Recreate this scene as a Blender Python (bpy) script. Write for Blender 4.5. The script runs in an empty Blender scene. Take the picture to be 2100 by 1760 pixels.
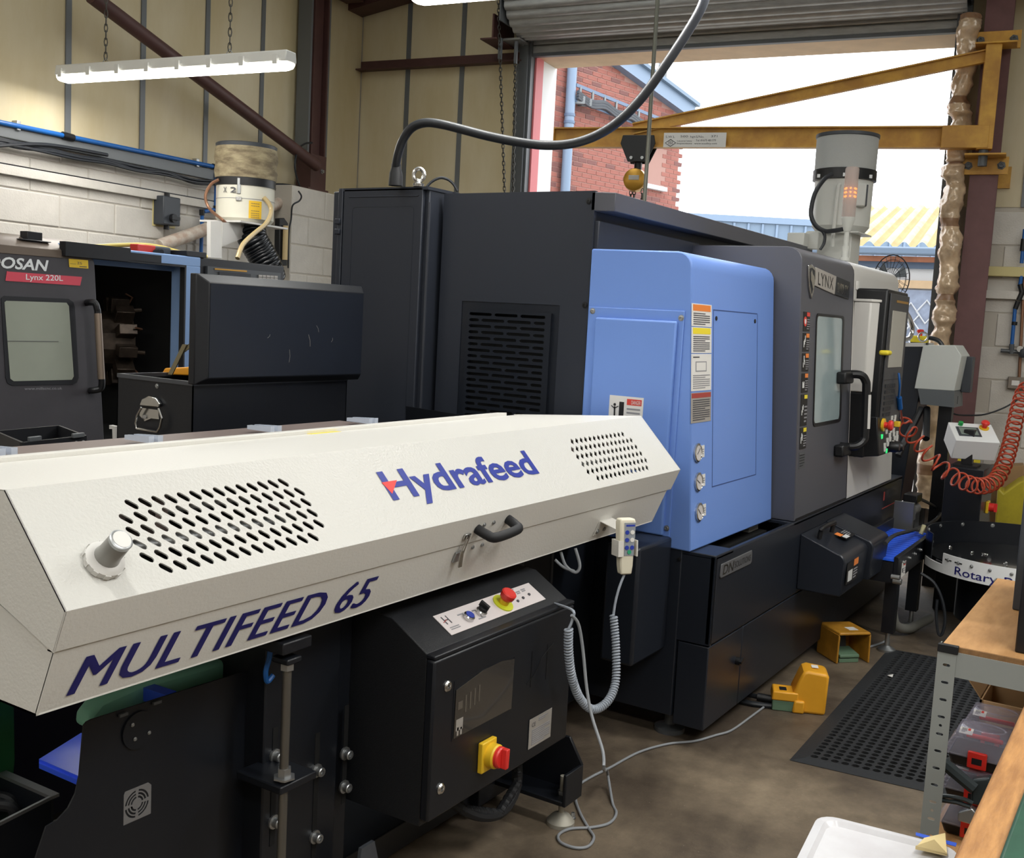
import bpy, bmesh, math, random
from mathutils import Vector, Matrix
random.seed(11)
scene = bpy.context.scene
COL = scene.collection
V = Vector

# ------------------------------------------------------------------ camera
YAW, PITCH, ROLL, FPX = 0.562023674, 0.105930687, 0.053537807, 2167.5
CAMP = V((0, 0, 1.6))
_f = V((math.cos(YAW)*math.cos(PITCH), math.sin(YAW)*math.cos(PITCH), -math.sin(PITCH)))
_r = _f.cross(V((0, 0, 1))).normalized()
_u = _r.cross(_f)
_c, _s = math.cos(ROLL), math.sin(ROLL)
CR, CU, CF = _c*_r + _s*_u, -_s*_r + _c*_u, _f
cam = bpy.data.cameras.new('camera')
cam.sensor_fit = 'HORIZONTAL'; cam.sensor_width = 36.0
cam.lens = 36.0*FPX/2100.0
cam.clip_start = 0.05; cam.clip_end = 300
camo = bpy.data.objects.new('camera', cam); COL.objects.link(camo)
M = Matrix((CR, CU, -CF)).transposed().to_4x4(); M.translation = CAMP
camo.matrix_world = M
scene.camera = camo

# ------------------------------------------------------------------ world, exposure
w = bpy.data.worlds.new('overcast_sky'); scene.world = w; w.use_nodes = True
bg = w.node_tree.nodes['Background']
bg.inputs['Color'].default_value = (0.93, 0.965, 1.0, 1)
bg.inputs['Strength'].default_value = 4.2
scene.view_settings.view_transform = 'Standard'
scene.view_settings.look = 'None'
scene.view_settings.gamma = 1.0
scene.view_settings.exposure = 0.0
scene.view_settings.use_curve_mapping = False
scene.cycles.use_denoising = True
scene.cycles.max_bounces = 8
scene.cycles.caustics_reflective = False
scene.cycles.caustics_refractive = False
scene.cycles.sample_clamp_indirect = 6.0

# the building's frame is turned by this angle against the lathe's frame (world axes = lathe axes)
RA = math.radians(7.715)
BACK, LEFT = 8.4, 5.53          # distance of the shutter wall and of the left wall
RU = V((math.cos(RA), math.sin(RA), 0)); RN = V((-math.sin(RA), math.cos(RA), 0))
def RW(u, n, z): return RU*u + RN*n + V((0, 0, z))

# surveying helpers: where the sight line of a photo point (2100x1760) meets a known plane
def ray(x, y): return CF + CR*((x-1050)/FPX) - CU*((y-880)/FPX)
def pX(x, y, X): d = ray(x, y); return CAMP + d*((X-CAMP.x)/d.x)
def pY(x, y, Y): d = ray(x, y); return CAMP + d*((Y-CAMP.y)/d.y)
def pZ(x, y, Z): d = ray(x, y); return CAMP + d*((Z-CAMP.z)/d.z)
def pB(x, y, B=BACK): d = ray(x, y); return CAMP + d*(B/d.dot(RU))
def pL(x, y, D=LEFT): d = ray(x, y); return CAMP + d*(D/d.dot(RN))
def pP(x, y, p0, nrm): d = ray(x, y); nrm = V(nrm); return CAMP + d*(nrm.dot(V(p0)-CAMP)/nrm.dot(d))
def pD(x, y, depth): return CAMP + ray(x, y)*depth
def rc(p): return V((p.dot(RU), p.dot(RN), p.z))

# batten lamps of the hall (each is built further down with its own fixture): centre u, n, height
# (their light is made in lamp())
portal = bpy.data.lights.new('door_daylight_portal', 'AREA'); portal.shape = 'RECTANGLE'
portal.size = 3.2; portal.size_y = 3.7; portal.cycles.is_portal = True
po = bpy.data.objects.new('door_daylight_portal', portal); COL.objects.link(po)
po.matrix_world = Matrix((RN, V((0, 0, 1)), RU)).transposed().to_4x4()
po.matrix_world.translation = RW(BACK+0.05, 2.14, 1.85)

# ------------------------------------------------------------------ colours and materials
def lin(c):
    if isinstance(c, str):
        c = c.lstrip('#'); c = tuple(int(c[i:i+2], 16)/255 for i in (0, 2, 4))
    return tuple((v/12.92 if v <= 0.04045 else ((v+0.055)/1.055)**2.4) for v in c)
MATS = {}
def mat(name, col, rough=0.5, metal=0.0, spec=0.5, vary=0.0, vscale=4.0, bump=0.0, bscale=200.0, coat=0.0,
        emit=None, estr=0.0, trans=0.0, alpha=1.0, ior=1.45, col2=None, stretch=None, detail=4.0, rvary=0.0, sheen=0.0):
    if name in MATS: return MATS[name]
    m = bpy.data.materials.new(name); m.use_nodes = True
    nt = m.node_tree; b = nt.nodes['Principled BSDF']
    c = lin(col)
    b.inputs['Base Color'].default_value = (*c, 1)
    b.inputs['Roughness'].default_value = rough
    b.inputs['Metallic'].default_value = metal
    b.inputs['Specular IOR Level'].default_value = spec
    b.inputs['IOR'].default_value = ior
    b.inputs['Coat Weight'].default_value = coat
    b.inputs['Transmission Weight'].default_value = trans
    b.inputs['Alpha'].default_value = alpha
    if emit:
        b.inputs['Emission Color'].default_value = (*lin(emit), 1)
        b.inputs['Emission Strength'].default_value = estr
    if vary or col2 or bump or rvary:
        tc = nt.nodes.new('ShaderNodeTexCoord')
        src = tc.outputs['Object']
        if stretch:
            mp = nt.nodes.new('ShaderNodeMapping'); mp.inputs['Scale'].default_value = stretch
            nt.links.new(src, mp.inputs['Vector']); src = mp.outputs['Vector']
    if vary or col2:
        n = nt.nodes.new('ShaderNodeTexNoise'); n.inputs['Scale'].default_value = vscale
        n.inputs['Detail'].default_value = detail; n.inputs['Roughness'].default_value = 0.6
        nt.links.new(src, n.inputs['Vector'])
        rp = nt.nodes.new('ShaderNodeValToRGB')
        nt.links.new(n.outputs['Fac'], rp.inputs['Fac'])
        if col2:
            a2 = lin(col2)
            rp.color_ramp.elements[0].position = 0.38; rp.color_ramp.elements[1].position = 0.66
            rp.color_ramp.elements[0].color = (*a2, 1); rp.color_ramp.elements[1].color = (*c, 1)
        else:
            rp.color_ramp.elements[0].position = 0.3; rp.color_ramp.elements[1].position = 0.7
            rp.color_ramp.elements[0].color = (*[v*(1-vary) for v in c], 1)
            rp.color_ramp.elements[1].color = (*[min(1, v*(1+vary)) for v in c], 1)
        nt.links.new(rp.outputs['Color'], b.inputs['Base Color'])
        if rvary:
            mr = nt.nodes.new('ShaderNodeMapRange')
            mr.inputs['To Min'].default_value = max(0.02, rough-rvary); mr.inputs['To Max'].default_value = min(1, rough+rvary)
            nt.links.new(n.outputs['Fac'], mr.inputs['Value']); nt.links.new(mr.outputs['Result'], b.inputs['Roughness'])
    if bump:
        n2 = nt.nodes.new('ShaderNodeTexNoise'); n2.inputs['Scale'].default_value = bscale
        n2.inputs['Detail'].default_value = 2.0
        nt.links.new(src, n2.inputs['Vector'])
        bp = nt.nodes.new('ShaderNodeBump'); bp.inputs['Strength'].default_value = bump; bp.inputs['Distance'].default_value = 0.004
        nt.links.new(n2.outputs['Fac'], bp.inputs['Height'])
        nt.links.new(bp.outputs['Normal'], b.inputs['Normal'])
    MATS[name] = m
    return m

# ------------------------------------------------------------------ mesh builder
class MB:
    def __init__(s): s.v = []; s.f = []; s.m = []; s.mi = 0
    def add(s, vs, fs):
        o = len(s.v); s.v += [V(p) for p in vs]
        for f in fs: s.f.append([i+o for i in f]); s.m.append(s.mi)
        return s
    def hexa(s, p):      # 8 points: bottom 4 ccw, top 4 ccw
        return s.add(p, [(3, 2, 1, 0), (4, 5, 6, 7), (0, 1, 5, 4), (1, 2, 6, 5), (2, 3, 7, 6), (3, 0, 4, 7)])
    def box(s, x0, x1, y0, y1, z0, z1):
        return s.hexa([(x0, y0, z0), (x1, y0, z0), (x1, y1, z0), (x0, y1, z0), (x0, y0, z1), (x1, y0, z1), (x1, y1, z1), (x0, y1, z1)])
    def rbox(s, u0, u1, n0, n1, z0, z1):
        return s.hexa([RW(u0, n0, z0), RW(u1, n0, z0), RW(u1, n1, z0), RW(u0, n1, z0), RW(u0, n0, z1), RW(u1, n0, z1), RW(u1, n1, z1), RW(u0, n1, z1)])
    def obox(s, o, a, b, c):   # oriented box from a corner and three edge vectors
        o, a, b, c = V(o), V(a), V(b), V(c)
        if a.cross(b).dot(c) < 0: a, b = b, a
        return s.hexa([o, o+a, o+a+b, o+b, o+c, o+a+c, o+a+b+c, o+b+c])
    def cbox(s, ctr, a, b, c):
        a, b, c = V(a), V(b), V(c)
        return s.obox(V(ctr)-a/2-b/2-c/2, a, b, c)
    def prism(s, pts, d):      # planar polygon swept along vector d
        pts = [V(p) for p in pts]; d = V(d); n = len(pts)
        nr = V((0, 0, 0))
        for i in range(n): nr += (pts[i]-pts[0]).cross(pts[(i+1) % n]-pts[0])
        if nr.dot(d) > 0: pts = pts[::-1]
        return s.add(pts+[p+d for p in pts], [tuple(range(n)), tuple(range(2*n-1, n-1, -1))]+[(i, n+i, n+(i+1) % n, (i+1) % n) for i in range(n)])
    def ring(s, ctr, ax, r, n, ph=0.0):
        ax = V(ax).normalized(); t = ax.orthogonal().normalized(); b = ax.cross(t)
        return [V(ctr)+t*(r*math.cos(ph+2*math.pi*i/n))+b*(r*math.sin(ph+2*math.pi*i/n)) for i in range(n)]
    def lathe(s, prof, o, ax, n=24, cap0=True, cap1=True):   # prof: (radius, height along ax)
        ax = V(ax).normalized(); o = V(o); rings = [s.ring(o+ax*h, ax, max(r, 1e-5), n) for r, h in prof]
        vs = [p for r in rings for p in r]; fs = []
        for k in range(len(prof)-1):
            for i in range(n):
                j = (i+1) % n; fs.append((k*n+i, k*n+j, (k+1)*n+j, (k+1)*n+i))
        if cap0: fs.append(tuple(range(n-1, -1, -1)))
        if cap1: fs.append(tuple((len(prof)-1)*n+i for i in range(n)))
        return s.add(vs, fs)
    def cyl(s, p0, p1, r, n=16, r1=None):
        p0, p1 = V(p0), V(p1); d = p1-p0
        return s.lathe([(r, 0), (r if r1 is None else r1, d.length)], p0, d, n)
    def tube(s, path, r, n=8, closed=False, up=None):
        path = [V(p) for p in path]; m = len(path); vs = []; fs = []
        def tg(i):
            a = path[(i-1) % m] if (closed or i > 0) else path[i]; b = path[(i+1) % m] if (closed or i < m-1) else path[i]
            return (b-a).normalized()
        t = tg(0); nn = V(up) if up else t.orthogonal(); nn = (nn-t*nn.dot(t)).normalized()
        for i in range(m):
            t = tg(i); nn = (nn-t*nn.dot(t)); nn = nn.normalized() if nn.length > 1e-6 else t.orthogonal().normalized(); b = t.cross(nn)
            rr = r[i] if isinstance(r, (list, tuple)) else r
            vs += [path[i]+nn*(rr*math.cos(2*math.pi*k/n))+b*(rr*math.sin(2*math.pi*k/n)) for k in range(n)]
        for i in range(m if closed else m-1):
            i2 = (i+1) % m
            for k in range(n):
                k2 = (k+1) % n; fs.append((i*n+k, i*n+k2, i2*n+k2, i2*n+k))
        if not closed: fs.append(tuple(range(n-1, -1, -1))); fs.append(tuple((m-1)*n+k for k in range(n)))
        return s.add(vs, fs)
    def quad(s, a, b, c, d): return s.add([a, b, c, d], [(0, 1, 2, 3)])
    def loft(s, secs, cap=True):   # list of equal-length closed sections
        n = len(secs[0]); vs = [p for q in secs for p in q]; fs = []
        for k in range(len(secs)-1):
            for i in range(n):
                j = (i+1) % n; fs.append((k*n+i, k*n+j, (k+1)*n+j, (k+1)*n+i))
        if cap: fs.append(tuple(range(n-1, -1, -1))); fs.append(tuple((len(secs)-1)*n+i for i in range(n)))
        return s.add(vs, fs)

def smooth_path(pts, k=8, closed=False):     # Catmull-Rom through the points
    pts = [V(p) for p in pts]; n = len(pts); out = []
    rng = range(n if closed else n-1)
    for i in rng:
        g = lambda j: pts[j % n] if closed else pts[max(0, min(n-1, j))]
        p0, p1, p2, p3 = g(i-1), g(i), g(i+1), g(i+2)
        for q in range(k):
            t = q/k
            out.append(0.5*((2*p1)+(p2-p0)*t+(2*p0-5*p1+4*p2-p3)*t*t+(3*p1-p0-3*p2+p3)*t**3))
    if not closed: out.append(pts[-1])
    return out
def coil(path, R, turns, k=14):              # helix wound around a path
    path = [V(p) for p in path]
    L = [0]
    for a, b in zip(path, path[1:]): L.append(L[-1]+(b-a).length)
    out = []; N = int(turns*k); t = (path[1]-path[0]).normalized(); nn = t.orthogonal().normalized(); j = 0
    for i in range(N+1):
        d = L[-1]*i/N
        while j < len(path)-2 and L[j+1] < d: j += 1
        q = (d-L[j])/max(1e-9, L[j+1]-L[j]); p = path[j].lerp(path[j+1], min(1, q))
        t = (path[j+1]-path[j]).normalized(); nn = (nn-t*nn.dot(t)).normalized(); b = t.cross(nn)
        a = 2*math.pi*i/k
        out.append(p+nn*(R*math.cos(a))+b*(R*math.sin(a)))
    return out
def arc(c, a, b, r, t0, t1, n):              # points on an arc in the plane of unit vectors a, b (degrees)
    return [V(c)+V(a)*(r*math.cos(math.radians(t0+(t1-t0)*i/n)))+V(b)*(r*math.sin(math.radians(t0+(t1-t0)*i/n))) for i in range(n+1)]

# ------------------------------------------------------------------ objects
ORG = {}
def tag(o, label=None, cat=None, group=None, kind=None):
    if label: o['label'] = label
    if cat: o['category'] = cat
    if group: o['group'] = group
    if kind: o['kind'] = kind
    return o
def thing(name, label, cat, loc, group=None):
    o = bpy.data.objects.new(name, None); o.empty_display_size = 0.1
    COL.objects.link(o); o.location = V(loc); ORG[o.name] = V(loc)
    return tag(o, label, cat, group)
def mk(name, mb, m, parent=None, bevel=0.0, smooth=35, label=None, cat=None, group=None, kind=None, seg=2):
    me = bpy.data.meshes.new(name)
    if parent is not None: org = ORG[parent.name]
    else:
        xs = [p.x for p in mb.v]; ys = [p.y for p in mb.v]; zs = [p.z for p in mb.v]
        org = V(((min(xs)+max(xs))/2, (min(ys)+max(ys))/2, min(zs)))
    me.from_pydata([p-org for p in mb.v], [], mb.f)
    ms = m if isinstance(m, (list, tuple)) else [m]
    for q in ms: me.materials.append(q)
    if len(ms) > 1: me.polygons.foreach_set('material_index', mb.m)
    if smooth:
        me.polygons.foreach_set('use_smooth', [True]*len(me.polygons))
        me.set_sharp_from_angle(angle=math.radians(smooth))
    me.update()
    o = bpy.data.objects.new(name, me); COL.objects.link(o)
    if parent is not None: o.parent = parent
    else: o.location = org
    ORG[o.name] = org
    if bevel:
        b = o.modifiers.new('edge', 'BEVEL'); b.width = bevel; b.segments = seg; b.limit_method = 'ANGLE'; b.angle_limit = math.radians(40)
        b.harden_normals = False
    return tag(o, label, cat, group, kind)
def inst(name, src, parent, loc, rot=None, scale=None):     # another copy sharing mesh data; loc in world
    o = bpy.data.objects.new(name, src.data if hasattr(src, 'data') else src); COL.objects.link(o)
    o.parent = parent; o.location = V(loc)-ORG[parent.name]
    if rot is not None: o.rotation_euler = rot
    if scale is not None: o.scale = scale
    ORG[o.name] = V(loc)
    return o
def mesh_of(mb, m, smooth=35, name='piece'):
    me = bpy.data.meshes.new(name); me.from_pydata(mb.v, [], mb.f); me.materials.append(m)
    if smooth:
        me.polygons.foreach_set('use_smooth', [True]*len(me.polygons)); me.set_sharp_from_angle(angle=math.radians(smooth))
    me.update(); return me
def chamfer_box(sx, sy, sz, c):     # small-edged box mesh data centred on the origin, 44 triangles
    bm = bmesh.new(); bmesh.ops.create_cube(bm, size=1)
    for v in bm.verts: v.co = V((v.co.x*sx, v.co.y*sy, v.co.z*sz))
    bmesh.ops.bevel(bm, geom=bm.edges[:], offset=c, segments=1, affect='EDGES')
    me = bpy.data.meshes.new('piece'); bm.to_mesh(me); bm.free(); return me
def basis(xd, yd):
    xd = V(xd).normalized(); yd = V(yd); yd = (yd-xd*yd.dot(xd)).normalized(); return xd, yd, xd.cross(yd)
def _curve_mesh(cu):
    t = bpy.data.objects.new('tmp', cu); COL.objects.link(t)
    me = bpy.data.meshes.new_from_object(t)
    bpy.data.objects.remove(t); bpy.data.curves.remove(cu); return me
def plate(outer, holes, thick, O, xd, yd):   # flat sheet with real holes; returns MB; O is the sheet's front plane origin, thickness goes behind
    cu = bpy.data.curves.new('c', 'CURVE'); cu.dimensions = '2D'; cu.fill_mode = 'BOTH'; cu.extrude = thick/2
    for poly in [outer]+list(holes):
        sp = cu.splines.new('POLY'); sp.points.add(len(poly)-1); sp.use_cyclic_u = True
        for p, q in zip(sp.points, poly): p.co = (q[0], q[1], 0, 1)
    me = _curve_mesh(cu); O = V(O); X, Y, Z = V(xd), V(yd), V(xd).cross(V(yd)).normalized()
    mb = MB(); mb.add([O+X*v.co.x+Y*v.co.y+Z*(v.co.z-thick/2) for v in me.vertices], [tuple(p.vertices) for p in me.polygons])
    bpy.data.meshes.remove(me); return mb
def text_mb(s, O, xv, yv, thick=0.0008, bold=0.0, shear=0.0, space=1.0):   # text whose bounding box is spanned by xv, yv from corner O
    cu = bpy.data.curves.new('t', 'FONT'); cu.body = s; cu.size = 1; cu.offset = bold; cu.shear = shear; cu.space_character = space
    cu.resolution_u = 3
    me = _curve_mesh(cu); mb = MB()
    xs = [v.co.x for v in me.vertices]; ys = [v.co.y for v in me.vertices]
    x0, x1, y0, y1 = min(xs), max(xs), min(ys), max(ys)
    O, xv, yv = V(O), V(xv), V(yv); n = xv.cross(yv).normalized()*thick
    P = [O+xv*((v.co.x-x0)/(x1-x0))+yv*((v.co.y-y0)/(y1-y0)) for v in me.vertices]
    fs = [tuple(p.vertices) for p in me.polygons]
    def fl(f):
        a = (P[f[1]]-P[f[0]]).cross(P[f[2]]-P[f[0]]); return f if a.dot(n) >= 0 else f[::-1]
    fs = [fl(f) for f in fs]
    mb.add([p+n for p in P], fs)
    bpy.data.meshes.remove(me); return mb
def text(name, s, O, xv, yv, m, parent, **k):
    return mk(name, text_mb(s, O, xv, yv, **k), m, parent, smooth=0)
def stadium(cx, cy, w, h, n=5):      # slot outline, long axis x
    r = h/2; L = w/2-r; out = []
    for i in range(n+1): t = -math.pi/2+math.pi*i/n; out.append((cx+L+r*math.cos(t), cy+r*math.sin(t)))
    for i in range(n+1): t = math.pi/2+math.pi*i/n; out.append((cx-L+r*math.cos(t), cy+r*math.sin(t)))
    return out
def rrect(x0, x1, y0, y1, r, n=4):
    out = []
    for cx, cy, t0 in ((x1-r, y0+r, -90), (x1-r, y1-r, 0), (x0+r, y1-r, 90), (x0+r, y0+r, 180)):
        for i in range(n+1): t = math.radians(t0+90*i/n); out.append((cx+r*math.cos(t), cy+r*math.sin(t)))
    return out
def sticker(name, parent, O, xv, yv, bands, lines, base, thick=0.0012):
    """a printed label: base sheet, coloured bands (u0,u1,v0,v1,material) and rows of fine print (u0,u1,v0,v1,rows,material), in 0..1"""
    O, xv, yv = V(O), V(xv), V(yv); n = xv.cross(yv).normalized()
    b = MB().obox(O, xv, yv, n*thick); o = mk(name, b, base, parent, smooth=0)
    by = {}
    for k, (u0, u1, v0, v1, m) in enumerate(bands): by.setdefault(m.name+str(k), (m, MB()))[1].obox(O+xv*u0+yv*v0+n*thick*.5, xv*(u1-u0), yv*(v1-v0), n*(thick*.5+.0005+.0002*k))
    for u0, u1, v0, v1, k, m in lines:
        mb = by.setdefault(m.name+'_p', (m, MB()))[1]
        for i in range(k):
            h = (v1-v0)/k; e = u1-(u1-u0)*(0.0 if (i*7) % 5 else 0.28)
            mb.obox(O+xv*u0+yv*(v0+h*(i+.3))+n*thick*.5, xv*(e-u0), yv*(h*.42), n*(thick*.5+.0011))
    for m, mb in by.values(): mk('print', mb, m, o, smooth=0)
    return o
def bolt_mesh(r, h, m, hexa=False):
    mb = MB(); mb.lathe([(r*1.45, 0), (r*1.45, h*.25), (r, h*.3), (r, h*.9), (r*.85, h), (r*.5, h), (r*.45, h*.7)], (0, 0, 0), (0, 0, 1), 6 if hexa else 12)
    return mesh_of(mb, m)
def align_z(d): return V(d).to_track_quat('Z', 'Y').to_euler()
# ================================================================== materials
m_conc = mat('stained_concrete', '#867968', 0.5, vary=0.0, col2='#5a5046', vscale=2.0, bump=0.35, bscale=70, detail=9, rvary=0.22)
_nt = m_conc.node_tree; _b = _nt.nodes['Principled BSDF']; _src = _b.inputs['Base Color'].links[0].from_socket
_tc = _nt.nodes.new('ShaderNodeTexCoord')
def _lay(src, scale, det, lo, hi, c0, c1, mode):
    n = _nt.nodes.new('ShaderNodeTexNoise'); n.inputs['Scale'].default_value = scale; n.inputs['Detail'].default_value = det; n.inputs['Roughness'].default_value = .68
    _nt.links.new(_tc.outputs['Object'], n.inputs['Vector'])
    r = _nt.nodes.new('ShaderNodeValToRGB'); r.color_ramp.elements[0].position = lo; r.color_ramp.elements[1].position = hi
    r.color_ramp.elements[0].color = (*c0, 1); r.color_ramp.elements[1].color = (*c1, 1); _nt.links.new(n.outputs['Fac'], r.inputs['Fac'])
    m = _nt.nodes.new('ShaderNodeMix'); m.data_type = 'RGBA'; m.blend_type = mode; m.inputs[0].default_value = 1
    _nt.links.new(src, m.inputs[6]); _nt.links.new(r.outputs['Color'], m.inputs[7]); return m.outputs[2]
_s1 = _lay(_src, 0.9, 6, .36, .62, (.62, .6, .58), (1.08, 1.06, 1.0), 'MULTIPLY')
_s2 = _lay(_s1, 14, 8, .3, .75, (.72, .72, .72), (1.2, 1.2, 1.2), 'MULTIPLY')
_s3 = _lay(_s2, 95, 2, .70, .76, (0, 0, 0), (.16, .15, .13), 'ADD')
_nt.links.new(_s3, _b.inputs['Base Color'])
m_block = mat('painted_block', '#cdc8c0', 0.75, vary=0.06, vscale=9, bump=0.5, bscale=90, detail=6)
m_mortar = mat('painted_mortar', '#bdb6ab', 0.8, bump=0.3, bscale=60)
m_clad = mat('cream_cladding', '#d2c6a8', 0.5, vary=0.0, col2='#c4b48e', vscale=1.3, stretch=(1.6, 1.6, 0.5), detail=6)
m_strip = mat('grey_joint_strip', '#6d7072', 0.45, metal=0.2)
m_brown = mat('brown_steel_paint', '#4e3330', 0.5, vary=0.15, vscale=6)
m_brownr = mat('maroon_steel_paint', '#6a4a4a', 0.6, vary=0.12, vscale=8)
m_roof = mat('roof_lining', '#b9b29e', 0.8)
m_steel = mat('galvanised_slat', '#a3a4a3', 0.42, metal=0.35, vary=0.15, vscale=9, stretch=(1, 1, 6))
m_dksteel = mat('dark_steel', '#5a5d60', 0.5, metal=0.3, vary=0.1)
m_creamwood = mat('cream_lintel', '#c7ad8c', 0.6, vary=0.1, vscale=5)
m_white = mat('white_paint', '#e2e3e3', 0.55)
m_pink = mat('red_door_edge', '#d7757a', 0.6)
m_chrome = mat('bright_metal', '#c9c9c8', 0.22, metal=1.0)
m_zinc = mat('zinc_metal', '#a9abac', 0.38, metal=0.9)
m_chain = mat('chain_metal', '#4c4a46', 0.45, metal=0.7)
m_blk = mat('black_plastic', '#131417', 0.42)
m_blkrub = mat('black_rubber', '#1a1b1e', 0.6)
m_cable = mat('black_cable', '#22252a', 0.42)
m_greyc = mat('grey_cable', '#8b8f94', 0.45)
m_bluep = mat('blue_air_pipe', '#1c5ca4', 0.35)
m_copper = mat('copper_pipe', '#8a6650', 0.4, metal=0.6)
m_yel = mat('crane_yellow', '#d6a548', 0.5, vary=0.0, col2='#b3823c', vscale=5, detail=6)
m_foil = mat('foil_wrap', '#c2a88a', 0.22, vary=0.3, vscale=9, bump=1.0, bscale=22, metal=0.1, coat=.5)
m_lampw = mat('lamp_housing', '#dcdcd8', 0.5)
m_tube = mat('lamp_diffuser', '#ffffff', 0.4, emit='#fffaf0', estr=9.0)
m_tin = mat('cream_trunking', '#cdbf86', 0.5)
m_dkbox = mat('dark_switch', '#3c4046', 0.45)

def struct(name, mb, m, parent=None, **k): return mk(name, mb, m, parent, kind='structure' if parent is None else None, **k)

# ================================================================== floor, walls, roof
struct('floor', MB().rbox(-5.2, BACK+0.6, -4.7, 5.75, -0.2, 0.0), m_conc, smooth=0)

wl = struct('wall_left', MB().rbox(-5.2, BACK+0.2, LEFT+0.006, LEFT+0.25, 0, 4.45), m_mortar, smooth=0)
blk = chamfer_box(0.458, 0.05, 0.196, 0.006); blk.materials.append(m_block)
def block(parent, u, n, z, turn=False, w=1.0, h=1.0):
    j = random.uniform(-0.003, 0.002)
    p = RW(u, n+j, z) if not turn else RW(u+j, n, z)
    return inst('block', blk, parent, p, (0, 0, RA if not turn else RA+math.pi/2), (w, 1, h))
for k in range(-1, 8):                       # courses on the left wall
    zt = 2.415-0.203*k
    for i in range(-3, 8):
        u = 4.77+0.465*(i+0.5-1)+(0.2325 if k % 2 else 0)
        if u > 7.25: continue
        if k == -1: block(wl, u, LEFT+0.025, 2.415+0.05, h=0.5)
        else: block(wl, u, LEFT+0.025, zt-0.1015)
# block pier under the corner stanchion
PN = 5.30
pu = rc(pL(597, 480, PN)).x
pier = struct('wall_pier', MB().rbox(pu, BACK+0.1, PN+0.006, LEFT+0.1, 0, 2.56), m_mortar, smooth=0)
pier.name = 'wall_corner'; ORG['wall_corner'] = ORG.pop('wall_pier')
for k in range(0, 9):
    zt = 2.56-0.235*k
    for i in range(3):
        u = pu+0.2325+0.465*i-(0.2325 if k % 2 else 0)
        if k % 2 and i == 0: block(pier, pu+0.116, PN+0.025, zt-0.1175, w=0.5, h=1.16)
        elif u < BACK-0.2: block(pier, u, PN+0.025, zt-0.1175, h=1.16)
# cladding sheets and joint strips above the blockwork
us = [4.41-0.641*3+0.641*i for i in range(9)]+[BACK]
for a, b in zip(us, us[1:]):
    mk('cladding_panel', MB().rbox(a+0.012, b-0.012, LEFT-0.004, LEFT+0.04, 2.56, 4.42), m_clad, wl, smooth=0)
for a in us[:-2]:
    mk('joint_strip', MB().rbox(a-0.022, a+0.022, LEFT-0.014, LEFT+0.01, 2.56, 4.42), m_strip, wl, smooth=0)
mk('grey_ledge', MB().rbox(0, 7.3, LEFT-0.03, LEFT+0.02, 2.5, 2.58), m_strip, wl, bevel=0.004)
mk('white_trunking', MB().rbox(0, 7.3, LEFT-0.035, LEFT+0.01, 2.285, 2.342), m_block, wl, bevel=0.003)
mk('trunking_lid_line', MB().rbox(0, 7.3, LEFT-0.033, LEFT+0.01, 2.344, 2.350), m_blk, wl, smooth=0)

ON0, ON1, OZ = 0.49, 3.79, 3.79               # shutter opening
wbk = MB()
wbk.rbox(BACK+0.006, BACK+0.4, ON1, 5.75, 0, 5.7); wbk.rbox(BACK+0.006, BACK+0.4, -4.7, ON0, 0, 5.7); wbk.rbox(BACK+0.006, BACK+0.4, ON0, ON1, OZ, 5.7)
wb = struct('wall_back', wbk, m_mortar, smooth=0)
blk2 = chamfer_box(0.458, 0.05, 0.233, 0.006); blk2.materials.append(m_block)
for k in range(0, 11):
    zt = 2.53-0.24*k if k else 2.53
    for i in range(3):
        n = 0.22-0.465*i+(0.2325 if k % 2 else 0)+0.06
        if n > 0.42: continue
        inst('block', blk2, wb, RW(BACK+0.025+random.uniform(-.003, .002), n-0.2325, zt-0.12), (0, 0, RA+math.pi/2))
ns = [LEFT, 5.03, 4.484, 3.94]
for b, a in zip(ns, ns[1:]):
    for z0, z1 in ((0.2, 5.4),):
        mk('cladding_panel', MB().rbox(BACK-.004, BACK+0.04, a+0.012, b-0.012, z0, z1), m_clad, wb, smooth=0)
mk('cladding_panel', MB().rbox(BACK, BACK+0.04, ON1, 3.93, 0.2, 5.4), m_clad, wb, smooth=0)
mk('cladding_panel', MB().rbox(BACK, BACK+0.04, ON0, ON1, OZ+0.02, 5.6), m_clad, wb, smooth=0)
mk('cladding_panel', MB().rbox(BACK, BACK+0.04, -0.045, ON0, 2.56, 5.5), m_clad, wb, smooth=0)
mk('cladding_panel', MB().rbox(BACK, BACK+0.04, -0.7, -0.07, 2.56, 5.5), m_clad, wb, smooth=0)
for n in ns[1:]+[-0.057]:
    mk('joint_strip', MB().rbox(BACK-0.012, BACK+0.01, n-0.022, n+0.022, 0.2 if n > 0 else 2.56, 5.3), m_strip, wb, smooth=0)

struct('wall_right', MB().rbox(-5.2, BACK+0.2, -4.95, -4.7, 0, 4.6), m_block, smooth=0)
struct('wall_rear', MB().rbox(-5.45, -5.2, -4.95, 5.75, 0, 6), m_block, smooth=0)
def roofz(n): return 5.36-abs(n-0.5)*0.181
rf = MB()
RLU = [(-4.3, -1.3), (0.2, 3.2), (4.4, 7.4)]            # unseen rooflight bays along the hall, added and sized to brighten it
def roofpiece(mb, u0, u1, na, nb, t=.1, dz=0.0):
    mb.hexa([RW(u0, nb, roofz(nb)+dz), RW(u1, nb, roofz(nb)+dz), RW(u1, na, roofz(na)+dz), RW(u0, na, roofz(na)+dz),
             RW(u0, nb, roofz(nb)+dz+t), RW(u1, nb, roofz(nb)+dz+t), RW(u1, na, roofz(na)+dz+t), RW(u0, na, roofz(na)+dz+t)])
UA, UB = -5.4, BACK+0.5
BANDS = [(3.9, 2.4), (-1.4, -2.9)]
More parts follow.
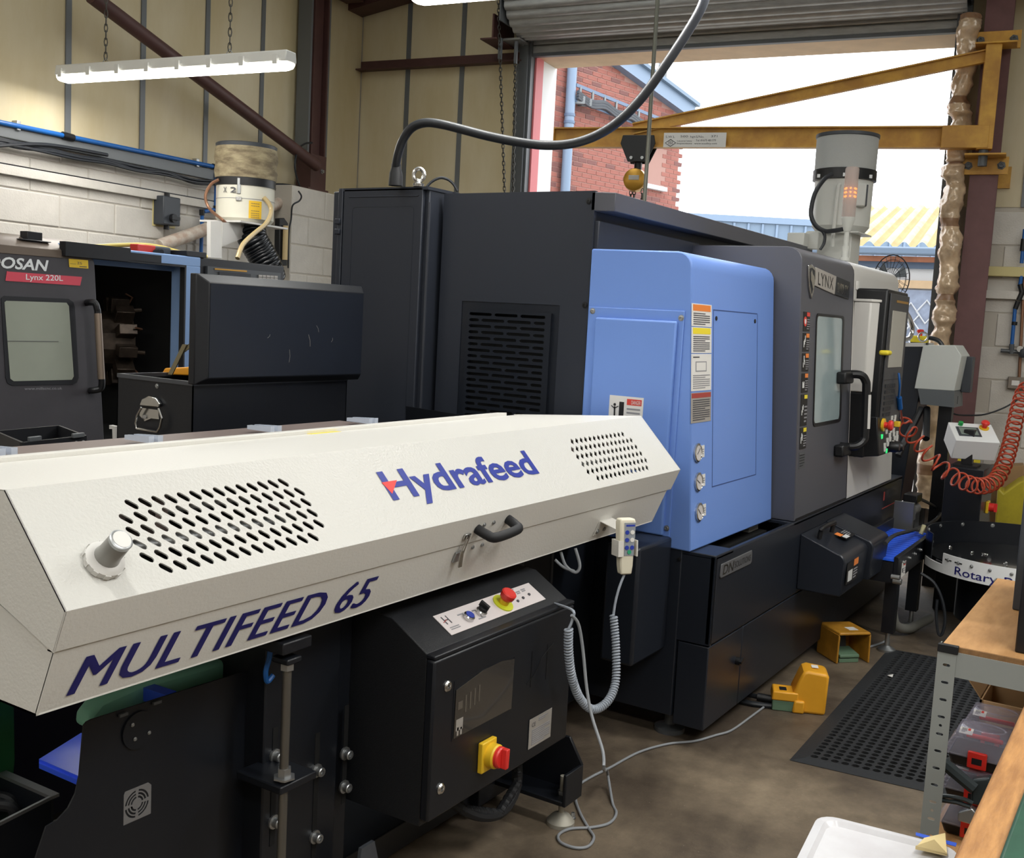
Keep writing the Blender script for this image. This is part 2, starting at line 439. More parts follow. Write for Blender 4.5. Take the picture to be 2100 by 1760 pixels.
for na, nb in ((5.8, 3.9), (2.4, 0.5), (0.5, -1.4), (-2.9, -5.0)): roofpiece(rf, UA, UB, na, nb)
for na, nb in BANDS:
    e = [UA]+[q for p in RLU for q in p]+[UB]
    for k in range(0, len(e), 2): roofpiece(rf, e[k], e[k+1], na, nb)
struct('ceiling', rf, m_roof, smooth=0)
m_grp = bpy.data.materials.new('rooflight_sheet'); m_grp.use_nodes = True
nt = m_grp.node_tree; nt.nodes.clear()
_o = nt.nodes.new('ShaderNodeOutputMaterial'); _m = nt.nodes.new('ShaderNodeMixShader'); _t = nt.nodes.new('ShaderNodeBsdfTransparent'); _l = nt.nodes.new('ShaderNodeBsdfTranslucent')
_t.inputs['Color'].default_value = (.86, .87, .86, 1); _l.inputs['Color'].default_value = (.85, .85, .8, 1); _m.inputs['Fac'].default_value = .25
nt.links.new(_t.outputs[0], _m.inputs[1]); nt.links.new(_l.outputs[0], _m.inputs[2]); nt.links.new(_m.outputs[0], _o.inputs['Surface'])
wi = 0
for na, nb in BANDS:
    for u0, u1 in RLU:
        wi += 1
        mb = MB(); roofpiece(mb, u0, u1, na, nb, .004, .05)
        struct('window_%d' % wi, mb, m_grp, smooth=0)
        pl = bpy.data.lights.new('rooflight_portal', 'AREA'); pl.shape = 'RECTANGLE'; pl.size = u1-u0; pl.size_y = 1.5; pl.cycles.is_portal = True
        pob = bpy.data.objects.new('rooflight_portal', pl); COL.objects.link(pob)
        sl_ = (RN*(nb-na)+V((0, 0, roofz(nb)-roofz(na)))).normalized()
        zx = RU.cross(sl_).normalized(); zx = zx if zx.z > 0 else -zx
        yx = zx.cross(RU).normalized()
        pob.matrix_world = Matrix((RU, yx, zx)).transposed().to_4x4()
        pob.matrix_world.translation = RW((u0+u1)/2, (na+nb)/2, roofz((na+nb)/2)+.02)
# opening trims
struct('trim_1', MB().rbox(BACK+0.02, BACK+0.42, ON0, ON1, OZ-0.001, OZ+0.05), m_creamwood, smooth=0)
struct('trim_2', MB().rbox(BACK+0.14, BACK+0.44, ON1-0.012, ON1+0.02, 0, OZ), m_white, smooth=0)
struct('trim_3', MB().rbox(BACK-0.01, BACK+0.14, ON1-0.016, ON1+0.02, 0, OZ), m_pink, smooth=0)
struct('trim_4', MB().rbox(BACK-0.0, BACK+0.42, ON0-0.02, ON0+0.01, 0, OZ), m_dksteel, smooth=0)

# gable rafter, eaves beam, girt, stanchion, brace
g = MB()
g.hexa([RW(BACK-0.25, 5.53, 4.22), RW(BACK-0.02, 5.53, 4.22), RW(BACK-0.02, 3.6, 4.57), RW(BACK-0.25, 3.6, 4.57),
        RW(BACK-0.25, 5.53, 4.40), RW(BACK-0.02, 5.53, 4.40), RW(BACK-0.02, 3.6, 4.75), RW(BACK-0.25, 3.6, 4.75)])
mk('gable_rafter', g, m_brown, label='brown steel rafter sloping up along the shutter wall under the roof', cat='beam')
mk('eaves_beam', MB().rbox(-2, BACK-0.3, LEFT-0.2, LEFT-0.02, 4.26, 4.4), m_brown, label='brown steel eaves beam running along the top of the left wall', cat='beam')
t = thing('wall_girt', 'brown horizontal steel rail across the cream cladding left of the shutter', 'rail', RW(BACK-0.05, 4.7, 3.74))
mk('flange', MB().rbox(BACK-0.02, BACK-0.008, 3.88, 5.52, 3.74, 3.83), m_brown, t, smooth=0)
mk('lip', MB().rbox(BACK-0.1, BACK-0.02, 3.88, 5.56, 3.74, 3.752), m_brown, t, smooth=0)
sc0 = rc(pL(641, 200, 5.36)).x; sc1 = rc(pL(671, 200, 5.36)).x
t = thing('steel_stanchion', 'dark brown steel stanchion in the corner between two grey channels', 'column', RW((sc0+sc1)/2, 5.4, 2.56))
mk('web_plate', MB().rbox(sc0+.03, sc1-.03, 5.40, 5.42, 2.57, 4.4), m_brown, t, smooth=0)
mk('flange', MB().rbox(sc0, sc0+.02, 5.36, 5.5, 2.57, 4.4), m_brown, t, smooth=0)
mk('flange', MB().rbox(sc1-.02, sc1, 5.36, 5.5, 2.57, 4.4), m_brown, t, smooth=0)
mk('gusset_plate', MB().rbox(sc0-.005, sc1+.005, 5.35, 5.365, 2.57, 2.86), m_brown, t, smooth=0)
mk('base_plate', MB().rbox(sc0-.06, sc1+.02, 5.33, 5.5, 2.56, 2.58), m_brown, t, smooth=0)
for q in (-0.035, sc1-sc0+.01): mk('channel', MB().rbox(sc0+q, sc0+q+.025, 5.37, 5.5, 2.83, 4.4), m_strip, t, smooth=0)
bm_ = bolt_mesh(0.014, 0.02, m_zinc, True)
for x, y in ((651, 343), (660, 352)): inst('bolt', bm_, t, pL(x, y, 5.35), align_z(-RN))
p0, p1 = pL(650, 340, 5.30), pL(188, -8, 5.30)
mk('brace_tube', MB().cyl(p0, p1, 0.047, 20), m_brown, label='brown round steel tube bracing the left wall diagonally', cat='brace')

# ================================================================== roller shutter
RC = RW(BACK-0.2, 0, 4.29); RR = 0.4
t = thing('roller_shutter', 'rolled-up galvanised shutter above the bright doorway', 'shutter', RW(BACK-0.2, 2.14, 3.85))
N0, N1 = ON0-0.06, ON1+0.06
for i in range(20):
    a0 = 95+i*11.5; a1 = a0+11.5; prof = []
    for q in range(9):
        aa = math.radians(a0+(a1-a0)*q/8); bul = RR-0.012+0.022*math.sin(math.pi*q/8)
        prof.append((bul*math.cos(aa), bul*math.sin(aa)))
    for q in range(8, -1, -1):
        aa = math.radians(a0+(a1-a0)*q/8); prof.append(((RR-0.03)*math.cos(aa), (RR-0.03)*math.sin(aa)))
    pts = [RC+RU*c+RN*N0+V((0, 0, s)) for c, s in prof]
    mk('slat', MB().prism(pts, RN*(N1-N0)), m_steel, t, smooth=40)
for k, (z0, z1) in enumerate(((3.80, 3.868), (3.872, 3.935))):
    mk('curtain_slat', MB().rbox(BACK-0.06, BACK-0.03, ON0-0.02, ON1+0.02, z0, z1), m_steel, t, bevel=0.012, seg=3)
mk('bottom_rail', MB().rbox(BACK-0.07, BACK-0.02, ON0-.02, ON1+.02, 3.775, 3.80), m_dksteel, t, smooth=0)
for n in (N0-0.03, N1+0.02):
    mk('end_plate', MB().rbox(BACK-0.55, BACK-0.02, n, n+0.012, 3.95, 4.75), m_dksteel, t, smooth=0)
t2 = thing('shutter_guide', 'dark steel shutter guide channel beside the pink door edge', 'guide rail', RW(BACK-0.05, ON1+0.06, 0), 'shutter guide rails')
mk('channel', MB().rbox(BACK-0.09, BACK-0.0, ON1+0.0, ON1+0.11, 0, 3.9), m_dksteel, t2, smooth=0)
mk('lip', MB().rbox(BACK-0.12, BACK-0.09, ON1+0.02, ON1+0.06, 0, 3.9), m_dksteel, t2, smooth=0)
mk('bracket', MB().rbox(BACK-0.3, BACK-0.0, ON1+0.02, ON1+0.2, 3.86, 3.875), m_zinc, t2, smooth=0)
t2 = thing('shutter_guide', 'dark steel shutter guide channel beside the foil-wrapped pipe', 'guide rail', RW(BACK-0.05, ON0-0.06, 0), 'shutter guide rails')
mk('channel', MB().rbox(BACK-0.09, BACK-0.0, ON0-0.09, ON0+0.005, 0, 4.0), m_dksteel, t2, smooth=0)
mk('lip', MB().rbox(BACK-0.12, BACK-0.09, ON0-0.06, ON0-0.03, 0, 4.0), m_dksteel, t2, smooth=0)
# hand chain of the shutter: a loop of links
def chain(mb, path, pitch=0.034, r=0.0042, w=0.011):
    path = [V(p) for p in path]; out = 0
    for a, b in zip(path, path[1:]):
        L = (b-a).length; n = max(1, int(round(L/pitch))); d = (b-a).normalized(); s = d.orthogonal().normalized(); s2 = d.cross(s)
        for i in range(n):
            c = a.lerp(b, (i+.5)/n); e = s if (i+out) % 2 else s2
            hl = L/n*0.68
            mb.tube([c+d*(hl*math.cos(q*math.pi/4))+e*(w*math.sin(q*math.pi/4)) for q in range(8)], r, 5, closed=True)
        out += n
    return mb
t = thing('hand_chain', 'long hanging hand-chain loop left of the shutter opening', 'chain', RW(BACK-0.35, 4.0, 0.9))
mk('chain_strand', chain(MB(), [pB(1022, 0, 8.0), pB(1026, 130, 8.05), pB(1035, 400, 8.05)]), m_chain, t, smooth=60)
mk('chain_strand', chain(MB(), [pB(1057, 128, 8.1), pB(1052, 400, 8.1)]), m_chain, t, smooth=60)
a, b = pB(1035, 400, 8.05), pB(1052, 400, 8.1)
mk('chain_strand', chain(MB(), [a, RW(rc(a).x, rc(a).y, 0.95), RW(rc(b).x, rc(b).y, 0.95), b]), m_chain, t, smooth=60)
mk('chain_guide', MB().cbox(pB(1026, 100, 8.05), RU*.03, RN*.03, V((0, 0, .17))), m_dksteel, t, bevel=.004)
mk('chain_guide', MB().cbox(pB(1058, 108, 8.1), RU*.03, RN*.025, V((0, 0, .18))), m_dksteel, t, bevel=.004)
mk('chain_wheel', MB().cyl(RW(BACK-0.2, N1+.05, 4.2), RW(BACK-0.2, N1+.09, 4.2), .17, 20), m_dksteel, t)
mk('pulley_bracket', MB().rbox(BACK-0.4, BACK-0.0, 4.0, 4.015, 3.86, 4.05).rbox(BACK-.4, BACK-.05, 3.97, 4.12, 3.85, 3.862), m_brown, t, smooth=0)

# ================================================================== batten lamps
def lamp(cu, cn, cz, label, L=1.7, chains=True, parts=True, watt=24.0):
    t = thing('batten_light', label, 'light', RW(cu, cn, cz), 'sealed batten lights hung in the hall')
    W, H = 0.06, 0.075
    def sec(z0, z1, w0, w1, rnd):
        return [(-w0, z0), (w0, z0), (w1, z1), (-w1, z1)]
    pr = [(.05, .02), (.05, .03), (.042, .10), (-.042, .10), (-.05, .03), (-.05, .02)]
    body = MB().prism([RW(cu+x, cn-L/2, cz+.022+z*.75) for x, z in pr if z >= .02]+[], RN*L)
    mk('housing', body, m_lampw, t, bevel=.006)
    dp = [(.047, .036), (.046, .02), (.038, .004), (.018, -.002), (-.018, -.002), (-.038, .004), (-.046, .02), (-.047, .036)]
    secs = []
    for q, sc in ((0, .35), (.012, .75), (.045, 1), (L-.045, 1), (L-.012, .75), (L, .35)):
        secs.append([RW(cu+x*(.6+.4*sc), cn-L/2+q, cz+.03+(z-.03)*sc) for x, z in dp])
    mk('diffuser', MB().loft(secs), m_tube, t, smooth=60)
    if parts:
        for k in range(8):
            n = cn-L/2+.06+k*(L-.12)/7
            for sx in (-1, 1):
                mk('clip', MB().cbox(RW(cu+sx*.062, n, cz+.045), RU*.012, RN*.03, V((0, 0, .05))), m_tin if False else m_lampw, t, smooth=0)
    if chains:
        for n in (cn-L/2+.42, cn+L/2-.36):
            mk('hook', MB().tube([RW(cu, n-.05, cz+.075), RW(cu, n, cz+.13), RW(cu, n+.05, cz+.075)], .003, 5), m_zinc, t)
            zt = roofz(n)
            mk('chain', chain(MB(), [RW(cu, n, cz+.12), RW(cu, n, zt-.01)], .04, .003, .009), m_chain, t, smooth=60)
    li = bpy.data.lights.new('batten_glow', 'AREA'); li.shape = 'RECTANGLE'; li.size = 0.1; li.size_y = L-.06
    li.energy = watt; li.color = (1.0, 0.98, 0.94)
    lo = bpy.data.objects.new('batten_glow', li); COL.objects.link(lo); lo.parent = t
    lo.matrix_local = Matrix((RU, RN, V((0, 0, 1)))).transposed().to_4x4(); lo.location = (0, 0, -.025)
    return t
LR0, LR1 = rc(pB(125, 158)), rc(pB(597, 133))
LB = BACK*1.7/(LR0.y-LR1.y)
q0, q1 = rc(pB(125, 158, LB)), rc(pB(597, 133, LB))
LZ = (q0.z+q1.z)/2
LN = (q0.y+q1.y)/2
lamp(LB, LN, LZ-.03, 'glowing sealed batten light hung on chains before the left wall')
q2 = rc(pZ(846, 20, LZ-.05)); q2.y -= .85
lamp(q2.x, q2.y, LZ-.03, 'glowing batten light cut off by the top edge left of the shutter')
for cu, cn in ((LB-3.0, LN), (LB-6, LN), (q2.x-3.0, q2.y), (q2.x-6, q2.y), (q2.x+.2, -1.2), (q2.x-2.2, -1.2), (q2.x-4.6, -1.2)):  # unseen lamps; right-hand row lowered and strengthened to brighten the feeder front
    lamp(cu, cn, 3.9 if cn > 0 else 3.3, 'sealed batten light hung under the roof outside the view', parts=False, watt=24.0 if cn > 0 else 50.0)
# ================================================================== the big lathe (front faces -Y, end faces -X)
m_navy = mat('charcoal_sheet', '#2b2f38', 0.4, spec=0.4, bump=0.06, bscale=900)
m_navy2 = mat('charcoal_base', '#1f232b', 0.3, spec=0.45, bump=0.05, bscale=900)
m_blue = mat('blue_sheet', '#6f92d8', 0.38, spec=0.45)
m_grey = mat('dark_grey_sheet', '#4e4f56', 0.4, spec=0.45)
m_ltg = mat('light_grey_sheet', '#c9c7c3', 0.42)
m_glassd = mat('door_window_film', '#93a3a6', 0.12, spec=0.6, coat=0.3, vary=0.12, vscale=3)
m_lab = mat('label_white', '#dcdad6', 0.5)
m_labg = mat('label_silver', '#a7a29c', 0.45, metal=0.2)
m_org = mat('label_orange', '#e2823c', 0.5)
m_yell = mat('label_yellow', '#e8d437', 0.5)
m_red = mat('label_red', '#cf4238', 0.5)
m_dred = mat('label_dark_red', '#a34640', 0.5)
m_ink = mat('print_ink', '#4a4a50', 0.6)
m_inkl = mat('print_ink_light', '#8e8e92', 0.6)
m_black = mat('label_black', '#1b1b1d', 0.5)
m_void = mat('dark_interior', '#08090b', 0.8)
m_screen = mat('screen_glass', '#a9a69b', 0.25, coat=0.5)
m_eredd = mat('stop_button_red', '#d8352f', 0.35)
m_eyel = mat('stop_ring_yellow', '#e3b92c', 0.4)
m_green = mat('lit_green', '#28c46a', 0.4, emit='#2fe27c', estr=0.8)
m_key = mat('key_white', '#d8d8d4', 0.5)
m_keyd = mat('key_dark', '#2a2c30', 0.5)
m_gold = mat('gold_paint', '#b98a34', 0.35, metal=0.5)

LX0 = 3.70
L = thing('cnc_lathe', 'large blue, charcoal and grey machining lathe behind the white bar feeder', 'lathe', (5.2, 2.2, 0))
# base
b = MB().box(LX0+.02, 6.76, 1.52, 2.75, 0.09, 0.68)
mk('base_body', b, m_navy2, L, bevel=.006)
mk('base_front_panel', MB().box(LX0, 6.78, 1.40, 1.425, 0.405, 0.75), m_navy2, L, bevel=.006)
mk('base_end_panel', MB().box(LX0, LX0+.012, 1.40, 1.535, .405, .74), m_navy2, L, smooth=0)
mk('base_lower_panel', MB().box(LX0+.004, 4.068, 1.404, 1.53, 0.07, 0.398), m_navy2, L, bevel=.004)
kd = mk('base_lower_panel', MB().box(4.073, 6.78, 1.404, 1.53, 0.07, 0.398), m_navy2, L, bevel=.004)
mk('base_inner', MB().box(LX0+.01, 6.77, 1.425, 1.52, .405, .60), m_void, L, smooth=0)
mk('corner_deck', MB().box(4.63, 6.78, 1.40, 1.55, 0.735, 0.751), m_navy2, L, bevel=.003)
mk('corner_deck', MB().box(LX0, 3.88, 1.40, 1.62, 0.735, 0.752), m_navy2, L, bevel=.003)
mk('end_panel_lower', MB().box(LX0-.004, LX0+.03, 1.535, 2.72, 0.10, 0.757), m_navy2, L, bevel=.004)
kn = mk('turn_latch', MB().cyl((4.02, 1.404, .268), (4.02, 1.385, .268), .016, 16).obox((4.006, 1.376, .262), (.028, 0, .012), (0, .012, 0), (-.004, 0, .01)), m_blk, L)
for x in (3.8, 4.4, 5.2, 6.0, 6.7):
    for y in (1.58, 2.6):
        mk('levelling_foot', MB().lathe([(.06, 0), (.06, .018), (.022, .03), (.018, .1)], (x, y, 0), (0, 0, 1), 16), m_dksteel, L)
scr = bolt_mesh(0.006, 0.005, m_blk)
for x, y in ((1393, 1147), ): inst('screw', scr, L, pX(x, y, LX0-.006), align_z((-1, 0, 0)))
# badge on the base front
def onY(x0, z0, w, h, y): return V((x0, y, z0)), V((w, 0, 0)), V((0, 0, h))
bd = mk('maker_badge', MB().prism([(3.744, 1.4, .667), (3.750, 1.4, .659), (4.074, 1.4, .659), (4.084, 1.4, .667), (4.084, 1.4, .706), (4.078, 1.4, .715), (3.748, 1.4, .713)], (0, -.006, 0)), mat('badge_metal', '#6f7073', .35, metal=.4), L, bevel=.002)
text('badge_lettering', 'DN', V((3.765, 1.394, .669)), V((.115, 0, 0)), V((0, 0, .037)), m_chrome, bd, bold=.01, shear=.15)
text('badge_lettering', 'SOLUTIONS', V((3.888, 1.394, .675)), V((.18, 0, 0)), V((0, 0, .025)), m_black, bd)

# charcoal end and upper body
TOPZ = 2.105
mk('upper_body', MB().box(LX0+.03, 6.45, 2.02, 2.72, 0.68, 2.06), m_navy, L, bevel=.006)
# end panel with the louvre opening
ey0, ey1 = 2.005, 2.735        # y range
def EP(y): return ey1-y        # panel coordinate, x runs towards the front
hole = (EP(2.615), EP(2.135), 0.95, 1.655)
mbp = plate([(0, .757), (EP(ey0), .757), (EP(ey0), TOPZ), (0, TOPZ)], [[(hole[0], hole[2]), (hole[1], hole[2]), (hole[1], hole[3]), (hole[0], hole[3])]], .02, (LX0, ey1, 0), (0, -1, 0), (0, 0, 1))
mk('end_panel', mbp, m_navy, L, smooth=20)
holes = []
sy0, sy1 = EP(2.566), EP(2.192)
per = (sy1-sy0)
for r in range(24):
    z = 1.603-r*0.0252
    if z < 1.0: break
    if r % 2 == 0: segs = ((0, .305), (.34, .645), (.68, 1.0))
    else: segs = ((0, .135), (.17, .475), (.51, .82), (.855, 1.0))
    for s0, s1 in segs: holes.append(stadium(sy0+per*(s0+s1)/2, z, per*(s1-s0), .0125, 3))
lv = plate([(hole[0]+.035, hole[2]+.03), (hole[1]-.03, hole[2]+.03), (hole[1]-.03, hole[3]-.035), (hole[0]+.035, hole[3]-.035)], holes, .003, (LX0-.012, ey1, 0), (0, -1, 0), (0, 0, 1))
lg = mk('louvre_grille', lv, m_navy2, L, smooth=20)
mk('louvre_frame', plate([(hole[0], hole[2]), (hole[1], hole[2]), (hole[1], hole[3]), (hole[0], hole[3])],
    [[(hole[0]+.038, hole[2]+.033), (hole[1]-.033, hole[2]+.033), (hole[1]-.033, hole[3]-.038), (hole[0]+.038, hole[3]-.038)]], .014, (LX0+.004, ey1, 0), (0, -1, 0), (0, 0, 1)), m_navy2, L, smooth=20)
mk('louvre_rim', plate([(hole[0]+.035, hole[2]+.03), (hole[1]-.03, hole[2]+.03), (hole[1]-.03, hole[3]-.035), (hole[0]+.035, hole[3]-.035)],
    [[(hole[0]+.041, hole[2]+.036), (hole[1]-.036, hole[2]+.036), (hole[1]-.036, hole[3]-.041), (hole[0]+.041, hole[3]-.041)]], .03, (LX0-.0121, ey1, 0), (0, -1, 0), (0, 0, 1)), m_navy2, L, smooth=20)
mk('louvre_backing', MB().box(LX0+.022, LX0+.026, 2.12, 2.63, .94, 1.67), m_void, L, smooth=0)
for x, y in ((1215, 411), (1202, 630), (1387, 426), ):
    pass
for y, z in ((2.03, 2.065), (2.02, 1.66)): inst('screw', bolt_mesh(.009, .004, m_blk), L, (LX0-.001, y, z), align_z((-1, 0, 0)))
# electrical cabinet standing proud at the rear
CX = 3.612
cb = mk('electrical_cabinet', MB().box(CX+.02, 4.9, 2.76, 3.30, .12, 2.115), m_navy, L, bevel=.005)
mk('cabinet_top', MB().box(CX+.0, 4.9, 2.755, 3.25, 2.112, 2.125), m_navy, cb, smooth=0)
dr = mk('cabinet_door', MB().box(CX, CX+.022, 2.782, 3.222, .16, 2.122), m_navy, L, bevel=.004)
mk('hinge_post', MB().box(CX-.002, CX+.05, 3.226, 3.252, .16, 2.124), m_navy, L, bevel=.003)
mk('rib', MB().box(CX-.003, CX, 2.805, 3.19, 2.084, 2.089), m_navy, dr, bevel=.001)
em = plate(rrect(0, .345, 0, 1.5, .02), [rrect(.003, .342, .003, 1.497, .018)], .003, (CX-.0012, 3.17, .545), (0, -1, 0), (0, 0, 1))
mk('embossed_border', em, m_navy, dr, smooth=20)
for z in (1.935, 1.98): mk('hinge', MB().box(CX-.012, CX+.02, 3.232, 3.262, z-.012, z+.012), m_navy, L, bevel=.003)
mk('side_strip', MB().box(CX+.012, CX+.02, 2.752, 2.757, .3, 2.06), mat('highlight_strip', '#3d4047', .4), cb, smooth=0)  # line highlight down the cabinet side, painted as a lighter strip
# roof fascia
fz0, fz1 = 2.028, 2.10
fs = MB().prism([(LX0, 2.02, fz0), (LX0, 2.004, fz0), (LX0+.03, 1.93, fz0), (6.3, 1.93, fz0), (6.3, 2.02, fz0)], (0, 0, fz1-fz0))
mk('roof_fascia', fs, m_grey, L, bevel=.003)
mk('roof_cover', MB().box(LX0+.02, 6.3, 2.0, 2.72, 2.06, 2.096), m_navy, L, smooth=0)
mk('upper_front_panel', MB().box(LX0+.01, 4.72, 1.985, 2.03, 1.80, 1.99), m_navy, L, bevel=.004)

# blue spindle cover: front leans back
def fy(z, y0=1.50, y1=1.578, z0=.752, z1=1.875): return y0+(y1-y0)*(z-z0)/(z1-z0)
bx0, bx1 = LX0-.012, 4.64
prof = [(1.50, .752), (fy(1.81), 1.81)]
for i in range(6):
    a = math.radians(90*i/5); c = (fy(1.815)+.06, 1.815); prof.append((c[0]-.06*math.cos(a), c[1]+.06*math.sin(a)))
prof += [(2.0, 1.88), (2.0, .765)]
secs = []
# rounded far edge: shrink the section slightly towards the right end
for x, ins in ((bx0, 0), (bx1-.03, 0), (bx1-.012, .006), (bx1, .022)):
    cy, cz = 1.75, 1.3
    secs.append([V((x, y+(ins if y < 1.9 else 0), z-(ins if z > 1.6 else 0))) for y, z in prof])
mk('blue_cover', MB().loft([s[::-1] for s in secs]), m_blue, L, bevel=.006)
# ribbed service panel on the end of the blue cover
mk('service_panel', MB().box(bx0-.006, bx0+.01, 1.588, 1.994, .76, 1.655), m_blue, L, bevel=.003)
mk('service_panel_raised', MB().box(bx0-.022, bx0, 1.565+.045, 1.955, .80, 1.615), m_blue, L, bevel=.008, seg=3)
for y, z in ((1.975, 1.638), (1.6, 1.628), (1.6, .83)): inst('screw', bolt_mesh(.008, .006, m_zinc), L, (bx0-.006, y, z), align_z((-1, 0, 0)))
# front door of the blue cover (inset line) and fittings; plane of the leaning front
fn = V((0, -(1.875-.752), (1.578-1.50))).normalized()   # outward normal
fup = V((0, (1.578-1.50), (1.875-.752))).normalized()
def FB(x, z): return V((x, fy(z), z))
xl, xr, zb, zt = 3.90, 4.40, .975, 1.665
ln = MB()
for p, d in ((FB(xl, zb), fup*((zt-zb)*1.002)), (FB(xr, zb), fup*((zt-zb)*1.002))): ln.obox(p, V((.004, 0, 0)), d, fn*.0008)
for z in (zb, zt): ln.obox(FB(xl, z), V((xr-xl, 0, 0)), fup*.004, fn*.0008)
mk('hatch_gap', ln, mat('blue_gap', '#33487c', .6), L, smooth=0)
for x in (xl+.03, xr-.03): mk('hatch_catch', MB().cyl(FB(x, zt-.03), FB(x, zt-.03)+fn*.003, .009, 10), m_blk, L)
lw, lx = .135, 3.672
lx = 3.685
def lab(z0, z1, base, bands, lines): return sticker('warning_label', L, FB(lx, z0)+fn*.0005, V((lw*1.45, 0, 0)), fup*(z1-z0), bands, lines, base)
lab(1.60, 1.685, m_lab, [(.06, .94, .68, .96, m_org)], [(.08, .9, .06, .62, 6, m_ink)])
lab(1.50, 1.597, m_lab, [(.06, .94, .74, .98, m_yell)], [(.08, .9, .05, .68, 8, m_ink)])
lab(1.358, 1.497, m_lab, [(.2, .75, .52, .80, m_inkl), (.24, .71, .55, .77, m_lab)], [(.08, .92, .05, .45, 7, m_inkl), (.08, .5, .88, .95, 1, m_ink)])
lab(1.238, 1.352, m_labg, [(.02, .98, .82, .98, m_dred)], [(.08, .92, .06, .78, 10, m_ink)])
m_gface = mat('gauge_face', '#c9c4c2', .5)
for k, z in enumerate((1.124, 1.012, .895)):
    c = FB(3.757+.01*k-.01, z)
    g = mk('pressure_gauge', MB().lathe([(.036, -.002), (.036, .007), (.031, .010), (.030, .006)], c, fn, 24, cap1=False), m_chrome, L)
    mk('dial', MB().cyl(c+fn*.004, c+fn*.0062, .0305, 24), m_gface, g)
    an = (.9, -1.1, -.85)[k]
    d = (V((1, 0, 0))*math.sin(an)+fup*math.cos(an))
    mk('needle', MB().obox(c+fn*.0065-d*.01, d*.032, V((1, 0, 0)).cross(d).cross(d).normalized()*0+fn.cross(d)*.003, fn*.001), m_ink, g, smooth=0)
    mk('scale_marks', MB().obox(c+fn*.0063+V((.004, 0, -.016)), V((.012, 0, 0)), fup*.004, fn*.0006), m_dred, g, smooth=0)
    sticker('gauge_tag', L, c+V((.042, 0, 0))-fup*.022, V((.03, 0, 0)), fup*.046, [], [(.2, .8, .2, .75, 3, m_inkl)], m_lab)
sticker('danger_label', L, V((bx0-.0225, 1.868, 1.193)), V((0, -.145, 0)), V((0, 0, .125)), [(.52, .95, .74, .93, m_red), (.30, .44, .08, .82, m_black)], [(.53, .92, .1, .68, 5, m_inkl)], m_lab)
text('danger_word', 'DANGER', V((bx0-.0255, 1.868-.145*.66, 1.193+.125*.77)), V((0, -.145*.27, 0)), V((0, 0, .125*.12)), m_lab, L)
# small falling figure on the label
fig = MB(); o = V((bx0-.0250, 1.868, 1.193)); ux, uy = V((0, -.145, 0)), V((0, 0, .125)); nn = V((-1, 0, 0))
def P2(a, b): return o+ux*a+uy*b
fig.cyl(P2(.17, .72), P2(.17, .72)+nn*.001, .0055, 10)
for a, b, wd in (((.17, .66), (.18, .38), .006), ((.17, .6), (.07, .68), .003), ((.17, .6), (.28, .68), .003), ((.18, .38), (.10, .12), .0035), ((.18, .38), (.27, .3), .0035), ((.27, .3), (.26, .14), .003)):
    p, q = P2(*a), P2(*b); d = q-p; s = d.cross(nn).normalized()*wd; fig.obox(p-s*.5, d, s, nn*.001)
mk('danger_figure', fig, m_black, L, smooth=0)
# slate recess between the blue cover and the grey body
mk('recess_floor', MB().box(3.86, 4.62, 1.52, 1.9, .68, .70), m_void, L, smooth=0)
mk('recess_post', MB().box(4.50, 4.62, 1.56, 1.9, .70, .80), m_ltg, L, smooth=0)

# dark grey door body and light grey body: shared leaning profile
def gy(z): return 1.405+(1.468-1.405)*(z-.752)/(1.975-.752)
gp = [(gy(.752), .752), (gy(1.90), 1.90)]
for i in range(6):
    a = math.radians(90*i/5); gp.append((gy(1.905)+.07-.07*math.cos(a), 1.905+.07*math.sin(a)))
gp += [(2.03, 1.975), (2.03, .752)]
def gsec(x): return [V((x, y, z)) for y, z in gp][::-1]
mk('grey_body', MB().loft([gsec(4.645), gsec(5.505)]), m_grey, L, bevel=.004)
mk('door_seam', MB().loft([gsec(5.505), gsec(5.512)]), m_blk, L)
mk('light_body', MB().loft([gsec(5.512), gsec(6.50)]), m_ltg, L, bevel=.006)
gn = V((0, -(1.975-.752), .063)).normalized(); gup = V((0, .063, 1.975-.752)).normalized()
def FG(x, z): return V((x, gy(z), z))
mk('door_foot_gap', MB().obox(FG(4.66, .752)+gn*.001, V((.84, 0, 0)), gup*.012, gn*.001), m_blk, L, smooth=0)
# window
wx0, wx1, wz0, wz1 = 4.875, 5.345, 1.165, 1.69
def gpl(poly, holes, th, off): return plate(poly, holes, th, FG(0, .752)+gn*off-V((0, 0, 0)), (1, 0, 0), tuple(gup))
def gz(z): return (z-.752)/gup.z
wf = gpl(rrect(wx0, wx1, gz(wz0), gz(wz1), .03), [rrect(wx0+.012, wx1-.03, gz(wz0)+.015, gz(wz1)-.012, .024)], .004, .004)
fr = mk('window_gasket', wf, m_blk, L, smooth=20)
mk('window_pane', gpl(rrect(wx0+.006, wx1-.01, gz(wz0)+.008, gz(wz1)-.008, .026), [], .004, .002), m_glassd, L, smooth=0)
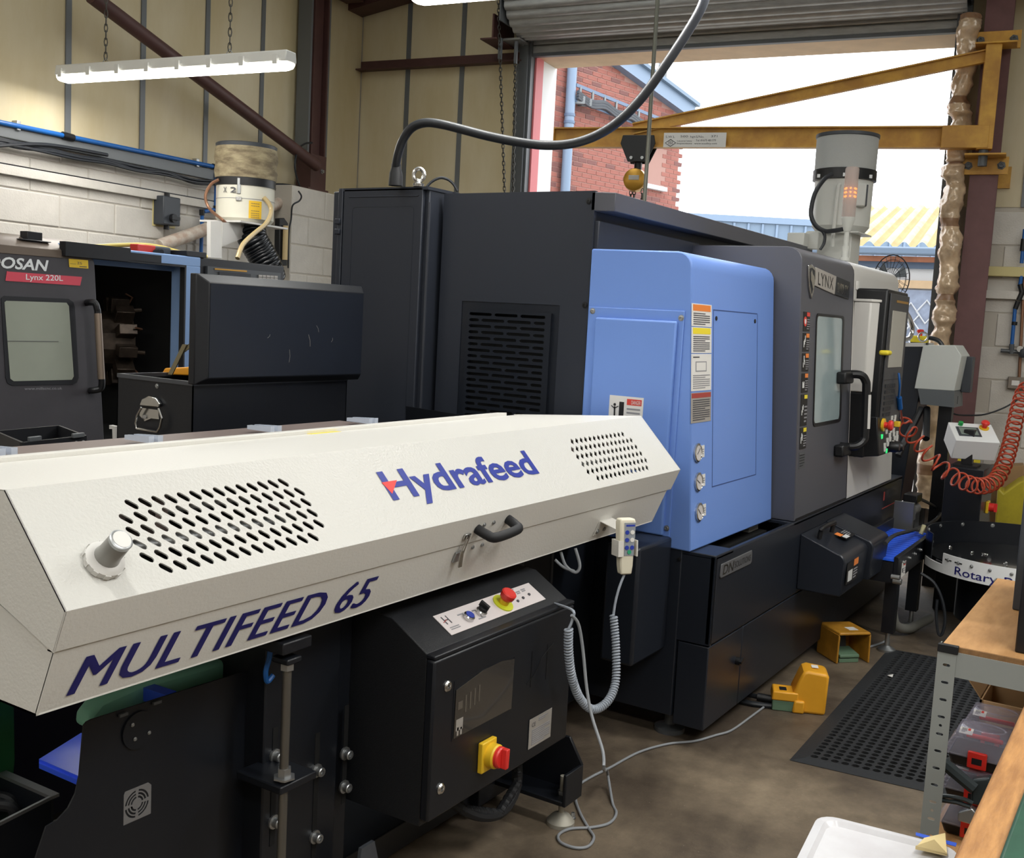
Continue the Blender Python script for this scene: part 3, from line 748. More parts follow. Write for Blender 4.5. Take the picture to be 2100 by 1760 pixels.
# grab handle
hz0, hz1 = 1.06, 1.40
hx = 5.36
hd = MB()
hp = [FG(hx, hz1), FG(hx, hz1)+gn*.075+V((.03, 0, 0)), FG(hx+.05, hz1-.03)+gn*.10, FG(hx+.055, hz1-.08)+gn*.105, FG(hx+.055, hz0+.06)+gn*.105, FG(hx+.05, hz0+.01)+gn*.10, FG(hx+.02, hz0-.02)+gn*.07, FG(hx, hz0-.02)]
hm = mk('door_handle', MB().tube(smooth_path(hp, 5), .021, 10), m_blk, L)
for z in (hz1-.03, hz0-.05): mk('handle_mount', MB().obox(FG(hx-.12, z-.015)+gn*.0, V((.15, 0, 0)), gup*.06, gn*.05), m_blk, hm, bevel=.01)
mk('grip_insert', MB().cyl(FG(hx+.055, hz1-.1)+gn*.115, FG(hx+.055, hz0+.07)+gn*.115, .015, 10), m_ltg, hm)
# stickers down the door edge
sx = 4.685
zz = [1.695, 1.60, 1.51, 1.42, 1.325, 1.175, 1.07]
cols = [m_red, m_org, m_org, m_org, m_yell, m_yell]
m_pict = mat('pictogram_white', '#cfd0cf', .5)
for k in range(6):
    z1, z0 = zz[k]-.004, zz[k+1]+.004
    st = sticker('door_sticker', L, FG(sx, z0)+gn*.0005, V((.095, 0, 0)), gup*(z1-z0), [(.52, .98, 1-.02/(z1-z0), .98, cols[k])], [(.55, .95, .08, .66, 5, m_inkl)], m_black)
    c = FG(sx+.025, (z0+z1)/2)+gn*.002
    if k == 0:
        mk('pictogram', MB().cyl(c, c+gn*.001, .022, 18), m_red, st, smooth=0); mk('pictogram', MB().cyl(c+gn*.001, c+gn*.0016, .012, 12), m_pict, st, smooth=0)
    else:
        fg = MB()
        for q in range(3): fg.obox(c+V((-.014+.009*q, 0, 0))+gup*(-.022+.012*((q*k) % 3)), V((.008, 0, 0)), gup*(.022+.006*((q+k) % 2)), gn*.001)
        mk('pictogram', fg, m_pict, st, smooth=0)
sticker('door_sticker', L, FG(sx, .985)+gn*.0005, V((.085, 0, 0)), gup*.075, [], [(.1, .9, .1, .9, 5, m_keyd)], m_dksteel)
# name badge with shield
bz = 1.845
nb = mk('name_badge', MB().prism([FG(4.80, bz-.03), FG(5.15, bz-.058), FG(5.17, bz+.03), FG(4.83, bz+.052)], gn*.006), m_labg, L, bevel=.002)
mk('badge_dark_plate', MB().prism([FG(5.155, bz-.058), FG(5.405, bz-.07), FG(5.42, bz+.018), FG(5.175, bz+.03)], gn*.006), m_keyd, nb, bevel=.002)
text('badge_lettering', 'LYNX', FG(4.87, bz-.026)+gn*.006, V((.25, 0, -.012)), gup*.058, m_black, nb, space=1.1)
text('badge_lettering', '2100LSY', FG(5.19, bz-.045)+gn*.006, V((.19, 0, -.008)), gup*.048, m_chrome, nb)
sh = [(4.715, .052), (4.76, .058), (4.82, .045), (4.825, .0), (4.80, -.06), (4.775, -.095), (4.74, -.05), (4.722, 0)]
mk('shield', MB().prism([FG(x, bz+d) for x, d in sh], gn*.009), m_chrome, nb, bevel=.002)
sh2 = [(4.730, .038), (4.762, .044), (4.806, .033), (4.808, .0), (4.788, -.05), (4.772, -.072), (4.748, -.04), (4.735, 0)]
mk('shield_field', MB().prism([FG(x, bz+d)+gn*.009 for x, d in sh2], gn*.001), m_keyd, nb, smooth=0)
cat_ = [(4.738, .022), (4.752, .034), (4.764, .016), (4.79, .006), (4.797, -.018), (4.785, -.026), (4.79, -.04), (4.772, -.05), (4.757, -.026), (4.745, -.015)]
mk('cat_head', MB().prism([FG(x, bz+d)+gn*.010 for x, d in cat_], gn*.003), m_chrome, nb, smooth=0)
mk('light_switch', MB().obox(FG(5.545, 1.83)+gn*.0, V((.05, 0, 0)), gup*.045, gn*.006), m_lab, L, bevel=.003)
mk('small_plate', MB().obox(FG(6.40, 1.80), V((.06, 0, 0)), gup*.03, gn*.003), m_keyd, L, smooth=0)

# operator panel
cx0, cx1, cy = 5.565, 6.02, 1.30
op = mk('control_panel', MB().box(cx0, cx1, cy, 1.46, 1.00, 1.84), m_blk, L, bevel=.012)
mk('control_bezel', MB().box(cx0+.035, cx1, cy-.008, cy, 1.03, 1.82), mat('panel_grey', '#3c3d40', .45), op, bevel=.003)
mk('yellow_line', MB().box(cx0+.16, cx1-.03, cy-.010, cy-.007, 1.778, 1.790), m_gold, op, smooth=0)
sc_ = mk('screen', MB().box(cx0+.09, cx1-.06, cy-.011, cy-.006, 1.44, 1.735), m_screen, op, bevel=.002)
mk('usb_flap', MB().box(cx0-.01, cx0+.07, cy-.03, cy+.02, 1.505, 1.53), m_yell, op, bevel=.01)
mk('panel_gap', MB().box(cx0+.035, cx1, cy-.0085, cy-.0075, 1.375, 1.379), m_black, op, smooth=0)
ks = mesh_of(MB().box(-.011, .011, -.004, .004, -.009, .009), m_keyd); kw = mesh_of(MB().box(-.016, .016, -.004, .004, -.011, .011), m_key)
for r in range(6):
    for c in range(8 if r < 4 else 6):
        inst('key', ks, op, (cx0+.08+c*.027, cy-.010, 1.345-r*.03))
lp = mk('lower_panel', MB().hexa([V(p) for p in ((cx0-.02, cy-.03, .99), (cx1+.0, cy-.03, .99), (cx1+.0, 1.40, .97), (cx0-.02, 1.40, .97), (cx0-.02, cy-.005, 1.19), (cx1, cy-.005, 1.19), (cx1, 1.40, 1.19), (cx0-.02, 1.40, 1.19))]), m_blk, op, bevel=.006)
def LP(x, z): return V((x, cy-.031+(z-.99)*.125, z))
for r, row in enumerate(((3, 4), (2.4, 3.8), (2, 3, 4.1), (1.2, 2.6, 3.4), (2.2, 3.4, 4.4), (1.4, 2.2, 3.6, 4.4), (.6, 1.5, 3, 4.2), (.6,))):
    for c in row: inst('key', kw, op, LP(cx0+.06+c*.075, 1.17-r*.022))
eb = mk('stop_ring', MB().cyl(LP(cx0+.07, 1.145), LP(cx0+.07, 1.145)+V((0, -.012, 0)), .034, 18), m_eyel, op)
mk('stop_button', MB().lathe([(.016, 0), (.016, .02), (.026, .024), (.028, .036), (.022, .044)], LP(cx0+.07, 1.145)+V((0, -.01, 0)), (0, -1, 0), 18), m_eredd, op)
for x, z in ((.055, 1.085), (.14, 1.005)): mk('lit_key', MB().box(cx0+x-.014, cx0+x+.014, cy-.034+(z-.99)*.125, cy-.02+(z-.99)*.125, z-.012, z+.012), m_green, op, bevel=.002)
for x, z in ((.24, 1.02), (.33, 1.015)): mk('rotary_knob', MB().lathe([(.03, 0), (.028, .03), (.018, .045)], LP(cx0+x, z), (0, -1, 0), 16), m_blk, op)
kb = mk('yellow_key_switch', MB().cbox(LP(cx0+.34, 1.135)+V((0, -.015, 0)), (.035, 0, 0), (0, .03, 0), (0, 0, .03)), m_eyel, op, bevel=.004)
# light arm cover in front of the light body
mk('arm_cover', MB().prism([(5.535, 1.455, 0), (5.535, 1.36, 0), (5.56, 1.345, 0), (5.60, 1.33, 0), (5.60, 1.455, 0)] and [V((5.52, 1.455, 1.31)), V((5.52, 1.37, 1.31)), V((5.565, 1.335, 1.31)), V((5.565, 1.455, 1.31))], (0, 0, .46)), m_ltg, L, bevel=.006)
mk('arm_cap', MB().prism([V((5.515, 1.455, 1.77)), V((5.515, 1.365, 1.77)), V((5.57, 1.325, 1.77)), V((5.57, 1.455, 1.77))], (0, 0, .014)), m_ltg, L, bevel=.003)
mk('panel_stem', MB().box(5.52, 5.60, 1.34, 1.46, .975, 1.31), m_blk, L, bevel=.01)
# front chute cover on the base
cv0, cv1 = 4.74, 5.15
def chute(x0, x1, yf, zt, zb, r=.04):
    pr = [(1.40, zb), (yf+.012, zb)]; zc = zt-.045-r
    for i in range(7):
        a = math.radians(80*i/6); pr.append((yf+r-r*math.cos(a), zc+r*math.sin(a)))
    pr.append((1.40, zt+.02))
    return MB().loft([[V((x, y, z)) for y, z in pr] for x in (x0, x1)])
ch = mk('chute_cover', chute(cv0, cv1, 1.19, .665, .425), m_navy2, L, bevel=.006)
mk('chute_cover_end', chute(cv1+.0, 5.46, 1.165, .672, .43), m_navy2, ch, bevel=.006)
for x in (4.79, 4.90): pass
mk('cover_handle', MB().tube(smooth_path([(4.80, 1.33, .665), (4.80, 1.325, .70), (4.81, 1.32, .715), (4.99, 1.32, .715), (5.0, 1.325, .70), (5.0, 1.33, .665)], 4), .011, 8), m_blk, ch)
sticker('hand_warning', ch, V((4.97, 1.25, .6475)), V((.16, 0, 0)), V((0, .06, .0148)), [(.0, .35, .5, 1, m_org), (.1, .5, .08, .45, m_pict)], [(.5, .95, .2, .9, 4, m_inkl)], m_black)
sticker('hand_warning', ch, V((4.78, 1.189, .475)), V((.19, 0, 0)), V((0, 0, .10)), [(.6, 1, .7, 1, m_org), (.12, .5, .1, .6, m_pict)], [(.58, .95, .1, .6, 4, m_inkl)], m_black)
# supplier lettering at the far end of the base front
text('supplier_lettering', 'MILLS CNC', V((6.36, 1.399, .655)), V((.30, 0, 0)), V((0, 0, .05)), mat('faint_print', '#5e5a58', .5), L)
mk('supplier_mark', MB().obox(V((6.31, 1.399, .65)), V((.03, 0, 0)), V((0, 0, .05)), V((0, -.001, 0))), m_dred, L, smooth=0)
mk('supplier_underline', MB().obox(V((6.30, 1.399, .60)), V((.34, 0, 0)), V((0, 0, .005)), V((0, -.001, 0))), m_dred, L, smooth=0)
# bar-side spindle guard under the feeder end
mk('spindle_guard', MB().box(3.40, 3.69, 1.575, 1.71, .36, .80), m_navy2, L, bevel=.012)
mk('rear_duct', MB().box(3.35, 3.69, 1.9, 2.5, .1, .8), m_navy2, L, bevel=.01)
# lifting eye and cables on the cabinet roof
e = V((3.83, 2.86, 2.125))
e = pZ(858, 383, 2.125)
mk('lifting_eye', MB().lathe([(.022, 0), (.024, .012), (.012, .02), (.011, .03)], e, (0, 0, 1), 16).tube([e+V((0, 0, .05))+CR*(.022*math.cos(q*math.pi/10))+V((0, 0, .026))*math.sin(q*math.pi/10) for q in range(20)], .0085, 8, closed=True), m_chrome, L)
g0 = pZ(811, 381, 2.125)
mk('cable_gland', MB().lathe([(.03, 0), (.028, .05), (.021, .075), (.021, .09)], g0, (0, 0, 1), 16), m_blkrub, L)
pts = [(811, 352), (815, 322), (826, 288), (845, 262), (872, 252), (905, 255), (950, 266), (1000, 279), (1060, 291), (1120, 298), (1175, 294), (1225, 277), (1272, 246), (1320, 196), (1366, 132), (1412, 62), (1440, 12), (1452, -30)]
d0 = (g0-CAMP).dot(CF)
path = [pD(x, y, d0-0.62*(i/(len(pts)-1))) for i, (x, y) in enumerate(pts)]
mk('supply_cable', MB().tube(smooth_path([g0+V((0, 0, .03))]+path, 6), .0185, 12), m_cable, L)
k0 = pZ(874, 384, 2.125)
mk('small_cable', MB().tube(smooth_path([pD(x, y, d0+.1) for x, y in ((872, 388), (884, 374), (902, 365), (918, 368), (930, 378), (938, 392))], 6), .006, 8), m_cable, L)
# ================================================================== bar feeder
m_fw = mat('feeder_white', '#c9c8c3', 0.4, spec=0.5, bump=0.4, bscale=150)
m_fw2 = mat('feeder_white_smooth', '#d6d4ce', 0.4, spec=0.5, bump=0.12, bscale=150)  # paler than the slope: light missing on the lower faces put into colour
m_fb = mat('feeder_black', '#1c1e22', 0.5, bump=0.35, bscale=420)
m_fbs = mat('feeder_black_smooth', '#13161c', 0.38)
m_logo = mat('logo_blue', '#23338f', 0.4)
m_navyink = mat('lettering_navy', '#1c1c66', 0.4)
m_lred = mat('logo_red', '#e23b36', 0.4)
m_magb = mat('magazine_brown', '#6f625e', 0.5)
m_clear = mat('clear_plastic', '#cfd8e6', 0.12, alpha=0.75, spec=0.6)
m_pend = mat('pendant_cream', '#d9d3bf', 0.42)
m_coil = mat('coil_cord_grey', '#9aa2ad', 0.45)
m_dgrey = mat('pendant_overlay', '#8e949c', 0.45)
m_bbtn = mat('button_blue', '#2c3f9f', 0.4)
m_teal = mat('teal_guide', '#8fd6bf', 0.45)
m_bluep2 = mat('blue_plate', '#3f66ff', 0.3, coat=0.3)
m_winf = mat('smoked_window', '#3a3632', 0.12, coat=0.4)
m_rodm = mat('threaded_rod', '#77746e', 0.4, metal=0.8)

FX0, FX1 = 1.044, 3.54
RID, LIP, SEAM, BOT = V((0, 1.67, 1.261)), V((0, 1.50, 1.082)), V((0, 1.532, 1.005)), V((0, 1.584, .882))
BK = V((0, 2.235, 1.214))
F = thing('bar_feeder', 'long white bar feeder with slotted lid and blue lettering in the foreground', 'bar feeder', (2.3, 1.9, 0))
XV = V((1, 0, 0))
tdir = (LIP-RID).normalized(); TL = (LIP-RID).length
# lid: slotted sloping front
holes = []
def cap45(cx, ct, s, ln, wd, n=4):
    base = stadium(0, 0, ln, wd, n); a = math.radians(45)*s
    # y axis of plate = -t (upwards)
    return [(cx+x*math.cos(a)-y*math.sin(a), -(ct)+x*math.sin(a)+y*math.cos(a)) for x, y in base]
for r in range(6):
    t = .064+.0286*r
    n = 15 if r in (1, 2, 3, 4) else 13
    x0 = 1.241 if n == 15 else 1.268
    if r == 0: n, x0 = 14, 1.268-.0
    for i in range(n): holes.append(cap45(x0+i*.0322*(1 if n != 14 else .94), t, -1, .030, .0122))
for r in range(6):
    t = .066+.0292*r; n = 15 if r in (1, 2, 3, 4) else 13
    x0 = 2.914 if n == 15 else 2.945
    for i in range(n): holes.append(cap45(x0+i*.0300, t, 1, .034, .0125, 1))
sl = plate([(FX0, -TL), (FX1, -TL), (FX1, 0), (FX0, 0)], holes, .003, RID, (1, 0, 0), tuple(-tdir))
lid = mk('lid', sl, m_fw, F, smooth=20)
def LS(x, t): return V((x, 0, 0))+RID+tdir*t
sn = XV.cross(-tdir).normalized()      # outward normal of the slope
d2 = (SEAM-LIP).normalized(); L2 = (SEAM-LIP).length; n2 = XV.cross(-d2).normalized()
d3 = (BOT-(SEAM+V((0, .003, -.003)))).normalized(); TR0 = SEAM+V((0, .004, -.002)); n3 = XV.cross(-d3).normalized()
mk('lid_front_lip', MB().obox(LIP+XV*FX0, XV*(FX1-FX0), d2*L2, -n2*.003), m_fw2, lid, bevel=.0012)
mk('lid_top', MB().obox(RID+XV*FX0, XV*(FX1-FX0), (BK-RID)*.92, -V((0, 0, .003))), m_fw2, lid, bevel=.0012)
mk('lid_rear_rim', MB().obox(RID+(BK-RID)*.92+XV*(FX0+.09)+V((0, 0, -.01)), XV*(2.3), (BK-RID)*.08, V((0, 0, .022))), m_fw2, lid, bevel=.002)
# lid ends: five-sided sheet whose lower edge rises to the rear hinge
for x, dx in ((FX0, .003), (FX1-.003, .003)):
    pts = [SEAM, LIP, RID, RID+(BK-RID)*.98, BK+V((0, -.05, -.03)), V((0, 1.684, 1.060))]
    mk('lid_end', MB().prism([p+XV*x for p in pts], XV*dx), m_fw2, lid, smooth=0)
# tray
mk('tray', MB().obox(TR0+XV*(FX0+.004), XV*(FX1-FX0-.03), d3*((BOT-TR0).length), -n3*.004), m_fw2, F, bevel=.001)
mk('tray_floor', MB().box(FX0+.004, FX1-.03, BOT.y, 2.2, BOT.z, BOT.z+.004), m_fw2, F, smooth=0)
for x in (FX0+.004, FX1-.034):
    pts = [TR0, BOT, V((0, 2.2, BOT.z)), V((0, 2.2, 1.17)), V((0, 1.69, 1.056))]
    mk('tray_end', MB().prism([p+XV*x for p in pts], XV*.004), m_fw2, F, smooth=0)
mk('tray_rim', MB().obox(TR0+XV*(FX0+.004), XV*(FX1-FX0-.03), V((0, .018, 0)), V((0, 0, .003))), m_fw2, F, smooth=0)
mk('inner_liner', MB().box(FX0+.02, FX1-.05, 1.70, 2.18, .92, 1.10), m_void, F, smooth=0)
mk('push_rod', MB().cyl((1.1, 1.66, 1.12), (3.5, 1.66, 1.12), .016, 12), m_zinc, F)
mk('guide_bar', MB().cyl((1.2, 1.72, 1.17), (3.4, 1.72, 1.17), .010, 10), m_zinc, F)
for x in (1.25, 1.35, 1.75, 3.0, 3.25): mk('inner_bracket', MB().box(x, x+.03, 1.66, 1.8, 1.10, 1.22), m_magb, F, smooth=0)
# lettering
up_s = -tdir
text('logo_lettering', 'Hydrafeed', LS(1.965, .184)+sn*.0008, XV*.678, up_s*.112, m_logo, lid, bold=.022)
tri = MB().prism([LS(2.012, .108)+sn*.0012, LS(1.963, .108)+sn*.0012, LS(1.970, .134)+sn*.0012], sn*.0006)
mk('logo_triangle', MB().prism([LS(1.962, .104)+sn*.0014, LS(2.02, .104)+sn*.0014, LS(1.974, .139)+sn*.0014], sn*.0008), m_lred, lid, smooth=0)
mlet = MB()
for k_, q_ in enumerate((0.0, .0022, .0044)):
    tm_ = text_mb('MULTIFEED 65', TR0+XV*(1.098+q_)+d3*.106+n3*(.0006+.0002*k_), XV*.80, -d3*.080, shear=.22, space=1.03); mlet.add(tm_.v, tm_.f)
mk('model_lettering', mlet, m_navyink, F, smooth=0)
# regulator knob
kc = LS(1.150, .172)
kb = mk('regulator', MB().lathe([(.034, 0), (.036, .004), (.036, .014), (.030, .018), (.024, .02)], kc, sn, 20), m_ltg, F)
mk('knob', MB().lathe([(.024, .018), (.0215, .03), (.0205, .066), (.018, .070)], kc, sn, 24, cap1=False), mat('knob_grey', '#8b8a86', .3, metal=.3), kb)
mk('dial_rim', MB().lathe([(.0205, .064), (.021, .071), (.018, .073)], kc, sn, 24), m_zinc, kb)
mk('dial', MB().cyl(kc+sn*.0732, kc+sn*.0738, .0165, 20), m_lab, kb)
for i in range(10):
    a = i*math.pi/5; e = XV*math.cos(a)+up_s*math.sin(a); mk('rib', MB().cbox(kc+e*.036+sn*.009, e*.003, sn.cross(e)*.01, sn*.01), m_ltg, kb, smooth=0)
# lid handle and latch
def LL(x, t): return XV*x+LIP+d2*t
h0, h1 = LL(2.262, .042), LL(2.405, .034)
hh = [h0, h0+n2*.03+XV*.004, h0+n2*.05+XV*.022, h1+n2*.05-XV*.022, h1+n2*.03-XV*.004, h1]
mk('lid_handle', MB().tube(smooth_path(hh, 5), [.0135]*26, 12), m_blkrub, lid)
rv = bolt_mesh(.0045, .004, m_zinc)
for x, t in ((2.29, .034), (2.335, .034)): inst('rivet', rv, lid, LL(x, t), align_z(n2))
def TT(x, t): return XV*x+TR0+d3*t
for x in (2.285, 2.33): inst('rivet', rv, F, TT(x, .018), align_z(n3))
lt = mk('toggle_latch', MB().obox(TT(2.205, .018)+n3*.001, XV*.03, d3*.03, n3*.006), m_zinc, F, bevel=.001)
mk('latch_lever', MB().obox(TT(2.212, .012)+n3*.008, XV*.016, d3*.042+n3*.012, n3*.004), m_chrome, lt, bevel=.001)
mk('latch_hook', MB().obox(LL(2.208, .048)+n2*.001, XV*.026, d2*.016, n2*.005), m_chrome, lt, bevel=.001)
mk('latch_bail', MB().tube([LL(2.214, .052)+n2*.008, TT(2.214, .03)+n3*.013, TT(2.226, .03)+n3*.013, LL(2.226, .052)+n2*.008], .0018, 5), m_chrome, lt)
sticker('yellow_sticker', lid, V((2.33, 2.17, 1.219)), V((.13, 0, 0)), V((0, .055, -.004)), [], [], m_yell)
# magazine deck behind the lid with clear clips
mk('magazine_deck', MB().obox(V((.7, 2.26, 1.205)), XV*2.1, V((0, .22, .0)), V((0, 0, -.02))), m_magb, F, smooth=0)
for x, y in ((15, 935), (318, 908), (565, 886), (765, 869)):
    p = pZ(x, y, 1.215)
    c = MB()
    for q in range(2):
        o = p+XV*(.03*q-.02)
        c.prism([o, o+V((0, .10, 0)), o+V((0, .10, .012)), o+V((0, .0, .018))], XV*.016)
    mk('clear_clip', c, m_clear, F, smooth=0)

# electrical box with console
bx = mk('electrical_box', MB().prism([(2.046, 1.50, .315), (2.046, 1.50, .762), (2.046, 1.615, .832), (2.046, 1.95, .86), (2.046, 1.95, .315)], (.70, 0, 0)), m_fb, F, bevel=.003)
cn = V((0, -.59, 1)).normalized(); cup = V((0, 1, .6)).normalized()
cd = mk('box_door', MB().box(2.036, 2.735, 1.468, 1.496, .338, .752), m_fbs, F, bevel=.006)
mk('door_drip_edge', MB().obox(V((2.04, 1.47, .752)), XV*.70, V((0, .03, 0)), V((0, 0, .012))), m_fbs, cd, bevel=.004)
mk('door_window', MB().prism([(2.128, 1.4665, .528), (2.40, 1.4665, .528), (2.403, 1.4665, .668), (2.34, 1.4665, .678), (2.25, 1.4665, .676), (2.13, 1.4665, .655)], (0, -.0015, 0)), m_winf, cd, smooth=0)
bz_ = plate([(0, 0), (.288, 0), (.288, .158), (0, .158)], [[(.006, .006), (.282, .006), (.282, .152), (.006, .152)]], .003, (2.122, 1.467, .522), (1, 0, 0), (0, 0, 1))
mk('window_gasket', bz_, m_fbs, cd, smooth=0)
for k, (x, z, w_, h_) in enumerate(((2.14, .60, .02, .02), (2.172, .585, .006, .045), (2.192, .588, .006, .045), (2.212, .592, .006, .045), (2.232, .596, .006, .045), (2.135, .545, .03, .03), (2.14, .532, .007, .022), (2.155, .531, .007, .02))):
    mk('seen_component', MB().box(x, x+w_, 1.4642, 1.4652, z, z+h_), m_labg if k > 4 else mat('window_glint', '#5a544c', .3), cd, smooth=0)  # drawn on the glass; the brown bars carry a glint as plain colour
for x, z in ((2.092, .676), (2.083, .412)):
    lk = mk('door_lock', MB().lathe([(.0145, 0), (.0145, .003), (.011, .007), (.006, .007), (.005, .003)], (x, 1.468, z), (0, -1, 0), 20), m_chrome, cd)
    mk('lock_slot', MB().box(x-.004, x+.004, 1.4635, 1.466, z-.0015, z+.0015), m_blk, lk, smooth=0)
# engraved-looking emblem on the door: two bars and a swoosh
em = MB().box(2.50, 2.503, 1.4672, 1.468, .56, .665).box(2.585, 2.588, 1.4672, 1.468, .56, .665)
em.tube(smooth_path([(2.48, 1.4675, .575), (2.53, 1.4675, .60), (2.56, 1.4675, .635), (2.62, 1.4675, .66)], 5), .0016, 5)
mk('door_emblem', em, mat('emblem_dark', '#050608', .5), cd, smooth=0)
sw = mk('main_switch', MB().box(2.247, 2.315, 1.452, 1.468, .395, .478), m_eyel, cd, bevel=.003)
mk('switch_collar', MB().lathe([(.033, 0), (.033, .02), (.030, .024)], (2.286, 1.452, .437), (0, -1, 0), 24), m_eyel, sw)
kn = mk('switch_knob', MB().lathe([(.029, 0), (.029, .010), (.026, .014)], (2.288, 1.430, .437), (0, -1, 0), 24), m_eredd, sw)
mk('knob_grip', MB().cbox((2.290, 1.408, .437), (.016, 0, .0), (0, .018, 0), (0.003, 0, .054)), m_eredd, sw, bevel=.003)
rp = sticker('rating_plate', cd, V((2.505, 1.4665, .375)), XV*.125, V((0, 0, .088)), [], [(.12, .92, .08, .62, 8, m_inkl), (.4, .8, .8, .93, 2, m_inkl)], m_labg)
text('ce_mark', 'CE', V((2.517, 1.4645, .438)), XV*.02, V((0, 0, .012)), m_ink, rp)
# console plate with buttons
def CP(x, s): return V((x, 1.50, .762))+cup*s+cn*.001
pl = mk('console_plate', MB().obox(CP(2.175, .024), XV*.475, cup*.073, cn*.0015), mat('console_plate_white', '#d7cfcf', .4), F, smooth=0)
def CB(x, s): return CP(x, s)+cn*.0015
text('console_logo', 'H', CB(2.195, .058), XV*.022, cup*.028, m_ink, pl)
mk('console_logo_dash', MB().obox(CB(2.188, .066), XV*.02+cup*.006, cup*.002, cn*.001), m_dred, pl, smooth=0)
sm = MB()
for q in range(2): sm.obox(CB(2.192, .044-.006*q), XV*.04, cup*.003, cn*.0008)
for x0, s0, w_ in ((2.258, .072, .03), (2.322, .069, .014), (2.318, .038, .034), (2.50, .091, .02), (2.545, .091, .014), (2.52, .075, .012), (2.555, .078, .022), (2.585, .08, .022), (2.555, .072, .018), (2.585, .074, .018)):
    sm.obox(CB(x0, s0), XV*w_, cup*.004, cn*.0008)
mk('console_print', sm, m_inkl, pl, smooth=0)
b1 = mk('push_button', MB().lathe([(.0165, 0), (.0165, .010), (.014, .013), (.013, .0125)], CB(2.285, .055), cn, 24), m_chrome, pl)
mk('button_cap', MB().cyl(CB(2.285, .055)+cn*.011, CB(2.285, .055)+cn*.0145, .0125, 20), m_bbtn, b1)
b2 = mk('selector_switch', MB().lathe([(.0165, 0), (.0165, .010), (.014, .013)], CB(2.345, .056), cn, 24), m_chrome, pl)
mk('selector_knob', MB().lathe([(.014, .012), (.0135, .022)], CB(2.345, .056), cn, 20).cbox(CB(2.347, .058)+cn*.025, XV*.009+cup*.002, cup*.03-XV*.004, cn*.016), m_blk, b2, bevel=.001)
b3 = mk('stop_ring', MB().cyl(CB(2.462, .06), CB(2.462, .06)+cn*.004, .032, 28), mat('stop_ring_lime', '#c7cf2e', .45), pl)
mk('stop_stem', MB().cyl(CB(2.462, .06), CB(2.462, .06)+cn*.022, .015, 20), m_eyel, b3)
mk('stop_button', MB().lathe([(.016, .018), (.020, .022), (.022, .030), (.0225, .040), (.019, .0435), (.008, .0445)], CB(2.462, .06), cn, 28), m_eredd, b3)
for x, s in ((2.512, .078), (2.548, .082)): mk('indicator', MB().lathe([(.0045, 0), (.0045, .003), (.002, .005)], CB(x, s), cn, 12), m_lab, pl)
for x, s in ((2.528, .05), (2.562, .054), (2.60, .058)): mk('indicator', MB().lathe([(.0045, 0), (.0045, .003), (.002, .005)], CB(x, s), cn, 12), m_ink, pl)

# stand
st = mk('stand_column', MB().box(1.70, 1.955, 1.70, 2.1, .04, .878), m_fbs, F, bevel=.004)
mk('stand_plate', MB().box(1.955, 2.02, 1.72, 2.1, .04, .878), m_fbs, F, bevel=.004)
mk('stand_column', MB().box(2.70, 2.90, 1.75, 2.1, .04, .878), m_fbs, F, bevel=.004)
slm = MB()
for x, z0, z1 in ((1.735, .33, .62), (1.880, .24, .56), (1.985, .34, .60)): slm.box(x-.008, x+.008, 1.6985, 1.700, z0, z1)
mk('adjust_slot', slm, m_void, F, smooth=0)
bm2 = bolt_mesh(.012, .022, m_zinc)
for x, y in ((563, 1550), (648, 1580), (706, 1545), (704, 1613), (560, 1685), (644, 1716)): inst('bolt', bm2, F, pY(x, y, 1.70), align_z((0, -1, 0)))
mk('stand_foot_beam', MB().box(1.45, 2.95, 1.78, 2.05, .04, .12), m_fbs, F, bevel=.004)
rd = mk('lift_rod', MB().cyl((1.664, 1.60, .02), (1.664, 1.60, .80), .0105, 14), m_rodm, F)
mk('rod_nut', MB().lathe([(.016, 0), (.016, .018)], (1.664, 1.60, .80), (0, 0, 1), 6), m_zinc, rd)
mk('rod_nut', MB().lathe([(.026, -.004), (.026, 0), (.016, 0), (.016, .02)], pY(583, 1592, 1.60), (0, 0, 1), 6), m_zinc, rd)
q = pY(583, 1600, 1.60)
mk('rod_bracket', MB().box(1.635, 1.75, 1.58, 1.72, q.z-.02, q.z-.002), m_fbs, rd, bevel=.003)
mk('rod_head', MB().box(1.63, 1.72, 1.58, 1.70, .842, .87).box(1.645, 1.69, 1.58, 1.63, .815, .83), m_fbs, rd, bevel=.004)
ar = mk('support_arm', MB().box(2.79, 2.90, 1.50, 1.80, .085, .10).prism([(2.892, 1.49, .09), (2.892, 1.49, .19), (2.892, 1.54, .27), (2.892, 1.80, .27), (2.892, 1.80, .09)], (.012, 0, 0)).box(2.79, 2.90, 1.488, 1.50, .085, .19), m_fbs, F, bevel=.003)
for x, y in ((2.845, 1.53),):
    ft = mk('levelling_foot', MB().lathe([(.045, 0), (.045, .012), (.03, .03), (.016, .036), (.009, .04), (.009, .16)], (x, y, 0), (0, 0, 1), 20), mat('dusty_zinc', '#a8a498', .55, metal=.4, vary=.2), F)
    mk('foot_nut', MB().lathe([(.015, .1), (.015, .112)], (x, y, 0), (0, 0, 1), 6), m_zinc, ft)
    inst('foot_bolt', bolt_mesh(.007, .02, m_zinc, True), ft, (x+.035, y-.025, .012), align_z((0, 0, 1)))
mk('floor_plate', MB().box(1.75, 2.03, 1.84, 1.98, 0, .04), m_dksteel, F, smooth=0)
ck = pY(700, 1735, 1.66)
mk('foot_angle', MB().prism([(1.93, 1.62, .0), (2.10, 1.62, .0), (2.02, 1.62, .25), (1.97, 1.62, .25)], (0, .01, 0)), mat('foot_angle_grey', '#54585f', .45, metal=.3), F, smooth=0)
mk('pin', MB().cyl((1.345, 1.6, .16), (1.345, 1.6, .30), .009, 12), m_zinc, F)
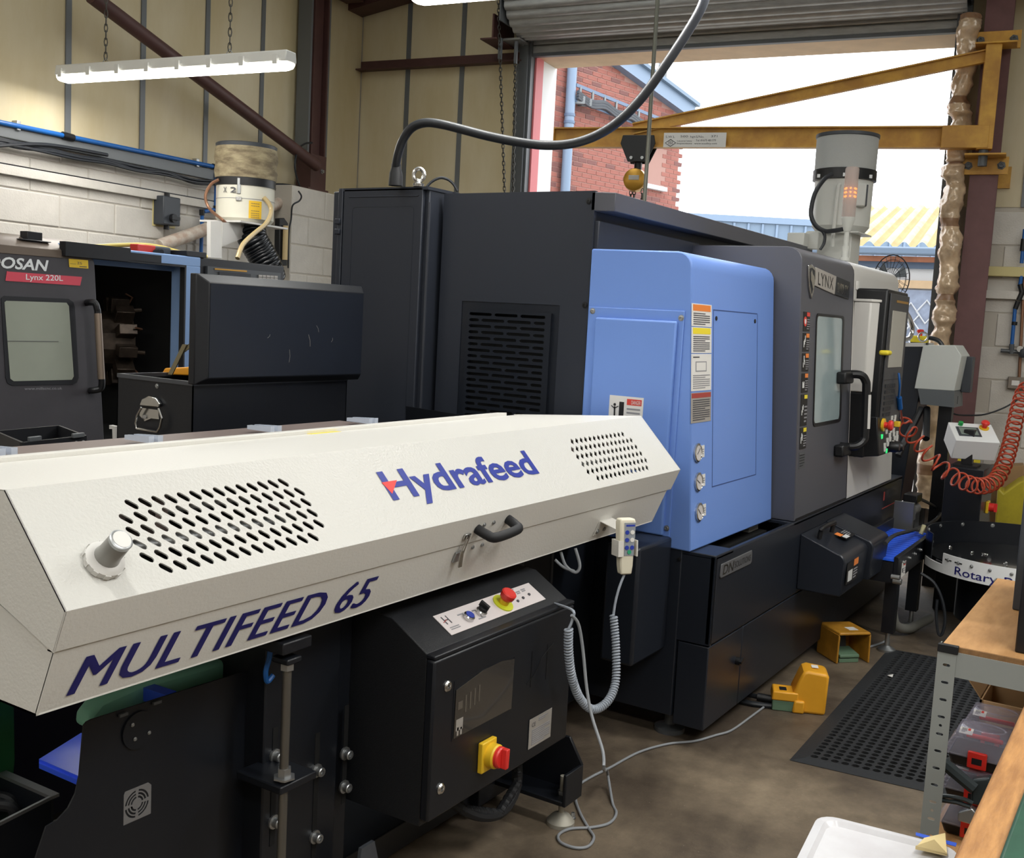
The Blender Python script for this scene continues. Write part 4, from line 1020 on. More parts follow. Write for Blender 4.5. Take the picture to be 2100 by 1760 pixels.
# flexible conduit under the box
mk('conduit_hose', MB().tube(coil([(2.35, 1.75, .30), (2.42, 1.62, .18), (2.55, 1.58, .13), (2.68, 1.6, .17), (2.75, 1.66, .30), (2.78, 1.7, .45)], .006, 90, 8), .011, 6), m_blkrub, F)
mk('conduit_core', MB().tube(smooth_path([(2.35, 1.75, .30), (2.42, 1.62, .18), (2.55, 1.58, .13), (2.68, 1.6, .17), (2.75, 1.66, .30), (2.78, 1.7, .45)], 6), .015, 8), m_blkrub, F)

# pendant holder on the tray, pendant, cords
ph = mk('pendant_holder', MB().obox(TT(3.035, .055)+n3*.001, XV*.09, d3*.055, n3*.002).obox(TT(3.04, .055), XV*.085, n3*.075+XV*.02, d3*.002), m_fw2, F, smooth=0)
for x, t in ((3.05, .095), (3.095, .092)): inst('rivet', bolt_mesh(.006, .005, m_zinc), ph, TT(x, t)+n3*.003, align_z(n3))
pc = pD(1282, 1120, 3.30)
PX, PZ_, PY = V((.80, -.60, 0)).normalized(), V((.02, 0.05, 1)).normalized(), None
PY = PX.cross(PZ_).normalized()       # facing the camera side
if PY.dot(CAMP-pc) < 0: PY = -PY
PD = thing('hand_pendant', 'cream push-button pendant in its holder at the feeder end', 'remote control', pc-V((0, 0, .09)))
def PP(a, b, c): return pc+PX*a+PZ_*b+PY*c
sec = []
for b_, w_, d_ in ((-.088, .019, .014), (-.06, .022, .016), (-.03, .023, .017), (.03, .0265, .018), (.075, .0275, .019), (.088, .025, .016)):
    sec.append([PP(-w_, b_, -d_), PP(w_, b_, -d_), PP(w_, b_, d_), PP(-w_, b_, d_)])
mk('pendant_body', MB().loft(sec), m_pend, PD, bevel=.005)
mk('keypad', MB().hexa([PP(-.012, -.028, .016), PP(.021, -.028, .016), PP(.021, -.028, .0182), PP(-.012, -.028, .0182), PP(-.014, .076, .018), PP(.025, .076, .018), PP(.025, .076, .0202), PP(-.014, .076, .0202)]), m_dgrey, PD, smooth=0)
for k in range(3):
    for s_ in (0, 1):
        c = PP(-.004+.018*s_, .046-.024*k, .0192)
        mk('pendant_button', MB().cyl(c, c+PY*.002, .0068, 14), m_bbtn if (s_ == 0 or k == 2) else m_lab, PD)
mk('pendant_button', MB().cyl(PP(.005, -.016, .018), PP(.005, -.016, .0205), .0068, 14), mat('button_green', '#2f9a72', .4), PD)
mk('pendant_print', MB().obox(PP(-.008, .064, .0197), PX*.03, PZ_*.006, PY*.0006), m_bbtn, PD, smooth=0)
cup_ = MB()
for a0, a1, c0, c1 in ((-.034, -.030, -.024, .021), (.030, .034, -.024, .021), (-.034, .034, -.026, -.022)):
    cup_.obox(PP(a0, -.03, c0), PX*(a1-a0), PZ_*.05, PY*(c1-c0))
cup_.obox(PP(-.034, -.03, .019), PX*.018, PZ_*.05, PY*.003)
mk('holder_cup', cup_, m_fw2, ph, smooth=0)
e0 = PP(0, -.09, 0)
c1 = pD(1258, 1262, 3.30)
mk('cord_tail', MB().tube(smooth_path([e0, pD(1270, 1205, 3.3), pD(1262, 1235, 3.3), c1], 5), .0042, 8), m_coil, PD)
cp = smooth_path([c1, pD(1263, 1330, 3.28), pD(1262, 1400, 3.25), pD(1245, 1440, 3.2), pD(1215, 1455, 3.15), pD(1188, 1430, 3.1), pD(1172, 1385, 3.05), pD(1166, 1335, 3.02), pD(1166, 1290, 3.0)], 8)
mk('coil_cord', MB().tube(coil(cp, .0105, 74, 12), .0036, 6), m_coil, PD)
mk('cord_tail', MB().tube(smooth_path([pD(1166, 1290, 3.0), pD(1174, 1270, 3.0), pD(1171, 1250, 3.02), (2.75, 1.60, .74)], 5), .0042, 8), m_coil, PD)
mk('cord_entry_strap', MB().obox(V((2.748, 1.50, .42)), (.003, 0, 0), (0, .022, 0), (0, 0, .20)), m_pend, F, smooth=0)
# grey cable falling to the floor, looping and running off under the lathe
fl = [pD(1172, 1262, 2.98), pD(1186, 1280, 3.0), pD(1195, 1330, 3.02), pD(1203, 1410, 3.02), pD(1214, 1470, 3.0), pD(1236, 1540, 2.96)]
fl += [pD(1239, 1580, 2.93), pZ(1243, 1610, .02)+V((0, 0, .05))]
fl += [pZ(x, y, .006) for x, y in ((1256, 1646), (1264, 1668), (1250, 1688), (1215, 1697), (1170, 1700), (1146, 1712), (1150, 1728), (1180, 1739), (1206, 1736), (1218, 1718), (1208, 1700), (1190, 1668), (1180, 1636), (1186, 1612), (1212, 1594), (1250, 1575), (1310, 1543), (1370, 1526), (1425, 1520), (1468, 1508), (1500, 1498), (1540, 1470), (1580, 1440))]
mk('floor_cable', MB().tube(smooth_path(fl, 6), .0046, 8), m_greyc, label='thin grey cable looped on the floor beside the feeder foot', cat='cable')
mk('hanging_cable', MB().tube(smooth_path([pD(1150, 1132, 3.35), pD(1160, 1160, 3.35), pD(1180, 1174, 3.35), pD(1189, 1160, 3.35), pD(1180, 1125, 3.35)], 6), .005, 8).tube(smooth_path([pD(1138, 1148, 3.35), pD(1155, 1163, 3.35), pD(1178, 1172, 3.35)], 5), .005, 8), m_greyc, F)

# ================================================================== black bar catcher under the feeder, front left
BC = thing('parts_catcher', 'black sheet-metal parts catcher with teal guides under the feeder', 'conveyor', (1.3, 1.9, 0))
yb = 1.76
ol = [(172, 1488), (178, 1481), (188, 1476), (330, 1431), (497, 1379), (600, 1347), (600, 1760), (560, 1800), (60, 1800), (95, 1696), (118, 1682), (140, 1658), (155, 1628), (163, 1590)]
mk('side_panel', MB().prism([pY(x, y, yb) for x, y in ol], (0, .004, 0)), m_fbs, BC, smooth=0)
ol2 = [(30, 1500), (20, 1560), (30, 1450), (600, 1280), (600, 1600), (60, 1680)]
mk('rear_panel', MB().box(.75, 1.9, 2.62, 2.63, .1, .80), mat('catcher_navy', '#10142c', .45), BC, smooth=0)
a, b = pY(188, 1470, 1.85), pY(500, 1365, 1.85)
for yy, dz in ((1.84, 0),):
    g0, g1 = pY(182, 1470, yy), pY(492, 1362, yy)
    mk('teal_guide', MB().prism([V((g0.x, yy, g0.z-.03)), V((g1.x, yy, g1.z-.05)), V((g1.x, yy, g1.z+.02)), V((g0.x+.12, yy, g0.z+.035)), V((g0.x+.03, yy, g0.z+.025)), V((g0.x, yy, g0.z+.0))], (0, .05, 0)), m_teal, BC, bevel=.012, seg=3)
q0 = pY(268, 1408, 1.9); q1 = pY(350, 1435, 1.77)
mk('blue_bar', MB().tube([q0, q1], .021, 4), m_bluep2, BC, smooth=0)
c0, c1_, c2 = pY(82, 1560, 1.95), pY(165, 1600, 1.80), pY(166, 1508, 1.95)
mk('blue_slide', MB().prism([pZ(80, 1562, .50), pZ(168, 1600, .50), pZ(300, 1520, .50), pZ(166, 1508, .50)], (0, 0, .006)), m_bluep2, BC, smooth=0)
mk('slide_edge', MB().prism([pZ(80, 1562, .50), pZ(168, 1600, .50), pZ(168, 1604, .50), pZ(80, 1566, .50)], (0, 0, -.012)), m_bluep2, BC, smooth=0)
mk('blue_air_tube', MB().tube(smooth_path([pY(x, y, 1.68) for x, y in ((556, 1320), (552, 1350), (545, 1378), (548, 1398), (560, 1385))], 5), .006, 8), m_bluep, F)
mk('slanted_plate', MB().prism([pX(x, y, 3.45) for x, y in ((832, 833), (985, 857), (985, 930), (832, 930))], (.005, 0, 0)), m_fbs, F, smooth=0)
# fan guard
gc = pY(281, 1648, yb-.001)
hs = []
for rr in (.012, .019, .026):
    for k in range(4):
        a0, a1 = 90*k+8, 90*k+82
        hs.append([(rr*math.cos(math.radians(a0+(a1-a0)*i/6)), rr*math.sin(math.radians(a0+(a1-a0)*i/6))) for i in range(7)]+[((rr+.0042)*math.cos(math.radians(a1-(a1-a0)*i/6)), (rr+.0042)*math.sin(math.radians(a1-(a1-a0)*i/6))) for i in range(7)])
mk('fan_guard', plate([(-.033, -.036), (.036, -.036), (.036, .028), (.028, .036), (-.03, .036), (-.033, .03)], hs, .002, gc, (1, 0, 0), (0, 0, 1)), mat('fan_guard_grey', '#6d6c6c', .45), BC, smooth=0)
mk('motor_disc', MB().cyl(pY(283, 1497, yb-.001), pY(283, 1497, yb-.001)+V((0, -.004, 0)), .04, 24), m_fbs, BC)
for x, y in ((253, 1466), (322, 1441)): mk('edge_clip', MB().cbox(pY(x, y, yb-.004), (.02, 0, 0), (0, .006, 0), (0, 0, .006)), m_dksteel, BC, smooth=0)
for x, y in ((272, 1487), (306, 1503), (277, 1516)): inst('screw', bolt_mesh(.003, .003, m_zinc), BC, pY(x, y, yb-.006), align_z((0, -1, 0)))
# open swarf bin at the lower left edge
rz = .42
r0 = pZ(105, 1634, rz); 
BN = thing('swarf_bin', 'open black bin with a pale steel rim at the lower left', 'bin', (r0.x-.2, r0.y, 0))
rl = pZ(0, 1588, rz); dL = (rl-r0).normalized(); rd_ = pZ(38, 1668, rz)-r0; dR = rd_.normalized()
wl_, wr_ = .5, .42
mk('rim', MB().obox(r0, dL*wl_, V((0, 0, -.008)), dL.cross(V((0, 0, 1))).normalized()*.022).obox(r0, dR*wr_, V((0, 0, -.008)), dR.cross(V((0, 0, 1))).normalized()*.007), m_zinc, BN, smooth=0)
mk('bin_wall', MB().obox(r0-V((0, 0, .008)), dL*wl_, V((0, 0, -rz+.02)), dL.cross(V((0, 0, 1))).normalized()*.006), m_fbs, BN, smooth=0)
mk('bin_wall', MB().obox(r0-V((0, 0, .008)), dR*wr_, V((0, 0, -rz+.02)), dR.cross(V((0, 0, 1))).normalized()*.004), m_fbs, BN, smooth=0)
mk('bin_floor', MB().prism([r0-V((0, 0, .3)), r0+dL*wl_-V((0, 0, .3)), r0+dL*wl_+dR*wr_-V((0, 0, .3)), r0+dR*wr_-V((0, 0, .3))], (0, 0, .005)), m_fbs, BN, smooth=0)
hz = thing('coiled_hose', 'black hoses lying in the bin at the lower left', 'hose', r0+dL*.1+dR*.1-V((0, 0, .29)))
for k, (a_, b_) in enumerate((((-6, 1644), (28, 1662)), ((-8, 1662), (30, 1676)))):
    mk('hose_loop', MB().tube(smooth_path([pZ(-30, a_[1]-4, .34), pZ(a_[0], a_[1]-10, .37), pZ(b_[0]-6, b_[1]-20, .37), pZ(b_[0], b_[1], .34), pZ(b_[0]-20, b_[1]+18, .28), pZ(-20, b_[1]+14, .25)], 6), .014, 10), m_blkrub, hz)
# ================================================================== right-hand column, pipe and wall fittings
UC = BACK-0.22
n0, n1 = rc(pB(1985, 400, UC)).y, rc(pB(2043, 400, UC)).y
t = thing('steel_stanchion', 'maroon steel stanchion right of the doorway carrying the yellow jib', 'column', RW(UC+.1, (n0+n1)/2, 0))
mk('flange', MB().rbox(UC, UC+.014, n1, n0, 0, 4.7), m_brownr, t, smooth=0)
mk('flange', MB().rbox(UC+.19, UC+.204, n1, n0, 0, 4.7), m_brownr, t, smooth=0)
mk('web', MB().rbox(UC+.014, UC+.19, (n0+n1)/2-.006, (n0+n1)/2+.006, 0, 4.7), m_brownr, t, smooth=0)
mk('base_plate', MB().rbox(UC-.05, UC+.21, n1-.05, n0+.05, 0, .015), m_brownr, t, smooth=0)
pp = [(1990, 30), (1984, 90), (1978, 150), (1966, 215), (1972, 250), (1962, 320), (1955, 345), (1958, 385), (1948, 440), (1950, 500), (1944, 560), (1940, 610), (1936, 650), (1928, 690), (1920, 760), (1912, 850), (1905, 930), (1899, 1000), (1896, 1040)]
path = smooth_path([pB(x, y, UC-.02) for x, y in pp], 5)
random.seed(3)
rad = [.072*(1+.16*math.sin(i*.9)+.1*math.sin(i*2.3+1)+random.uniform(-.06, .06)) for i in range(len(path))]
from mathutils import noise as _nz
path = smooth_path([pB(x, y, UC-.02) for x, y in pp], 14)
wpm = MB(); NA = 30
for i, p in enumerate(path):
    for k in range(NA):
        a = 2*math.pi*k/NA; d = RU*math.cos(a)+RN*math.sin(a); q = p+d*.07
        rr_w = .066*(1+.10*math.sin(i*.31)+.06*math.sin(i*.77+1))+.020*_nz.noise(q*14)+.012*abs(_nz.noise(q*34+V((5, 1, 2))))-.007*(1 if i % 38 < 4 else 0)
        wpm.v.append(p+d*rr_w)
for i in range(len(path)-1):
    for k in range(NA):
        k2 = (k+1) % NA; wpm.f.append([i*NA+k, i*NA+k2, (i+1)*NA+k2, (i+1)*NA+k]); wpm.m.append(1 if i % 38 < 4 else 0)
mk('wrapped_pipe', wpm, [m_foil, mat('brown_tape', '#8a6a50', .3)], label='tan foil-wrapped downpipe bulging beside the maroon stanchion', cat='pipe', smooth=50)
mk('wall_trunking', MB().rbox(BACK-.06, BACK-.006, -.6, rc(pB(2022, 556)).y, rc(pB(2060, 568)).z, rc(pB(2060, 548)).z), m_tin, label='cream horizontal trunking on the white blocks right of the stanchion', cat='trunking', bevel=.004)
mk('wall_ledge', MB().rbox(BACK-.05, BACK-.006, -.6, rc(pB(2020, 605)).y, rc(pB(2060, 614)).z, rc(pB(2060, 597)).z), m_block, label='white painted conduit cover below the cream trunking', cat='trunking', bevel=.003)
t = thing('air_line', 'blue compressed-air pipe with black fittings on the right-hand blocks', 'pipe', pB(2080, 720, BACK-.05))
def bp(x, y, o=.05): return pB(x, y, BACK-o)
for a_, b_ in (((2102, 470), (2095, 540)), ((2095, 566), (2091, 590)), ((2082, 630), (2075, 708))): mk('pipe', MB().cyl(bp(*a_), bp(*b_), .013, 12), m_bluep, t)
for a_, b_, r_ in (((2100, 490), (2097, 515), .019), ((2092, 583), (2096, 600), .018), ((2097, 598), (2089, 616), .018), ((2088, 618), (2082, 634), .017), ((2081, 660), (2080, 667), .019)): mk('fitting', MB().cyl(bp(*a_), bp(*b_), r_, 12), m_blk, t)
mk('tee', MB().cyl(bp(2052, 719), bp(2090, 722), .014, 10).cyl(bp(2075, 706), bp(2074, 726), .018, 10), m_dksteel, t)
mk('regulator', MB().lathe([(.012, 0), (.035, .02), (.04, .05), (.028, .075)], bp(2102, 712, .07), (0, 0, -1), 14), m_dkbox, t)
mk('gauge', MB().cyl(bp(2092, 716, .06), bp(2092, 716, .09), .022, 14), m_chrome, t)
mk('copper_riser', MB().cyl(bp(2101, 560, .03), bp(2090, 776, .03), .011, 12), m_copper, label='copper pipe running down the blocks to the socket box', cat='pipe')
t = thing('socket_box', 'grey metal double socket box at the right edge of the wall', 'socket', bp(2090, 785, .04))
c = bp(2092, 786, .03)
mk('box', MB().cbox(c, RU*.05, RN*.16, V((0, 0, .085))), mat('socket_metal', '#7f766c', .45, metal=.3), t, bevel=.004)
mk('faceplate', MB().cbox(c-RU*.027+RN*.03, RU*.004, RN*.05, V((0, 0, .035))), m_lab, t, smooth=0)

hb_ = MB().rbox(UC-.1, UC+.2, -.6, n0+.05, 4.02, 4.35)
mk('haunch_beam', hb_, m_brownr, label='maroon steel haunch beam above the jib bracket at the top right', cat='beam', smooth=0)
# ================================================================== jib crane and hoist
piv = pB(2022, 259, UC-.13); dpv = (piv-CAMP).dot(CF)
tip = pD(1140, 263, dpv*1.13)
tip.z = piv.z = (tip.z+piv.z)/2
ax = (tip-piv); AL = ax.length; ax.normalize(); side = ax.cross(V((0, 0, 1))).normalized()
J = thing('jib_crane', 'yellow wall-mounted jib crane reaching across the doorway', 'crane', V((piv.x, piv.y, 0)))
H, Wd = .148, .075
def beam(o, a, ln, h, wd, tf=.010, tw=.008):
    s = a.cross(V((0, 0, 1))).normalized(); u = s.cross(a).normalized(); mb = MB()
    mb.obox(o-s*wd/2, a*ln, s*wd, -u*tf); mb.obox(o-s*wd/2-u*(h-tf), a*ln, s*wd, -u*tf); mb.obox(o-s*tw/2-u*tf, a*ln, s*tw, -u*(h-2*tf))
    return mb
mk('arm_beam', beam(piv-ax*.0, ax, AL, H, Wd), m_yel, J, smooth=0)
mk('end_stop', MB().obox(tip-side*.037, ax*.006, side*.074, V((0, 0, -H))), m_yel, J, smooth=0)
mk('end_sleeve', MB().obox(piv-ax*.02-side*.05, ax*.3, side*.1, V((0, 0, -H-.004))), m_yel, J, bevel=.004)
pt = V((piv.x, piv.y, 0)); z_top = rc(pB(2046, 92, UC-.13)).z
post = MB().obox(V((piv.x, piv.y, piv.z-H-.01))-side*.045-ax*.05, ax*.10, side*.09, V((0, 0, z_top-piv.z+H+.01)))
mk('post', post, m_yel, J, bevel=.004)
tq = piv+ax*AL*.80
mk('tie_beam', beam(V((piv.x, piv.y, z_top-.02)), (tq+V((0, 0, .035))-V((piv.x, piv.y, z_top-.02))).normalized(), (tq-V((piv.x, piv.y, z_top))).length, .085, .045), m_yel, J, smooth=0)
for zc, sgn in ((z_top+.06, 1), (piv.z-H-.10, -1)):
    c = RW(UC-.012, (n0+n1)/2, zc)
    br = mk('pivot_bracket', MB().cbox(c, RU*.02, RN*.30, V((0, 0, .12))).cbox(c-RU*.09+V((0, 0, -.055*sgn)), RU*.18, RN*.26, V((0, 0, .012))), m_yel, J, bevel=.002)
    for q in (-.105, .105): inst('bolt', bolt_mesh(.02, .03, m_dksteel, True), br, c-RU*.011+RN*q, align_z(-RU))
mk('pivot_pin', MB().cyl(V((piv.x, piv.y, piv.z-H-.12)), V((piv.x, piv.y, piv.z-H)), .03, 14), m_dksteel, J)
mk('rear_clamp', MB().cbox(RW(UC+.21, n1-.02, piv.z-H-.15), RU*.02, RN*.12, V((0, 0, .15))), m_yel, J, smooth=0)
# load plate
fs_ = side if side.dot(CAMP-piv) > 0 else -side
w0 = pP(1488, 302, piv+fs_*.038, fs_); w1 = pP(1360, 302, piv+fs_*.038, fs_)
ux_ = (w0-w1); uz_ = V((0, 0, .105))
sg = sticker('load_plate', J, w1+V((0, 0, -.0)), ux_, uz_, [], [], m_lab)
nz = ux_.cross(uz_).normalized()*.002
for s_, a_, b_, w_, h_ in (('S.W.L', .03, .64, .15, .16), ('500', .27, .68, .12, .14), ('kgs', .43, .62, .08, .18), ('S/No.', .52, .64, .13, .16), ('371', .76, .68, .10, .14), ('Inspections', .22, .17, .24, .15), ('Industrial Safety', .22, .36, .24, .12), ('Tel: 01675 481779', .52, .40, .32, .14), ('www.isisafety.com', .50, .16, .36, .16)):
    text('plate_lettering', s_, w1+ux_*a_+uz_*b_+nz*.7, ux_*w_, uz_*h_, m_ink, sg)
dm = MB(); cD = w1+ux_*.115+uz_*.30+nz*.8
k4 = [cD-ux_*.085, cD+uz_*(-.24), cD+ux_*.085, cD+uz_*.24]
dm.tube(k4, .003, 4, closed=True)
mk('plate_diamond', dm, m_ink, sg, smooth=0)
text('plate_lettering', 'ISI', cD-ux_*.03-uz_*.10, ux_*.06, uz_*.2, m_ink, sg)
# trolley and chain hoist
tp = pP(1311, 304, piv, fs_); tp.z = piv.z-H
HO = thing('chain_hoist', 'black trolley and gold chain hoist hanging from the jib arm', 'hoist', tp-V((0, 0, .5)))
def TP(a, s, z): return tp-ax*a*1.4+side*s+V((0, 0, z*1.12))     # a to the right
for s in (-.05, .05):
    pl_ = [TP(-.085, s, .075), TP(.085, s, .075), TP(.095, s, .02), TP(.05, s, -.10), TP(-.05, s, -.10), TP(-.095, s, .02)]
    mk('side_plate', MB().prism(pl_, side*(.012 if s > 0 else -.012)), m_blk, HO, bevel=.004)
for a_ in (-.055, .055):
    for s in (-.03, .03): mk('wheel', MB().cyl(TP(a_, s-.012, .03), TP(a_, s+.012, .03), .028, 14), m_dksteel, HO)
mk('suspension_bolt', MB().cyl(TP(-.03, -.08, -.075), TP(-.03, .08, -.075), .012, 10).cyl(TP(.03, -.08, -.075), TP(.03, .08, -.075), .012, 10), m_zinc, HO)
mk('neck', MB().cyl(TP(0, 0, -.10), TP(0, 0, -.15), .03, 12), m_blk, HO)
hc = TP(-.01, 0, -.215)
mk('hoist_body', MB().lathe([(.06, -.07), (.084, -.055), (.09, 0), (.083, .05), (.06, .062)], hc, fs_, 20), m_gold, HO, bevel=.003)
mk('name_plate', MB().cbox(hc+fs_*.064+V((0, 0, .012)), ax*.08, fs_*.004, V((0, 0, .035))), m_labg, HO, bevel=.008, seg=3)
mk('hand_wheel', MB().lathe([(.06, 0), (.075, .006), (.06, .02), (.075, .034), (.06, .04)], hc-fs_*.115, fs_, 20), m_dksteel, HO)
for a_, s_, e_ in ((-.035, .03, -1.3), (-.015, .02, -1.2), (.04, -.05, -1.5)): mk('hoist_chain', chain(MB(), [TP(a_, s_, -.28), TP(a_-.005, s_, e_)]), m_chain, HO, smooth=60)

# vertical drop pole to the lathe
a_, b_ = pD(1350, -20, 6.4), pD(1321, 420, 6.4)
b_.x, b_.y = (a_.x+b_.x)/2, (a_.y+b_.y)/2; a_.x, a_.y = b_.x, b_.y
mk('drop_pole', MB().cyl(V((b_.x, b_.y, 2.06)), V((a_.x, a_.y, 5.0)), .0125, 12), mat('pole_metal', '#77786f', .4, metal=.6), label='thin vertical steel conduit dropping from the roof onto the lathe', cat='conduit')

# ================================================================== mist collector and beacon on the lathe
m_mist = mat('mist_grey', '#c3c4bf', .42)
m_mesh = mat('mist_filter', '#a7a9a7', .6, bump=.6, bscale=300)
mc = pD(1722, 480, 6.35)
MCc = V((mc.x, mc.y, 0)); MR = .178
zt_ = lambda y, x=1728: (CAMP+ray(x, y)*((MCc-CAMP).dot(RU)/ray(x, y).dot(RU))).z
z_b, z_j, z_r, z_t = zt_(470), zt_(363), zt_(352), zt_(285)
MT = thing('mist_collector', 'pale grey drum mist collector on top of the big lathe', 'mist collector', MCc+V((0, 0, 1.97)))
mk('drum', MB().lathe([(MR*.80, z_b-.02), (MR*.93, z_b+.01), (MR*.95, z_j)], MCc, (0, 0, 1), 40), m_mist, MT)
mk('clamp_band', MB().lathe([(MR*1.0, z_j-.03), (MR*1.03, z_j-.028), (MR*1.03, z_r), (MR*1.0, z_r+.002)], MCc, (0, 0, 1), 40), m_blk, MT)
mk('filter_hood', MB().lathe([(MR*.99, z_r), (MR*1.0, z_t)], MCc, (0, 0, 1), 40), m_mesh, MT)
mk('hood_rim', MB().lathe([(MR*1.0, z_t-.003), (MR*1.03, z_t), (MR*1.03, z_t+.018), (MR*.97, z_t+.02)], MCc, (0, 0, 1), 40), m_dkbox, MT)
mk('stand', MB().cbox(MCc+V((0, 0, (1.97+z_b)/2-.01)), (.2, 0, 0), (0, .2, 0), (0, 0, z_b-1.97)), m_mist, MT, bevel=.006)
mk('stand_flange', MB().cbox(MCc+V((0, 0, z_b-.03)), (.30, 0, 0), (0, .30, 0), (0, 0, .008)), m_mist, MT, smooth=0)
vd = (CAMP-MCc); vd.z = 0; vd.normalize(); vs = V((0, 0, 1)).cross(vd)      # vs points to screen right
mk('sight_pipe', MB().tube(smooth_path([MCc+vd*MR*.94+vs*-.02+V((0, 0, z_b+.24)), MCc+vd*(MR*.98)+vs*-.03+V((0, 0, z_b+.22)), MCc+vd*(MR*.98)+vs*-.035+V((0, 0, z_b+.05)), MCc+vd*(MR*.98)+vs*-.036+V((0, 0, z_b-.12))], 5), .011, 10), m_mist, MT)
mk('connection_box', MB().cbox(MCc+vd*(MR*.75)+vs*.09+V((0, 0, (z_b+z_j)/2+.03)), vd*.08, vs*.075, V((0, 0, .13))), m_mist, MT, bevel=.008)
mk('connection_box_side', MB().cbox(MCc+vd*(MR*.72)+vs*.131+V((0, 0, (z_b+z_j)/2+.03)), vd*.07, vs*.012, V((0, 0, .12))), m_dkbox, MT, bevel=.004)
for k in range(3): mk('band_clip', MB().cbox(MCc+(vd*math.cos(k*.9-.9)+vs*math.sin(k*.9-.9))*(MR*1.04)+V((0, 0, z_j-.012)), vs*.02, vd*.01, V((0, 0, .02))), m_zinc, MT, smooth=0)
mp_ = [pD(x, y, 6.1) for x, y in ((1707, 357), (1690, 368), (1672, 395), (1664, 425), (1664, 445), (1674, 464), (1692, 474), (1712, 473), (1730, 470))]
mk('power_cable', MB().tube(smooth_path(mp_, 6), .013, 10), m_cable, MT)
mk('power_cable', MB().tube(smooth_path([pD(x, y, 6.1) for x, y in ((1683, 470), (1691, 482), (1690, 498), (1682, 512))], 5), .009, 8), m_cable, MT)
vb = mk('valve_block', MB().cbox(pD(1640, 493, 6.2), (.16, 0, 0), (0, .10, 0), (0, 0, .075)).cbox(pD(1668, 494, 6.2), (.07, 0, 0), (0, .08, 0), (0, 0, .10)), m_mist, MT, bevel=.005)
bc = pD(1735, 500, 5.9)
BE = thing('beacon_light', 'clear signal tower with amber segment on the big lathe roof', 'beacon', bc-V((0, 0, .03)))
def bz(y): return (CAMP+ray(1735, y)*5.9).z
mk('base_clamp', MB().cyl(V((bc.x, bc.y, bz(528))), V((bc.x, bc.y, bz(505))), .02, 12).cyl(V((bc.x, bc.y, bz(535))), V((bc.x, bc.y, bz(528))), .028, 12), m_mist, BE)
mk('stem', MB().cyl(V((bc.x, bc.y, bz(505))), V((bc.x, bc.y, bz(470))), .014, 12), m_mist, BE)
mk('cup', MB().lathe([(.018, bz(475)), (.039, bz(450)), (.039, bz(446))], V((bc.x, bc.y, 0)), (0, 0, 1), 20), m_mist, BE)
m_lens = mat('clear_lens', '#c8b9b2', .25, alpha=.62, bump=.5, bscale=260)
mk('lens', MB().lathe([(.037, bz(446)), (.037, bz(348)), (.032, bz(345))], V((bc.x, bc.y, 0)), (0, 0, 1), 24), m_lens, BE)
mk('core', MB().cyl(V((bc.x, bc.y, bz(445))), V((bc.x, bc.y, bz(350))), .02, 12), mat('beacon_core', '#b79a8e', .5), BE)
m_amb = mat('amber_led', '#ff9a2a', .4, emit='#ff9120', estr=3.0)
for r_ in range(3):
    for k in range(7):
        a = k*2*math.pi/7; p = V((bc.x, bc.y, bz(404-8*r_)))+(vd*math.cos(a)+vs*math.sin(a))*.029
        mk('amber_led', MB().cbox(p, (.008, 0, 0), (0, .008, 0), (0, 0, .009)), m_amb, BE, smooth=0)

# ================================================================== wire fan by the doorway
fc = pB(1828, 572, BACK-.55); fz = (vd*.75+vs*.66).normalized(); fz = (-RU*.75-RN*.1).normalized()
FA = thing('wire_fan', 'black wire-cage fan standing behind the far end of the big lathe', 'fan', V((fc.x, fc.y, 0)))
fx = V((0, 0, 1)).cross(fz).normalized()*.72; fx_ = fx; fy_ = V((0, 0, 1))
def FR(r, a, d): return fc+fx*(r*math.cos(a))+fy_*(r*math.sin(a))+fz*d
cg = MB(); RF = .165
for r_, d_ in ((RF, .0), (RF*.8, .05), (RF*.45, .065), (RF*.8, -.05)):
    cg.tube([FR(r_, q*math.pi/14, d_) for q in range(28)], .004 if r_ == RF else .0016, 5, closed=True)
for k in range(22):
    a = k*2*math.pi/22
    for s in (1, -1): cg.tube([FR(RF, a, 0), FR(RF*.8, a, .05*s), FR(RF*.45, a+.1, .065*s), FR(.03, a+.2, .07*s)], .0014, 4)
mk('cage', cg, m_blk, FA)
mk('hub', MB().lathe([(.03, -.07), (.035, -.02), (.035, .05), (.025, .07)], fc, fz, 14), m_dkbox, FA)
for k in range(3):
    a = k*2*math.pi/3+.4; p = [FR(.03, a, .0), FR(.14, a-.3, .012), FR(.14, a+.35, -.012), FR(.03, a+.5, -.01)]
    mk('blade', MB().prism(p, fz*.003), mat('fan_blade', '#6d747a', .4), FA)
mk('pole', MB().cyl(V((fc.x, fc.y, .02)), fc-fz*.06-V((0, 0, .02)), .014, 10), m_blk, FA)
mk('foot', MB().lathe([(.2, 0), (.19, .02), (.03, .035)], V((fc.x, fc.y, 0)), (0, 0, 1), 24), m_blk, FA)

